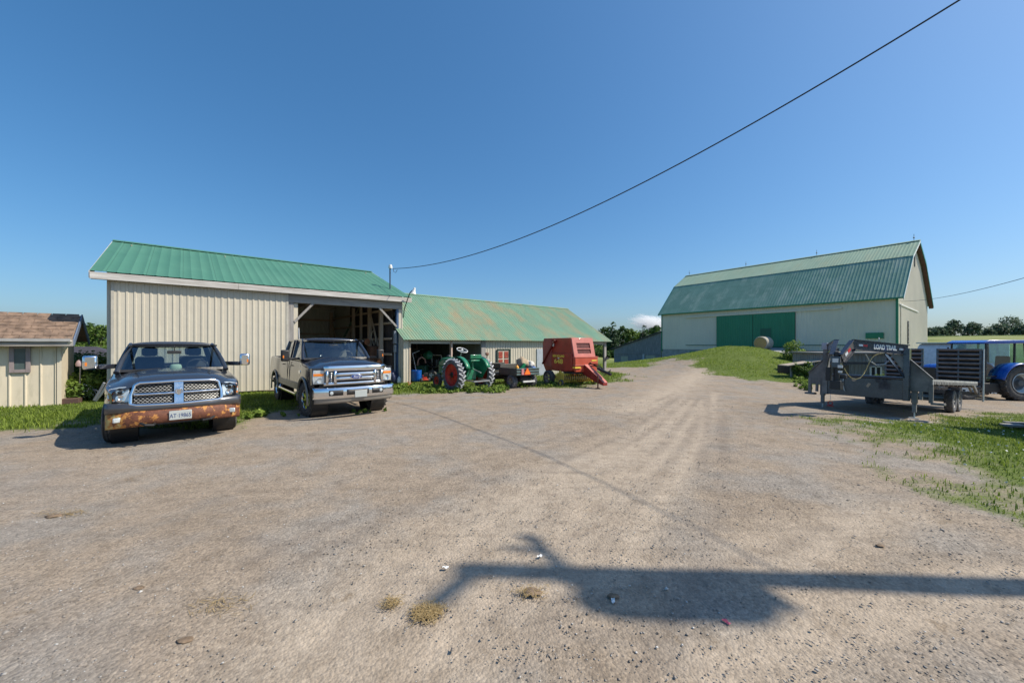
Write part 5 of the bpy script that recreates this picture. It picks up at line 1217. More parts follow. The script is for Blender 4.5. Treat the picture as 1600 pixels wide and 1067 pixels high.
SACK = pm('burlap', (.36, .28, .19), .95, var=.3, scale=6, bmp=.4)
lump('sack', 'bulging brown sack in the middle of the cart box', 'sack', gp_(.25, -.22, 1.06), (.30, .28, .26), SACK, 1)
lump('feed_bag', 'pale crumpled bag at the right end of the cart box', 'bag', gp_(.1, -.5, 1.0), (.24, .2, .2), pm('pale_bag', (.55, .52, .48), .8, var=.2), 2)
lump('blue_tarp', 'folded blue tarp hanging over the cart tailgate', 'tarp', gp_(-.30, -.42, .87), (.12, .18, .07), pm('tarp_blue', (.06, .12, .3), .6, var=.3), 5)
q = MB(); q.lathe([(.001, 0), (.075, 0), (.08, .02), (.08, .13), (.05, .17), (.03, .19), (.03, .22), (.001, .22)], n=16); jg = q.build('yellow_jug', pm('jug_yellow', (.75, .33, .03), .4), None); jg.location = gp_(-.2, .42, .80); tag(jg, 'small orange-yellow jug at the left end of the cart box', 'jug')

# ================================================================ red round baler
bf = (.5, -.866); bO = (2.62, 19.15); bz0 = gz(*bO); baler = thing('round_baler', 'red round baler with yellow pickup reel parked before the low shed', 'baler', (bO[0], bO[1], bz0), math.atan2(bf[1], bf[0]))
BRD = pm('baler_red', (.42, .045, .025), .42, var=.2, scale=2, coat=.2, dirt=(.2, .07, .05), dirt_amt=.45)
BRO = pm('baler_sunlit_red', (.52, .085, .04), .5, var=.15, scale=2, dirt=(.4, .2, .12), dirt_amt=.3)  # lighter red: sun on the front panels put into the colour
BRP = pm('baler_pale_red', (.50, .16, .13), .6, var=.12, dirt=(.35, .1, .08), dirt_amt=.3)  # palest red for the angled front, its sunlit look put into colour
YEL = pm('implement_yellow', (.72, .50, .08), .5, var=.2, dirt=(.3, .2, .08), dirt_amt=.4)
YTX = pm('decal_yellow', (.95, .66, .08), .5)
W2 = .62
q = MB(); prof = [(-1.02, .92), (-.80, .60), (-.3, .66), (.9, .62), (1.41, .72), (1.41, 1.30), (1.20, 2.22), (-.95, 2.22), (-1.05, 2.05)]
q.prism([(x, -W2, z) for x, z in prof], (0, 2 * W2, 0)); q.build('bale_chamber', BRD, baler, bevel=.02)
for sy in (-1, 1):
    y0 = sy * (W2 + .002); q = MB()
    q.prism([(x, y0, z) for x, z in ((-1.0, .95), (-.25, .80), (-.25, 2.15), (-.9, 2.16), (-1.0, 2.0))], (0, sy * .035, 0)); q.build('tailgate_panel', pm('baler_dull_red', (.42, .09, .07), .55, var=.15), baler, bevel=.01)
    q = MB(); q.prism([(x, y0, z) for x, z in ((-.22, .68), (.85, .66), (1.36, .74), (1.36, 1.30), (1.3, 1.50), (-.22, 1.50))], (0, sy * .05, 0)); q.build('side_shield', BRD, baler, bevel=.012)
    q = MB(); q.bar((-.95, sy * (W2 + .06), .95), (.12, sy * (W2 + .06), 2.12), .05, .13, up=(0, sy, 0)); q.build('lift_arm', pm('baler_arm_red', (.2, .02, .015), .45), baler)
    q = MB(); q.cyl((-.05, sy * (W2 + .07), 1.82), (-.02, sy * (W2 + .07), 2.05), .05, n=10); q.build('lift_cylinder', STEEL, baler)
    q = MB(); q.lathe([(.001, .06), (.2, .06), (.24, .02), (.24, -.1)], (-1.05, sy * .3, 1.15), (0, sy, 0), 18); q.build('rear_reel', BRO, baler)
    for xx, R_, yy, nm, wd in ((0, .34, .98, 'wheel', .26), (.95, .15, .98, 'gauge_wheel', .10)):
        c = (xx, sy * yy, R_); q = MB(); tyre(q, c, (0, 1, 0), R_, wd, R_ * .58, 28); w = q.build(nm, RUBBER, baler); q = MB(); rim_simple(q, c, (0, 1, 0), R_ * .58, wd, sy, 4); q.build('rim', pm('beige_rim', (.42, .34, .27), .6) if R_ > .2 else YEL, w)
    q = MB(); q.prism([(x, sy * .84, z) for x, z in ((.35, .22), (1.0, .14), (1.02, .55), (.70, .72), (.36, .40))], (0, sy * .02, 0)); q.build('pickup_cheek', YEL, baler, bevel=.008)
q = MB(); q.bar((0, -.95, .34), (0, .95, .34), .1, .12); q.bar((-.6, -.5, .62), (0, -.62, .34), .1); q.bar((-.6, .5, .62), (0, .62, .34), .1); q.build('axle', BRD, baler)
q = MB(); q.cyl((.82, -.82, .36), (.82, .82, .36), .13, n=16); q.build('pickup_drum', pm('dull_tine_steel', (.2, .17, .12), .6, .5), baler)
q = MB()
for k in range(13):
    y = -.76 + k * .127; q.lathe([(.20, -.012), (.225, -.012), (.225, .012), (.20, .012)], (.82, y, .36), (0, 1, 0), 16, closed=True)
pb = q.build('pickup_bands', YEL, baler)
q = MB()
for k in range(12):
    for j in range(5):
        a = j * 1.256 + k * .4; y = -.70 + k * .127; q.tube([(.82 + .13 * math.cos(a), y, .36 + .13 * math.sin(a)), (.82 + .30 * math.cos(a + .2), y, .36 + .30 * math.sin(a + .2))], .006, 4)
q.build('tines', pm('tine_steel', (.2, .2, .2), .4, .8), pb)
q = MB(); q.bx(.75, 1.45, -.7, .7, .58, .66); q.build('wind_guard', BLACK, baler)
# front: upper frame with openings, orange hood, lower yellow-edged lip
fx = lambda z: 1.44 - (z - 1.35) * .245
q = MB()
def fbar(y0, y1, z0, z1, mbx=None): (mbx or q).add([(fx(z0) + .03, y0, z0), (fx(z0) + .03, y1, z0), (fx(z1) + .03, y1, z1), (fx(z1) + .03, y0, z1), (fx(z0) - .04, y0, z0), (fx(z0) - .04, y1, z0), (fx(z1) - .04, y1, z1), (fx(z1) - .04, y0, z1)], [(0, 1, 2, 3), (4, 7, 6, 5), (0, 4, 5, 1), (3, 2, 6, 7), (0, 3, 7, 4), (1, 5, 6, 2)])
fbar(-.62, -.40, 1.35, 2.20); fbar(.40, .62, 1.35, 2.20); fbar(-.40, .40, 1.98, 2.20); fbar(-.40, .40, 1.35, 1.50); fbar(-.40, .40, 1.70, 1.735)
q.build('upper_front_frame', BRP, baler)
q = MB(); fbar(-.40, .40, 1.5, 1.98); q.v = [(x - .035, y, z) for x, y, z in q.v]; q.build('front_opening', pm('dark_opening_red', (.09, .012, .01), .7), baler)
q = MB(); q.bx(1.40, 1.56, -.66, .70, .93, 1.36); q.build('front_hood', BRO, baler, bevel=.03)
q = MB(); q.bx(1.40, 1.575, -.67, .71, .955, .985); q.bx(1.40, 1.575, -.67, .71, 1.325, 1.35); q.build('hood_trim', BRP, baler)
q = MB(); q.bx(1.41, 1.54, -.62, .66, .66, .93); q.build('lower_hood', BRO, baler, bevel=.03)
q = MB(); q.bx(1.40, 1.585, -.675, -.35, .84, .90); q.bx(1.565, 1.57, .3, .6, 1.15, 1.2); q.build('yellow_decal', YTX, baler)
# tongue
q = MB(); q.prism([(1.2, -.12, .95), (1.5, -.12, 1.02), (2.42, -.12, .50), (2.78, -.12, .26), (2.78, -.12, .14), (2.35, -.12, .24), (1.3, -.12, .62)], (0, .24, 0)); tg = q.build('tongue', pm('tongue_red', (.27, .025, .018), .5, var=.25, dirt=(.15, .06, .05)), baler, bevel=.01)
q = MB(); q.add([(1.5, -.13, 1.035), (1.5, .13, 1.035), (2.42, .13, .515), (2.42, -.13, .515), (2.78, -.13, .275), (2.78, .13, .275)], [(0, 1, 2, 3), (3, 2, 5, 4)]); q.build('tongue_top', BRP, tg, solid=.01)
q = MB(); q.cyl((2.5, -.17, .02), (2.5, -.17, .55), .03, n=8); q.box((2.5, -.17, .02), (.16, .16, .02)); q.build('jack_stand', pm('rusty_steel', (.18, .07, .04), .8, .2), baler)
q = MB(); q.cyl((2.2, .1, .85), (2.95, .16, .62), .06, n=10)
for k in range(5): q.tube([(1.5, .1 + .03 * k, 1.0 + .03 * k), (2.1, .2, 1.05 - .05 * k), (2.6, .15 + .05 * math.sin(k), .75 - .05 * k), (2.9, .2, .6 + .06 * k)], .014, 5)
q.build('hoses_and_shaft', BLACK, baler)
text_obj('maker_name', 'NEW HOLLAND', .15, YTX, baler, (.34, -W2 - .056, 1.36), (PI / 2, 0, 0), .002, sx=.82, bold=.006)
text_obj('model_number', '648', .30, YTX, baler, (.34, -W2 - .057, 1.11), (PI / 2, 0, 0), .002, sx=1.55, bold=.008)
q = MB(); q.box((.34, -W2 - .054, 1.265), (.12, .004, .05)); q.build('small_decal', WHITE, baler)

# ================================================================ black gooseneck trailer
ta = Vector((.833, .553, 0)); F0 = Vector((9.85, 10.95, -.12)); gn = thing('gooseneck_trailer', 'black gooseneck flatbed trailer with slatted rear ramps standing up', 'trailer', F0, math.atan2(.553, .833)); gn.rotation_euler = (0, .062, math.atan2(.553, .833))
TB = pm('trailer_black', (.026, .031, .046), .28, var=.3, scale=3, coat=.7, dirt=(.11, .115, .135), dirt_amt=.4)
TBG = pm('trailer_dusty_black', (.17, .165, .16), .6, var=.35, scale=3, dirt=(.30, .28, .26), dirt_amt=.6)
q = MB(); q.bx(-.02, .03, -.92, .92, .46, 1.0); fp_ = q.build('front_plate', TB, gn, bevel=.01)
q = MB(); q.cyl((-.01, -.92, 1.03), (-.01, .92, 1.03), .045, n=12); q.build('cross_tube', TB, fp_)
q = MB(); q.lathe([(.001, .012), (.05, .01), (.055, 0)], (-.02, .20, .93), (-1, 0, 0), 12); q.box((-.03, -.12, .80), (.008, .06, .12), (.5, 0, 0)); q.build('worn_marks', pm('tan_scuff', (.42, .33, .25), .7), fp_)
for sy in (-1, 1):
    q = MB(); q.bx(-.06, .13, sy * .87 - .06, sy * .87 + .06, .45, 1.83); q.build('riser', TBG if sy > 0 else TB, gn, bevel=.008)
    A = Vector((.08, sy * .87, 1.79)); B = Vector((-1.5, sy * .17, 1.84)); Cc = Vector((-2.02, sy * .10, 1.45))
    q = MB()
    for P0, P1 in ((A, B), (B, Cc)):
        up = Vector((0, 0, 1)); d = (P1 - P0).normalized(); u2 = d.cross(up).normalized().cross(d)
        q.bar(P0, P1, .018, .24)
        q.bar(P0 + u2 * .125, P1 + u2 * .125, .10, .02); q.bar(P0 - u2 * .125, P1 - u2 * .125, .10, .02)
    nk = q.build('neck_rail', TB, gn)
    q = MB(); q.bar((-.62, sy * .58, 1.66), (-.06, sy * .84, 1.08), .09, .02, up=(0, sy, 0)); q.build('neck_brace', TB, gn)
    q = MB(); q.prism([(-.06, sy * .80, 1.66), (-.45, sy * .63, 1.66), (-.06, sy * .80, 1.25)], (0, sy * .012, 0)); q.build('gusset_plate', TBG, gn)
    q = MB(); q.prism([(.10, sy * .93, 1.52), (.10, sy * 1.32, 1.06), (.10, sy * 1.32, .72), (.10, sy * .93, .72)], (.015, 0, 0)); q.build('side_gusset', TBG, gn)
    q = MB(); q.bar((.10, sy * .92, 1.54), (.10, sy * 1.34, 1.06), .08, .02, up=(0, 0, 1)); q.build('gusset_flange', TBG, gn)
    q = MB(); q.bx(.13, .26, sy * .99 - .055, sy * .99 + .055, .40, 1.12); q.bx(.15, .24, sy * .99 - .04, sy * .99 + .04, .16, .42); jk = q.build('landing_jack', TBG, gn, bevel=.008)
    q = MB(); q.cyl((.195, sy * .99, .02), (.195, sy * .99, .2), .018, n=8); q.box((.195, sy * .99, .015), (.2, .2, .02)); q.cyl((.195, sy * 1.04, .75), (.195, sy * 1.16, .75), .02, n=8); q.build('jack_screw', GALV, jk)
    q = MB(); q.bx(.1, 6.6, sy * .62 - .04, sy * .62 + .04, .72, .98); q.build('frame_beam', TB, gn)
    q = MB(); q.bx(.12, 6.75, sy * 1.31 - .02, sy * 1.31 + .02, .92, 1.05); rr = q.build('side_rail', pm('galv_dusty', (.42, .42, .41), .6, .3, var=.2), gn)
    q = MB()
    for k in range(33): q.box((.3 + k * .2, sy * 1.332, .96), (.09, .012, .07))
    q.build('stake_pockets', TBG, rr)
    q = MB(); q.bar((6.7, sy * 1.22, .98), (7.62, sy * 1.22, .62), .06, .12); q.bar((6.7, sy * 1.10, .98), (7.62, sy * 1.10, .62), .05, .06); q.build('dovetail_rail', TBG, gn)
    for x in (4.75, 5.62):
        c = (x, sy * .98, .375); q = MB(); tyre(q, c, (0, 1, 0), .37, .21, .205, 32); w = q.build('wheel', DUSTY, gn)
        q = MB(); rim_simple(q, c, (0, 1, 0), .205, .21, sy, 6); q.build('rim', pm('dusty_rim', (.35, .34, .33), .55, .4), w)
    q = MB(); q.bx(.09, .17, sy * 1.30 - .04, sy * 1.30 + .04, .44, .92); q.bx(.09, .17, sy * 1.12 - .03, sy * 1.12 + .03, .50, .74); q.bx(.07, .30, sy * 1.36 - .06 - .12, sy * 1.36 + .06, .40, .46); q.build('step_bracket', TBG, gn, bevel=.006)
    # standing slatted ramps
    y0, y1 = (.15, 1.27) if sy > 0 else (-1.33, -.2)
    q = MB(); q.bx(7.58, 7.64, y0, y0 + .06, .78, 2.25); q.bx(7.58, 7.64, y1 - .06, y1, .78, 2.25); q.bx(7.59, 7.63, (y0 + y1) / 2 - .02, (y0 + y1) / 2 + .02, .8, 2.2)
    rp = q.build('ramp', TB, gn); q = MB(); q.bx(7.66, 7.67, y0, y1, .84, 2.2); q.build('ramp_dark_sheet', pm('ramp_backing', (.012, .012, .014), .8), rp)  # dark sheet added so the gaps between slats look black
    q = MB()
    for k in range(9): q.box((7.60, (y0 + y1) / 2, .86 + k * .168), (.09, y1 - y0 - .04, .055), (0, .5, 0))
    q.build('ramp_slats', pm('slat_dark', (.20, .165, .155), .6, var=.3), rp)
q = MB(); q.cyl((7.66, -1.36, .35), (7.66, -1.36, 2.25), .03, n=8); q.build('ramp_post', GALV, gn)
q = MB()
for k in range(8): q.bx(.14, 7.0, -1.28 + k * .32, -1.28 + k * .32 + .305, 1.005, 1.045)
q.build('deck_planks', m_wood('worn_deck_plank', (.33, .3, .27), (.15, .13, .12), axis=0), gn)
q = MB()
for x in np.linspace(.9, 6.6, 10): q.bx(x - .03, x + .03, -1.22, 1.22, .88, .96)
q.bar((4.75, -.9, .375), (4.75, .9, .375), .08); q.bar((5.62, -.9, .375), (5.62, .9, .375), .08); q.build('cross_members', TB, gn)
q = MB(); q.bx(7.5, 7.62, -1.3, 1.3, .55, .68); q.build('rear_bumper', TBG, gn)
q = MB(); q.bx(-2.12, -1.94, -.09, .09, 1.22, 1.50); q.build('coupler_head', TB, gn, bevel=.01)
q = MB(); q.cyl((-2.02, 0, .72), (-2.02, 0, 1.62), .065, n=14); q.box((-2.02, 0, .78), (.24, .22, .22)); q.box((-2.02, .16, 1.05), (.16, .1, .34)); q.box((-1.92, -.1, 1.0), (.12, .14, .1)); cp = q.build('coupler_tube', BLACK, gn, bevel=.01)
q = MB(); q.box((-2.13, 0, 1.40), (.012, .12, .1)); q.box((-2.135, -.10, 1.25), (.012, .1, .07)); q.box((-2.135, -.1, 1.12), (.012, .08, .05)); q.build('label_sticker', WHITE, cp)
q = MB(); q.bx(-.08, -.02, .82, .96, 1.78, 1.98); q.build('riser_top', pm('lilac_grey', (.4, .4, .45), .5), gn)  # lilac-grey block at the top of the far riser
q = MB(); cps = [(-1.9, -.1, 1.25), (-1.78, -.18, .99), (-1.55, -.28, .93), (-1.3, -.35, 1.08), (-1.15, -.40, 1.40), (-1.0, -.46, 1.62), (-.6, -.6, 1.68)]; fx_ = lambda t: Vector([np.interp(t, range(7), [c[i] for c in cps]) for i in range(3)]); sm = lambda t: sum((fx_(min(6, max(0, t + d))) for d in (-.5, -.25, 0, .25, .5)), Vector()) / 5
for i in range(46): t = i * 6 / 46; q.bar(sm(t), sm(t + .13), .018 if i % 2 else .007, .007 if i % 2 else .018)
q.build('safety_chain', pm('brass_chain', (.5, .42, .2), .4, .7), gn)
q = MB(); q.tube([(-1.2, -.35, 1.6), (-1.05, -.38, 1.45), (-.8, -.45, 1.35), (-.5, -.55, 1.38), (-.3, -.6, 1.5), (-.2, -.66, 1.66)], .013, 6); q.tube([(-.85, -.5, 1.95), (-.86, -.52, 2.02), (-.8, -.5, 2.06)], .01, 5); q.build('hose', pm('pale_hose', (.45, .46, .48), .5), gn)
q = MB(); q.tube([(-.06, -.02 + .45, .98), (-.07, .43, .80), (-.08, .40, .62), (-.07, .38, .58)], .008, 5); q.tube([(-.07, .72, .46), (-.07, .72, .28)], .006, 5); q.build('hanging_cable', GALV, gn)
q = MB(); ring = q.ring((-.07, .72, .2), (1, 0, 0), .055, 12); q.tube(ring + [ring[0]], .014, 5); q.box((-.07, .72, .12), (.04, .16, .03)); q.build('red_hook', pm('hook_red', (.5, .04, .03), .5), gn)
# sign and reflective tape on the near neck rail
A = Vector((.08, -.87, 1.79)); B = Vector((-1.5, -.17, 1.84)); Cc = Vector((-2.02, -.10, 1.45)); dA = (A - B); LA = dA.length; dA.normalize(); nA = Vector((dA.y, -dA.x, 0)).normalized(); zrot = math.atan2(dA.y, dA.x)
def onrail(t, o, z=0): return B + dA * t + nA * o + Vector((0, 0, z))
RB = Matrix((dA, -nA, dA.cross(-nA))).transposed()
REDT = pm('tape_red', (.55, .02, .03), .35); WHT = pm('tape_white', (.72, .74, .78), .35)
for t in (.22, 1.50):
    for dt, mt in ((0, WHT), (.14, REDT)):
        q = MB(); q.box(onrail(t + dt, .014), (.13, .006, .05), RB); q.build('reflective_tape', mt, gn)
dC = (B - Cc); dC.normalize(); nC = Vector((dC.y, -dC.x, 0)).normalized(); RC = Matrix((dC, -nC, dC.cross(-nC))).transposed()
for t, mt in ((.22, WHT), (.38, REDT)):
    q = MB(); q.box(Cc + dC * t + nC * .016, (.14, .006, .07), RC); q.build('reflective_tape', mt, gn)
q = MB(); q.box(onrail(.98, .013), (.72, .004, .135), RB); q.build('sign_panel', pm('sign_navy', (.03, .05, .16), .4), gn)
text_obj('sign_text', 'LOAD TRAIL', .165, WHITE, gn, onrail(.98, .018), (PI / 2, 0, zrot), .003, sx=.78, bold=.009)
pp = Vector((10.3, 9.75, 0)); q = MB(); q.box((-.45, .1, .03), (.5, .22, .05), (0, 0, .25)); pd = q.build('plank', m_wood('pad_plank', (.4, .38, .36), (.2, .18, .17), axis=0), None); pd.location = (10.35, 10.05, gz(10.35, 10.05)); tag(pd, 'grey wooden plank lying on dirt beside the black trailer jack', 'plank')
q = MB(); q.lathe([(.001, .04), (.22, .04), (.24, .02), (.24, 0)], n=18); pd = q.build('jack_pad', pm('pad_tan', (.3, .26, .22), .8), None); pd.location = (10.42, 9.98, gz(10.4, 9.98) - .01); tag(pd, 'round flat pad under the right landing jack of the trailer', 'pad')

# ================================================================ blue tractor on the right
BT = Vector((21.95, 16.95, 0)); btz = gz(BT.x, BT.y); TGL = m_glass('tinted_glass', (.45, .78, .74), .2); bt_ = thing('cab_tractor', 'blue cab tractor with big black rear tyre at the right edge', 'tractor', (BT.x, BT.y + .75, btz), PI)
TBL = pm('tractor_blue', (.005, .085, .42), .3, var=.12, coat=.4, dirt=(.1, .12, .18), dirt_amt=.25)
for sy in (1, -1):
    c = (0, sy * .76, .76); q = MB(); tyre(q, c, (0, 1, 0), .74, .42, .42, 44, .028, 20); w = q.build('rear_wheel', RUBBER, bt_)
    q = MB(); q.lathe([(.43, .18), (.41, .19), (.385, .06), (.34, .0), (.30, .0), (.30, -.02), (.40, -.03)], c, (0, sy, 0), 32); rm = q.build('rim', pm('rim_white', (.62, .66, .66), .45, dirt=(.4, .38, .34)), w)
    q = MB(); q.lathe([(.32, .02), (.25, -.02), (.14, .03), (.12, .14), (.001, .15)], c, (0, sy, 0), 24); q.build('hub', pm('hub_dark', (.09, .1, .11), .5), rm)
    c = (2.15, sy * .68, .52); q = MB(); tyre(q, c, (0, 1, 0), .50, .30, .28, 36, .022, 18); w = q.build('front_wheel', RUBBER, bt_); q = MB(); rim_simple(q, c, (0, 1, 0), .28, .30, sy, 6); q.build('rim', pm('rim_white', (.62, .66, .66), .45), w)
    q = MB(); q.grid(lambda u, v: ((.83 + .02) * math.cos(lerp(.2, 2.9, u)), sy * lerp(.52, 1.0, v), .76 + .86 * math.sin(lerp(.2, 2.9, u)) - .03 * v ** 3), 21, 5); q.build('mudguard', TBL, bt_, smooth=60, solid=.04)
    q = MB(); q.bx(.75, 1.45, sy * .5, sy * .78, .35, .75); q.build('step_box', BLACK, bt_, bevel=.02)
q = MB(); q.bx(-.3, 2.4, -.28, .28, .5, .95); q.bar((0, -.7, .76), (0, .7, .76), .22); q.bar((2.15, -.6, .52), (2.15, .6, .52), .14); q.bx(1.4, 2.7, -.30, .30, .75, 1.05); q.build('engine_and_axles', BLACK, bt_, bevel=.02)
def bh(u, v):
    x = lerp(1.35, 3.05, u); a = lerp(0, PI, v); sq = lambda t: math.copysign(abs(t) ** .4, t); return (x, (.42 - .05 * u) * sq(math.cos(a)), 1.0 + (.68 - .16 * u - .18 * max(0, (u - .9) / .1) ** 2) * abs(math.sin(a)) ** .35)
q = MB(); q.grid(bh, 14, 17); q.build('engine_hood', TBL, bt_, smooth=50); q = MB(); q.bx(3.0, 3.08, -.34, .34, .72, 1.4); q.build('front_grille', BLACK, bt_, bevel=.03)
q = MB(); q.bx(1.45, 2.9, -.41, -.40, .78, 1.0); q.bx(1.45, 2.9, .40, .41, .78, 1.0); q.build('lower_side_panel', pm('panel_grey', (.5, .52, .55), .5), bt_)
q = MB(); q.prism([(-.62, -.74, 2.48), (-.55, -.74, 2.62), (1.15, -.74, 2.62), (1.42, -.74, 2.52), (1.42, -.74, 2.46)], (0, 1.48, 0)); q.build('cab_roof', TBL, bt_, bevel=.05)
for sy in (-1, 1):
    fr_ = MB()
    for x0, x1 in ((1.30, 1.22), (.02, -.02), (-.5, -.45)): fr_.bar((x0, sy * .68, 1.0 if x0 > 1 else 1.5), (x1, sy * .66, 2.48), .05, .06, up=(0, 1, 0))
    fr_.bar((1.3, sy * .68, 1.02), (.75, sy * .7, 1.05), .05); fr_.bar((.9, sy * .7, .75), (1.3, sy * .68, .75), .05); fr_.bar((1.3, sy * .68, .75), (1.3, sy * .68, 1.1), .05); fr_.bar((.75, sy * .7, 1.05), (.05, sy * .7, 1.64), .05); fr_.bar((.05, sy * .7, 1.6), (-.5, sy * .68, 1.58), .05)
    fr_.build('cab_frame', BLACK, bt_)
for sy in (-1, 1):
    q = MB(); q.add([(1.28, sy * .69, .85), (.85, sy * .69, .85), (.7, sy * .69, 1.1), (.05, sy * .68, 1.62), (0, sy * .67, 2.46), (1.2, sy * .67, 2.46)], [(0, 1, 2, 3, 4, 5)]); q.build('door_glass', TGL, bt_, smooth=0)
    q = MB(); q.add([(-.04, sy * .68, 1.64), (-.48, sy * .68, 1.60), (-.44, sy * .67, 2.46), (-.04, sy * .67, 2.46)], [(0, 1, 2, 3)]); q.build('quarter_glass', TGL, bt_, smooth=0)
q = MB(); q.add([(1.30, -.66, 1.3), (1.30, .66, 1.3), (1.23, .64, 2.46), (1.23, -.64, 2.46)], [(0, 1, 2, 3)]); q.build('front_glass', GLASS, bt_, smooth=0)
q = MB(); q.add([(-.5, -.66, 1.5), (-.5, .66, 1.5), (-.45, .64, 2.46), (-.45, -.64, 2.46)], [(0, 1, 2, 3)]); q.build('rear_glass', GLASS, bt_, smooth=0)
q = MB(); q.bx(-.35, .2, -.26, .26, 1.15, 1.3); q.box((-.32, 0, 1.6), (.12, .5, .62), (0, -.1, 0)); q.build('seat', BLACK, bt_, bevel=.04)
q = MB(); q.bx(.9, 1.25, -.28, .28, .9, 1.45); q.build('console', BLACK, bt_, bevel=.05); q = MB(); c = Vector((.72, 0, 1.62)); ring = q.ring(c, Vector((-.5, 0, .86)), .19, 20); q.tube(ring + [ring[0]], .015, 6); q.bar(c, (1.0, 0, 1.4), .04); q.bar(ring[0], ring[10], .02); q.build('steering_wheel', BLACK, bt_)
q = MB(); q.tube([(1.5, -.55, 1.1), (1.5, -.62, 1.6), (1.45, -.62, 2.3)], .035, 8); q.build('exhaust', BLACK, bt_)
text_obj('maker_name', 'NEW HOLLAND', .20, WHITE, bt_, (2.28, .425, 1.36), (PI / 2, 0, PI), .002, sx=.85, bold=.005)

# silver livestock trailer behind it
sv = Vector((19.6, 18.2, 0)); st_ = thing('livestock_trailer', 'silver box trailer with rounded top behind the slatted ramps', 'trailer', (21.65, 19.9, gz(21.2, 19.9) - .35), -.06)
SIL = pm('dull_silver', (.70, .69, .73), .5, .15, var=.1, dirt=(.35, .33, .33), dirt_amt=.4)
q = MB(); pts = [(-.05 + .0, -1.0 + .25 * (1 - math.cos(a)), 0) for a in (0,)]
prof = [(0, .35), (0, 2.45), (.12, 2.62), (.35, 2.72), (2.4, 2.72), (2.4, .35)]; q.prism([(x, -1.0, z) for x, z in prof], (0, 2.0, 0)); q.build('body', SIL, st_, bevel=.05)
q = MB(); q.bx(-.02, 2.42, -1.02, 1.02, 2.66, 2.72); q.bx(.0, 2.4, -1.02, -1.0, 1.75, 1.82); q.bx(.0, 2.4, -1.02, -1.0, .35, .45); q.build('trim_rails', GALV, st_)
for x in (1.6, 2.35):
    for sy in (1, -1):
        c = (x, sy * .95, .36); q = MB(); tyre(q, c, (0, 1, 0), .36, .2, .2, 24); w = q.build('wheel', RUBBER, st_); q = MB(); rim_simple(q, c, (0, 1, 0), .2, .2, sy); q.build('rim', WHITE, w)
q = MB(); q.bar((0, 0, .45), (-1.3, 0, .45), .12); q.cyl((-1.1, 0, 0), (-1.1, 0, .6), .04, n=8); q.build('drawbar', TB, st_)
# ================================================================ trees, bushes, weeds
def wp(px, py, Y): return Vector(((px - 800) / FP * Y, Y, CAMH + (HZ - py) / FP * Y))
def leaf_cloud(centres, radii, n, size, r, flat=.5, shell=.55, squash=(1, 1, 1), aspect=.55):
    """leaf quads scattered in the outer part of a set of clumps; returns V, F, tone"""
    centres = np.asarray(centres, float); radii = np.asarray(radii, float); w = radii ** 2; w = w / w.sum()
    k = r.choice(len(centres), n, p=w)
    d = r.normal(size=(n, 3)); d /= np.linalg.norm(d, axis=1)[:, None]
    rad = radii[k] * (shell + (1 - shell) * r.random(n) ** .6) * (1 + .18 * r.normal(size=n))
    P = centres[k] + d * rad[:, None] * np.array(squash)
    nrm = d * .6 + r.normal(size=(n, 3)) * .7 + np.array([0, 0, flat]); nrm /= np.linalg.norm(nrm, axis=1)[:, None]
    t = np.cross(nrm, r.normal(size=(n, 3))); t /= np.linalg.norm(t, axis=1)[:, None] + 1e-9; b_ = np.cross(nrm, t)
    s = size * (.6 + .8 * r.random(n)); a = s[:, None] * t; c = (s * aspect)[:, None] * b_
    V = np.stack([P - a * .5, P + c * .5 - a * .05, P + a * .5, P - c * .5 - a * .05], 1).reshape(-1, 3)
    F = np.arange(n * 4).reshape(n, 4)
    clump = r.random(len(centres)) * .35
    tone = np.repeat(np.clip(.32 + clump[k] + .16 * r.normal(size=n) + .12 * d[:, 2], 0, 1), 4)
    return V, F, tone
LF_D = m_leaf('leaf_dark', (.02, .05, .014), (.10, .18, .04)); LF_M = m_leaf('leaf_mid', (.035, .075, .015), (.18, .27, .05)); LF_C = m_leaf('leaf_conifer', (.02, .045, .022), (.08, .14, .055))
LF_L = m_leaf('leaf_light', (.06, .12, .02), (.28, .38, .07), .3); BARK = m_wood('bark', (.16, .13, .1), (.07, .055, .045))
LF_HAZE = m_leaf('leaf_hill_haze', (.05, .085, .06), (.15, .21, .12))  # distance haze put into these blue-grey leaf colours
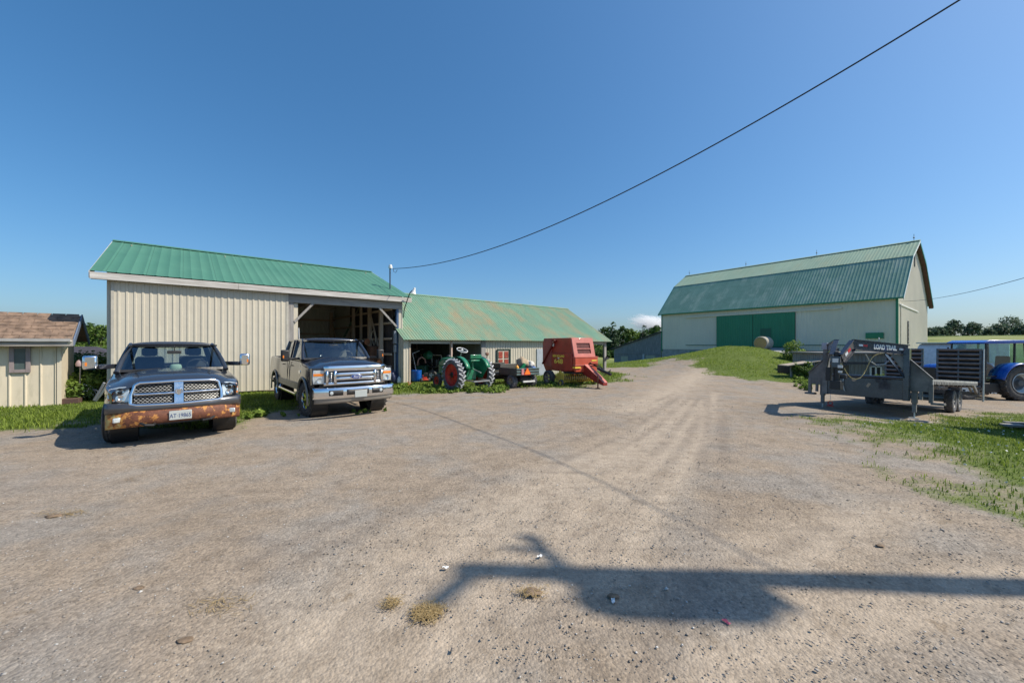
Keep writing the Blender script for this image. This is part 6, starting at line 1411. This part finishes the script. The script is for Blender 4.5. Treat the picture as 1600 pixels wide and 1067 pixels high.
def tree(name, label, x, y, h, w, seed, leafm=None, n=1500, ls=.5, conifer=False, group=None, base=.18, z=None):
    r = np.random.default_rng(seed); z = gz(x, y) if z is None else z
    t = thing(name, label, 'tree', (x, y, z - .1), 0, group)
    m = MB(); bend = r.normal(size=2) * .04 * h
    top = Vector((bend[0], bend[1], h * (.9 if conifer else .62)))
    pts = [Vector((0, 0, 0)).lerp(top, q) + Vector((math.sin(q * 5 + seed) * .015 * h, math.cos(q * 4 + seed) * .015 * h, 0)) * q for q in np.linspace(0, 1, 6)]
    r0 = .035 * h * (.8 if conifer else 1); m.tube(pts, [r0 * (1 - .75 * q) for q in np.linspace(0, 1, 6)], 7)
    cs = []; rs = []
    if conifer:
        for q in np.linspace(base, 1, 13):
            rad = w / 2 * (1 - q) ** .75 + .04 * h; k = 5 if q < .8 else 2
            for j in range(k):
                a = j * 2 * PI / k + seed + q * 9; rr = rad * (.45 + .35 * r.random()); cs.append((rr * math.cos(a), rr * math.sin(a), q * h)); rs.append(rad * .5 + .035 * h)
                if q < .75: m.tube([(0, 0, q * h * .95), (rr * math.cos(a), rr * math.sin(a), q * h)], [r0 * .25, r0 * .1], 4)
        V, F, tn = leaf_cloud(cs, rs, n, ls, r, squash=(1, 1, .55))
    else:
        nb = 13
        for j in range(nb):
            a = j * 2.399 + seed; q = (j + .5) / nb; zz = h * (base + .1 + (1 - base - .22) * q); rr = w / 2 * math.sqrt(max(.05, 1 - ((q - .38) / .68) ** 2)) * (.5 + .4 * r.random())
            c = (rr * math.cos(a) + bend[0] * q, rr * math.sin(a) + bend[1] * q, zz); cs.append(c); rs.append(w * (.15 + .09 * r.random()))
            b0 = pts[min(5, 1 + int(q * 4))]; m.tube([b0, Vector(c).lerp(b0, .45) + Vector((0, 0, .03 * h)), c], [r0 * .38, r0 * .22, r0 * .08], 5)
        cs.append((bend[0], bend[1], h * .86)); rs.append(w * .2)
        V, F, tn = leaf_cloud(cs, rs, n, ls, r, shell=.35)
    m.build('trunk', BARK, t); fast_mesh('crown', V, F, leafm or LF_M, t, tn)
    return t
G1 = 'trees behind the low shed and lean-to'
k = 0
for px, top, wpx, con, lf, lab in ((928, 522, 26, False, LF_M, 'broad tree peeping over the right end of the rusty roof'), (946, 511, 22, False, LF_D, 'dark bushy tree just right of the rusty roof end'), (958, 507, 14, True, LF_C, 'tall narrow dark conifer in the wood behind the low shed'),
        (972, 509, 18, False, LF_D, 'tallest dark spreading tree in the wood right of the rusty roof'), (984, 514, 18, False, LF_M, 'mid green rounded tree left of the small cloud'), (995, 519, 20, False, LF_L, 'pale yellow-green tree over the low end of the lean-to'),
        (1006, 512, 13, True, LF_C, 'pointed conifer under the white cloud'), (1016, 512, 18, False, LF_M, 'leafy tree above the middle of the lean-to roof'), (1027, 508, 18, False, LF_D, 'dark tree touching the corner of the pale barn')):
    Yt = 105 + (k * 7) % 13; q = wp(px, top, Yt); gzz = gz(q.x, Yt); h = (q.z - gzz) * 1.06
    tree('background_tree', lab, q.x, Yt, h, wpx / FP * Yt * 1.35, 20 + k, lf, 1500, .62, con, G1, base=.05); k += 1
for k, (px, top, wpx, lf, lab) in enumerate(((112, 520, 30, LF_M, 'mid green tree behind the small shed gable'), (128, 513, 30, LF_M, 'rounded tree between small shed and tall metal shed'), (145, 508, 26, LF_D, 'tallest tree in the gap left of the tall metal shed'), (158, 512, 24, LF_M, 'tree half hidden by the corner of the tall metal shed'), (172, 516, 26, LF_L, 'pale tree mostly behind the tall metal shed'))):
    Yt = 62 + 5 * (k % 3); q = wp(px, top, Yt); h = q.z - gz(q.x, Yt); tree('background_tree', lab, q.x, Yt, h * 1.12, wpx / FP * Yt * 1.4, 50 + k, lf, 1500, .42, False, 'trees beyond the small shed', base=.02)
hill = ((1452, 514, 20, 'rounded hill tree beside the barn end wall'), (1466, 512, 20, 'low spreading hill tree second from the barn'), (1478, 511, 16, 'small hill tree touching the tall lone one'), (1491, 501, 19, 'tall upright tree on the hill above the silver trailer'), (1520, 505, 22, 'lone bushy tree on the hill above the slatted ramps'),
        (1541, 520, 18, 'low shrub-like tree between two taller hill trees'), (1562, 507, 24, 'left lobe of the broad hill tree group over the blue cab'), (1579, 497, 34, 'broad flat-topped hill tree above the blue tractor cab'), (1598, 509, 24, 'hill tree cut by the right edge of the photo'))
for k, (px, top, wpx, lab) in enumerate(hill):
    Yt = 148 + (k % 4) * 3; x = (px - 800) / FP * Yt; z = gz(x, Yt); h = CAMH + (HZ - top) / FP * Yt - z
    tree('hill_tree', lab, x, Yt, max(3.2, h * 1.08), wpx / FP * Yt * 1.02, 80 + k, LF_HAZE, 1100, .75, False, 'trees along the hill ridge', base=.12)
def hedge(name, label, p0, p1, h, w, n, ls, mt, seed):
    r = np.random.default_rng(seed); cs = []; rs = []; K = 26
    for i in range(K):
        q = (i + r.random() * .6) / K; x = lerp(p0[0], p1[0], q); y = lerp(p0[1], p1[1], q) + r.normal() * w * .3; hh = h * (.45 + .55 * r.random()); cs.append((x, y, gz(x, y) + hh * .5)); rs.append(hh * .62)
    V, F, tn = leaf_cloud(cs, rs, n, ls, r, squash=(1.6, 1, .9)); return tag(fast_mesh(name, V, F, mt, None, tn), label, None, None, 'stuff')
hedge('hedgerow', 'dark hedgerow running along the hill ridge', (wp(1446, 0, 146).x, 146), (wp(1640, 0, 146).x, 146), 1.0, 2, 3000, .55, LF_HAZE, 5)
hedge('undergrowth', 'dark undergrowth below the far trees', (wp(900, 0, 100).x, 100), (wp(1045, 0, 100).x, 100), 2.6, 3, 5000, .6, LF_D, 6)
hedge('undergrowth', 'leafy undergrowth beyond the small shed', (wp(90, 0, 58).x, 58), (wp(190, 0, 58).x, 58), 2.2, 3, 4000, .4, LF_M, 7)
def bush(name, label, c, rad, n, ls, mt, seed, group=None, cat='bush', squash=(1, 1, .9)):
    r = np.random.default_rng(seed); z = gz(c[0], c[1]); t = thing(name, label, cat, (c[0], c[1], z), 0, group); cs = []; rs = []
    for j in range(11):
        a = j * 2.4; q = r.random(); cs.append((rad * .65 * math.cos(a) * q ** .5, rad * .65 * math.sin(a) * q ** .5, rad * (.35 + .9 * r.random() * (1 - .4 * q)))); rs.append(rad * (.3 + .22 * r.random()))
    V, F, tn = leaf_cloud(cs, rs, n, ls, r, shell=.4, squash=squash); V[:, 2] = np.maximum(V[:, 2], .01)
    m = MB()
    for c_ in cs: m.tube([(c_[0] * .1, c_[1] * .1, 0), (c_[0] * .6, c_[1] * .6, c_[2] * .6), c_], [.018, .012, .005], 5)
    m.build('stems', BARK, t); fast_mesh('foliage', V, F, mt, t, tn); return t
def bpos(px, Y): return ((px - 800) / FP * Y, Y)
bush('shrub', 'large dark green shrub between the small shed and tall shed', bpos(148, 13.9), 1.1, 6500, .10, LF_M, 1, 'shrubs by the small shed')
bush('shrub', 'dark shrub behind the small shed corner', bpos(122, 14.6), 1.1, 5600, .10, LF_D, 2, 'shrubs by the small shed')
bush('shrub', 'bright leafy shrub against the small shed corner post', bpos(108, 12.7), .85, 4200, .11, LF_L, 3, 'shrubs by the small shed')
fb_ = bush('flowering_bush', 'small bush with white blossoms before the dark shrubs', bpos(128, 12.6), .36, 900, .06, LF_M, 4)
r = np.random.default_rng(5); V, F, tn = leaf_cloud([(0, 0, .38), (.18, 0, .3), (-.15, .0, .25)], [.2, .18, .16], 260, .05, r, shell=.7); fast_mesh('blossoms', V, F, pm('white_petal', (.75, .75, .72), .8), fb_, tn)
bush('shrub', 'pale weedy shrub at the right side of the concrete ramp', bpos(1243, 30.0), 1.0, 1500, .16, LF_L, 6, 'shrubs round the ramp mound')
bush('shrub', 'light green shrub against the board pen by the window', bpos(1383, 19.6), .55, 1200, .12, LF_L, 7, 'shrubs round the ramp mound')
bush('shrub', 'dark shrub under the pen porch roof end', bpos(1256, 23.0), .7, 1400, .13, LF_M, 8, 'shrubs round the ramp mound')
bush('shrub', 'dark growth against the barn foundation left of the ramp', bpos(1088, 43), 1.0, 1400, .2, LF_D, 9, 'shrubs round the ramp mound')
# broad-leaved weeds along the sheds
r = np.random.default_rng(31); cs = []; rs = []
def weed_line(pts, n, rmin, rmax, sc):
    for i in range(n):
        q = r.random() * (len(pts) - 1); j = int(q); a, b_ = pts[j], pts[j + 1]; t = q - j
        px, py = lerp(a[0], b_[0], t) + r.normal() * sc, lerp(a[1], b_[1], t) + r.normal() * sc * .35; x, y = at(px, py, -.08); rad = rmin + (rmax - rmin) * r.random() ** 2; cs.append((x, y, gz(x, y) + rad * .7)); rs.append(rad)
weed_line([(612, 607), (660, 609), (700, 612), (760, 611), (790, 606)], 210, .04, .14, 7); weed_line([(790, 604), (850, 602), (900, 601), (940, 598)], 45, .05, .12, 3)
weed_line([(375, 662), (420, 652)], 14, .05, .12, 5); weed_line([(440, 655), (480, 652), (560, 648), (600, 645)], 16, .03, .06, 4); weed_line([(1230, 580), (1262, 600)], 20, .08, .2, 6)
V, F, tn = leaf_cloud(cs, rs, 15000, .085, r, shell=.2, aspect=.6); V[:, 2] = np.maximum(V[:, 2], hgt(V[:, 0], V[:, 1]) + .005)
tag(fast_mesh('weeds', V, F, LF_L, None, tn), 'broad-leaved weeds growing along the foot of the low shed', None, None, 'stuff')
# white clover heads and litter specks in the right-hand grass
r = np.random.default_rng(8); n = 420; x = 6 + 11 * r.random(n); y = 4 + 8.5 * r.random(n); kx = (grass_sd(x, y) > .2); x, y = x[kx], y[kx]; n = len(x)
cen = np.stack([x, y, hgt(x, y) + .05], -1); V, F, tn = leaf_cloud(cen, np.full(n, .012), n * 4, .028, r, shell=.3, aspect=.9); tag(fast_mesh('clover_flowers', V, F, pm('clover_white', (.7, .7, .66), .9), None, tn), 'tiny white clover heads dotted through the right-hand grass', None, None, 'stuff')
# cloud far off: a shallow bank of vapour
mcl = bpy.data.materials.new('cloud'); mcl.use_nodes = True; nt = mcl.node_tree; nt.nodes.remove(nt.nodes['Principled BSDF'])
pv = nt.nodes.new('ShaderNodeVolumePrincipled'); pv.inputs['Color'].default_value = (1, 1, 1, 1); pv.inputs['Anisotropy'].default_value = .2
v = coords(nt, 'Object'); nz = noise_(nt, coords(nt, 'Object', (1.6, 1.6, 3.2)), 1.6, 7, .7)
gr = nt.nodes.new('ShaderNodeTexGradient'); gr.gradient_type = 'SPHERICAL'; nt.links.new(v, gr.inputs[0])
dn = math_(nt, 'MULTIPLY', ramp(nt, math_(nt, 'ADD', nz, math_(nt, 'MULTIPLY', gr.outputs['Fac'], .55)), [(.60, 0.0), (.85, 1.0)]).outputs[0], .016)
nt.links.new(dn, pv.inputs['Density']); nt.links.new(pv.outputs[0], nt.nodes['Material Output'].inputs['Volume'])
q = MB(); q.lathe([(math.sin(a), -math.cos(a)) for a in np.linspace(0, PI, 12)], n=20); cl = q.build('cloud', mcl, None)
Yc = 5200; cl.location = wp(1022, 506, Yc); cl.scale = (44 / FP * Yc, 260, 15 / FP * Yc); cl.rotation_euler = (0, .18, 0)
tag(cl, 'small white cloud low over the far trees', None, None, 'structure')
# ================================================================ utility pole outside the frame, wires
px0 = Vector((10.9, 2.50, 0)); up = thing('utility_pole', 'brown wooden utility pole with transformer beyond the right edge, casting the long shadow', 'utility pole', px0)
POLEM = m_wood('pole_wood', (.2, .15, .11), (.1, .075, .06))
m = MB(); m.tube([(0, 0, -.3), (0, 0, 6), (0, 0, 12.1)], [.16, .135, .11], 14); m.build('pole', POLEM, up)
m = MB(); m.bar((0, 0, 12.0), (0, -.45, 12.3), .10, .1); m.build('top_bracket', GALV, up)
m = MB(); m.bar((0, 0, 11.2), (0, .52, 11.5), .08, .08); m.cyl((0, .52, 11.45), (0, .58, 11.6), .05, n=8); m.bar((0, .3, 11.42), (0, .36, 11.75), .06, .06); m.build('side_bracket', GALV, up)
m = MB(); m.lathe([(.001, 9.92), (.21, 9.92), (.245, 10.0), (.25, 10.85), (.22, 11.0), (.1, 11.08), (.001, 11.09)], (0, -.29, 0), n=20); m.build('transformer', pm('transformer_grey', (.4, .42, .43), .4, .3), up)
m = MB(); m.cyl((0, -.3, 11.0), (.05, -.42, 11.22), .04, n=8); m.cyl((0, -.15, 11.0), (0, -.12, 11.3), .03, n=8); m.bar((0, -.05, 9.75), (0, -.38, 9.62), .06); m.build('bushing', GALV, up)
WIRE = pm('wire_black', (.012, .012, .014), .6)
def quad_wire(name, label, A, B, a, b, c, r):
    m = MB(); pts = []
    for t in np.linspace(0, 1, 60): pts.append((lerp(A.x, B.x, t), lerp(A.y, B.y, t), a + b * t + c * t * t))
    m.tube(pts, r, 6); return tag(m.build(name, WIRE, None), label, 'wire')
quad_wire('service_wire', 'thick black wire sagging from the shed mast across the sky', MAST_TOP, Vector((10.9, 2.46, 0)), MAST_TOP.z, -3.05, 6.75, .014)
barn_pt = barn.matrix_world @ Vector((.1, .5, 0))
quad_wire('service_wire', 'thin wire running from the barn end wall out to the right', Vector((10.9, 2.46, 0)), barn_pt, 4.89, -2.30, 2.85, .011)
q = MB(); q.tube([MAST_TOP, MAST_TOP + Vector((.03, 0, -.16)), MAST_TOP + Vector((.12, .02, -.2)), MAST_TOP + Vector((.2, .02, -.05))], .012, 5); tag(q.build('drip_loop', WIRE, None), 'small drooping wire loop beside the mast head', 'wire')
# ================================================================ off-frame box added to cast the shadow crossing the right grass
ot = thing('shade_caster', 'unseen wheeled box added beyond the right edge to shade the grass', 'trailer', (12.65, 8.3, gz(14, 8.3)), 0)
m = MB(); m.bx(0, 2.1, -1.0, 1.0, .4, 2.8); m.build('body', WHITE, ot, bevel=.04)
m = MB(); m.bx(.85, 1.9, 1.01, 1.8, .4, 1.75); m.build('low_caster_box', BLACK, ot, bevel=.03)
for y in (-.45, .4):
    for sx_ in (-.05, 2.15):
        w = MB(); tyre(w, (sx_, y, .35), (1, 0, 0), .35, .2, .2, 24); w_ = w.build('wheel', RUBBER, ot); w = MB(); rim_simple(w, (sx_, y, .35), (1, 0, 0), .2, .2, -1 if sx_ < 1 else 1); w.build('rim', WHITE, w_)
# ================================================================ things in and round the sheds
AM = shed.matrix_world if False else Matrix.Translation(A0) @ Matrix.Rotation(.699, 4, 'Z')
CM = Matrix.Translation(C0) @ Matrix.Rotation(.724, 4, 'Z')
def put(o, M, x, y, z=0, rz=0):
    p = M @ Vector((x, y, z)); o.location = p; o.rotation_euler = (0, 0, rz + (.699 if M is AM else .724)); return o
def spot(M, O, U, px, yin, z=0):
    """local x on a shed so that a thing yin behind the front shows at px"""
    N = Vector((-U.y, U.x, 0)); Q = O + N * yin; return s_at(px, Q, U)
# coil of hose on the wall
q = MB(); pts = []
for k in range(80): a = k * 2 * PI / 20; pts.append((.0 + .004 * (k % 20), .0 + (.30 + .012 * math.sin(k * .7)) * math.cos(a) * .8, .36 * math.sin(a)))
q.tube(pts, .016, 6); o = tag(q.build('hose_coil', pm('cream_hose', (.55, .52, .42), .5), None), 'cream hose coiled on the side wall inside the tall shed', 'hose'); put(o, AM, 9.2, 1.9, 2.15)
q = MB(); q.bx(-.25, .25, -.2, .2, 0, 1.75); o = thing('cupboard', 'dark brown cupboard against the right wall of the open bay', 'cupboard'); q.build('carcass', m_wood('cupboard_wood', (.13, .06, .035), (.05, .025, .015)), o, bevel=.01); q = MB(); q.bx(-.22, -.02, -.225, -.2, .05, 1.7); q.bx(.02, .22, -.225, -.2, .05, 1.7); q.build('door_pair', m_wood('cupboard_door', (.17, .08, .04), (.07, .03, .02)), o); put(o, AM, 9.1, 1.6)
q = MB(); q.lathe([(.001, 0), (.14, 0), (.15, .05), (.15, .3), (.1, .38), (.04, .42), (.04, .47), (.001, .47)], n=18); o = tag(q.build('water_jug', pm('pale_blue_plastic', (.4, .55, .75), .2, var=.1), None), 'clear blue water jug on the workbench in the open bay', 'jug'); put(o, AM, 8.6, 2.9, 1.32)
q = MB(); q.bx(-1.0, .8, -.3, .3, 1.24, 1.3); o = thing('workbench', 'cluttered wooden workbench inside the open bay', 'workbench'); q.build('top', TANWX, o)
for x, y in ((-.9, -.22), (.7, -.22), (-.9, .22), (.7, .22)): q = MB(); q.bx(x - .04, x + .04, y - .04, y + .04, 0, 1.24); q.build('leg', TANW, o)
put(o, AM, 8.6, 2.9)
q = MB(); q.bx(-.12, .12, -.08, .08, 0, .26); q.tube([(-.06, 0, .26), (-.03, 0, .33), (.05, 0, .33), (.08, 0, .26)], .015, 6); o = tag(q.build('fuel_can', pm('can_orange', (.6, .12, .03), .5), None, bevel=.02), 'orange-red fuel can on the workbench', 'can'); put(o, AM, 8.95, 2.75, 1.3)
q = MB(); q.lathe([(.001, 0), (.16, 0), (.17, .03), (.15, .06), (.001, .07)], (0, 0, 0), (.3, -1, 0), 18); o = tag(q.build('saw_disc', pm('disc_copper', (.55, .25, .14), .6, .2), None), 'copper-coloured disc hung on a post above the workbench', 'disc'); put(o, AM, 9.15, 2.6, 1.95)
q = MB(); q.bx(-.06, .06, -.12, .06, 1.85, 2.45); q.bx(-.05, .05, -.1, .05, 1.45, 1.8); q.cyl((0, -.02, .3), (0, -.02, 1.5), .035, n=8); o = tag(q.build('meter_box', pm('meter_grey', (.33, .36, .4), .5, .3), None, bevel=.01), 'grey electric meter box and conduit by the corner post', 'meter box'); put(o, AM, 9.52, -.02)
lump('bin_bag', 'dark blue bin bag slumped beside the corner post', 'bag', AM @ Vector((9.35, -.15, .28)), (.2, .18, .32), pm('bag_navy', (.03, .04, .09), .4), 7)
q = MB(); q.lathe([(.001, 0), (.09, 0), (.1, .03), (.1, .2), (.05, .26), (.03, .3), (.001, .3)], n=14); o = tag(q.build('white_jug', WHITE, None), 'small white jug on the ground by the corner post', 'jug'); put(o, AM, 9.62, -.3, .02)
q = MB(); q.lathe([(.001, 0), (.11, 0), (.12, .5), (.1, .6), (.001, .62)], n=16); q.lathe([(.05, .62), (.06, .66), (.05, .7)], n=10); o = tag(q.build('gas_cylinder', pm('cylinder_orange', (.5, .16, .05), .5), None), 'rusty orange gas cylinder behind the truck bonnet in the bay', 'cylinder'); put(o, AM, 9.15, .9, .45)
q = MB(); 
for k in range(7): q.bx(8.2 + .17 * (k % 4), 8.34 + .17 * (k % 4), 2.95, 3.1, 1.3, 1.38 + .06 * ((k * 7) % 5))
o = tag(q.build('bench_clutter', pm('mixed_clutter', (.2, .1, .08), .7, var=.6, scale=9), None), 'boxes and tins heaped on the workbench', None, None, 'stuff'); o.matrix_world = AM
# traffic cone
q = MB(); q.lathe([(.001, .62), (.03, .62), (.05, .5), (.14, .04), (.14, .03)], n=18); cone = thing('traffic_cone', 'faded red and white traffic cone leaning at the low shed corner', 'traffic cone', (0, 0, 0)); q.build('cone', pm('cone_red', (.62, .10, .06), .6, var=.2), cone)
q = MB(); q.lathe([(.055, .49), (.093, .33)], n=18); q.v = [(x * 1.03, y * 1.03, z) for x, y, z in q.v]; q.build('white_band', WHITE, cone); q = MB(); q.bx(-.18, .18, -.18, .18, 0, .03); q.build('base', pm('cone_red', (.62, .10, .06), .6), cone)
cp_ = at(637, 601, -.08); cone.location = (cp_[0], cp_[1], gz(*cp_) + .02); cone.rotation_euler = (.1, -.28, .3)
# items in the open bay of the low shed
def lx(px, yin): return spot(CM, C0, CU, px, yin)
q = MB(); q.lathe([(.001, 0), (.22, 0), (.25, .05), (.26, .5), (.27, .52), (.25, .53), (.23, .5)], n=20); o = tag(q.build('blue_tub', pm('tub_blue', (.01, .13, .55), .35, var=.15), None), 'blue plastic tub just inside the low open bay', 'tub'); put(o, CM, lx(650.5, .7), .7, .02)
q = MB(); q.cyl((0, 0, .45), (-.18, .05, 1.35), .016, n=6); q.cyl((-.18, .05, 1.35), (.22, .1, 1.48), .013, n=6); o = tag(q.build('shovel_handle', pm('pale_handle', (.5, .5, .5), .6), None), 'pale long tool handle rising out of the blue tub', 'tool'); put(o, CM, lx(650.5, .7), .7, .02)
def mower(name, label, px, yin, s, col, rz, hoop=False, grp=None):
    t = thing(name, label, 'mower'); cm = pm(name + '_paint' + str(px), col, .4, var=.15)
    m = MB(); m.box((.0 * s, 0, .28 * s), (1.3 * s, .7 * s, .16 * s)); m.box((.35 * s, 0, .55 * s), (.62 * s, .5 * s, .42 * s)); m.build('body', cm, t, bevel=.05 * s)
    m = MB(); m.box((-.35 * s, 0, .68 * s), (.4 * s, .45 * s, .12 * s)); m.box((-.56 * s, 0, .9 * s), (.1 * s, .45 * s, .42 * s)); m.build('seat', BLACK, t, bevel=.04 * s)
    for x, R_ in ((-.42, .26), (.5, .18)):
        for sy in (1, -1): m = MB(); tyre(m, (x * s, sy * .42 * s, R_ * s), (0, 1, 0), R_ * s, .18 * s, R_ * .5 * s, 20); w = m.build('wheel', RUBBER, t); m = MB(); rim_simple(m, (x * s, sy * .42 * s, R_ * s), (0, 1, 0), R_ * .5 * s, .18 * s, sy, 4); m.build('rim', WHITE, w)
    if hoop: m = MB(); m.tube([(-.5 * s, -.34 * s, .4 * s), (-.55 * s, -.34 * s, 1.45 * s), (-.55 * s, -.27 * s, 1.53 * s), (-.55 * s, .27 * s, 1.53 * s), (-.55 * s, .34 * s, 1.45 * s), (-.5 * s, .34 * s, .4 * s)], .035 * s, 8); m.build('roll_bar', pm('roll_bar_beige', (.42, .33, .28), .6), t)
    else: m = MB(); c = Vector((0, 0, .95 * s)); rg = m.ring(c, (-.4, 0, .9), .17 * s, 16); m.tube(rg + [rg[0]], .015 * s, 5); m.cyl(c, (.1 * s, 0, .6 * s), .02 * s, n=6); m.build('steering_wheel', BLACK, t)
    return put(t, CM, lx(px, yin), yin, .0, rz)
mower('ride_on_mower', 'dark green ride-on mower crammed into the low open bay', 669, 1.5, .95, (.02, .09, .05), 2.2)
mower('zero_turn_mower', 'grey mower with beige roll hoop behind the green tractor nose', 688, 1.6, .82, (.35, .36, .38), .6, True)
mower('push_mower', 'small red and white mower in front of the low bay machines', 664, .05, .42, (.5, .07, .04), 1.2)
lump('green_hood', 'green rounded machine cover standing above the ride-on mower', 'machine cover', CM @ Vector((lx(669, 1.7), 1.7, 1.22)), (.25, .25, .24), pm('cover_green', (.03, .17, .09), .4), 11)
q = MB(); q.tube([(-.25, 0, .7), (-.2, 0, 1.0), (0, 0, 1.12), (.18, 0, 1.0), (.22, 0, .8)], .04, 8); o = tag(q.build('rusty_handle', pm('rust_pink', (.34, .18, .14), .8), None), 'rust-pink bent handlebar left of the green machine cover', 'handle'); put(o, CM, lx(659, 1.2), 1.2, .05)
q = MB()
for i, z in enumerate((.5, 1.0, 1.5)): q.bx(0, 3.8, 5.0, 5.4, z, z + .05)
for k in range(26): x = .1 + k * .14; z = (.55, 1.05, 1.55)[k % 3]; q.bx(x, x + .1, 5.05, 5.3, z, z + .12 + .06 * (k % 4))
o = tag(q.build('shelf_clutter', pm('shelf_mix', (.16, .13, .12), .8, var=.7, scale=7), None), 'shelves of odds and ends at the back of the low bay', None, None, 'stuff'); o.matrix_world = CM
# pipes, planter, feeder pole near the small shed
q = MB(); a = wp(126, 619, 12.9); b_ = wp(163, 604, 12.2)
q.tube([wp(118, 618, 12.9), wp(135, 609, 12.9), wp(150, 609, 12.7), wp(160, 616, 12.5)], .025, 6); q.tube([wp(147, 625, 12.3), wp(155, 612, 12.3), wp(163, 598, 12.3)], .035, 6); q.tube([wp(150, 626, 12.2), wp(158, 616, 12.2), wp(166, 603, 12.2)], .03, 6)
tag(q.build('bent_pipes', pm('grey_pipe', (.33, .34, .38), .5, .2), None), 'bundle of bent grey pipes lying beside the dark truck', 'pipes')
g0 = at(124, 627, 0); q = MB(); q.cyl((0, 0, 0), (.03, 0, 1.1), .018, n=6); o = thing('feeder_pole', 'thin pole with hanging feeder before the dark shrubs', 'pole', (g0[0], g0[1], 0)); q.build('pole', pm('weathered_stick', (.3, .26, .22), .8), o); q = MB(); q.lathe([(.001, 1.1), (.08, 1.12), (.09, 1.2), (.06, 1.28), (.001, 1.34)], n=12); q.build('feeder', pm('feeder_pink', (.35, .25, .26), .6), o)
g0 = at(100, 631, 0); q = MB(); q.bx(-.35, .35, -.15, .15, 0, .16); o = tag(q.build('planter', pm('planter_dark', (.09, .05, .04), .8), None, bevel=.01), 'low dark planter box at the foot of the bright shrub', 'planter'); o.location = (g0[0], g0[1], 0); o.rotation_euler = (0, 0, .6)
# boards on the right grass
for k, (px, py, l, rz, lab) in enumerate(((1592, 664, .75, .2, 'long grey board on top of the pile in the right grass'), (1600, 659, .8, -.15, 'weathered board under others at the right edge'), (1583, 668, .5, .05, 'short pale board lying in front of the board pile'))):
    x, y = at(px, py, -.2); q = MB(); q.bx(-l / 2, l / 2, -.09, .09, 0, .035); o = tag(q.build('board', GREYWX, None, bevel=.004), lab, 'board', 'boards lying in the right-hand grass'); o.location = (x, y, gz(x, y) + .04 + .03 * k); o.rotation_euler = (.05 * k, .03, rz)
# dung, straw and litter in the foreground
DUNG = pm('dried_dung', (.185, .13, .085), .95, var=.4, scale=20, bmp=.6)
for k, (px, py, s, lab) in enumerate(((831, 925, .055, 'dry brown dung clod left of the big shadow'), (290, 1000, .035, 'dark dung crumb at lower left of the yard'), (217, 919, .03, 'small dark lump on the left gravel'), (85, 806, .06, 'flat brown dung streak at the far left'), (958, 931, .035, 'small dung lump inside the big transformer shadow'), (1375, 853, .03, 'small dark lump on the right of the yard'))):
    x, y = at(px, py); o = lump('dung', lab, 'dung', (x, y, gz(x, y) + .004), (s * 1.2, s * .8, s * .22), DUNG, k + 30, 3, 'dung lumps on the yard')
r = np.random.default_rng(77)
def straw(label, px, py, sx_, sy_, n):
    x0, y0 = at(px, py); X_ = x0 + r.normal(size=n) * sx_; Y_ = y0 + r.normal(size=n) * sy_; a = r.random(n) * PI; L_ = .012 + .03 * r.random(n); d = np.stack([np.cos(a) * L_, np.sin(a) * L_, r.normal(size=n) * .004], -1); s_ = np.stack([-np.sin(a), np.cos(a), 0 * a], -1) * .0016
    P = np.stack([X_, Y_, hgt(X_, Y_) + .004 + .012 * r.random(n)], -1); V = np.stack([P - d - s_, P + d - s_, P + d + s_, P - d + s_], 1).reshape(-1, 3)
    t = tag(fast_mesh('straw', V, np.arange(n * 4).reshape(n, 4), m_leaf('straw_blade', (.22, .15, .06), (.46, .34, .17), .1), None, np.repeat(r.random(n), 4)), label, None, None, 'stuff')
straw('loose straw patch under the end of the pole shadow', 668, 957, .045, .04, 700); straw('small straw patch left of the pole shadow end', 612, 942, .03, .03, 120); straw('straw bits round the dung clod', 831, 925, .05, .03, 120); straw('thin straw patch in the left foreground', 345, 945, .12, .06, 90); straw('brown chaff on the far left gravel', 100, 803, .16, .05, 160)
for k, (px, py, lab) in enumerate(((696, 887, 'crumpled white paper scrap at the pole shadow tip'), (844, 869, 'tiny white scrap above the pole shadow'), (958, 939, 'white scrap inside the transformer shadow'), (1135, 972, 'pink wrapper scrap at the transformer shadow edge'))):
    x, y = at(px, py); q = MB(); q.grid(lambda u, v: ((u - .5) * .05, (v - .5) * .025, .006 + .008 * math.sin(u * 7 + k) * math.cos(v * 5)), 6, 4); o = tag(q.build('paper_scrap', pm('pink_paper', (.5, .1, .16), .7) if k == 3 else WHITE, None), lab, 'litter', 'litter on the yard'); o.location = (x, y, gz(x, y) + .002); o.rotation_euler = (0, 0, .7 * k)
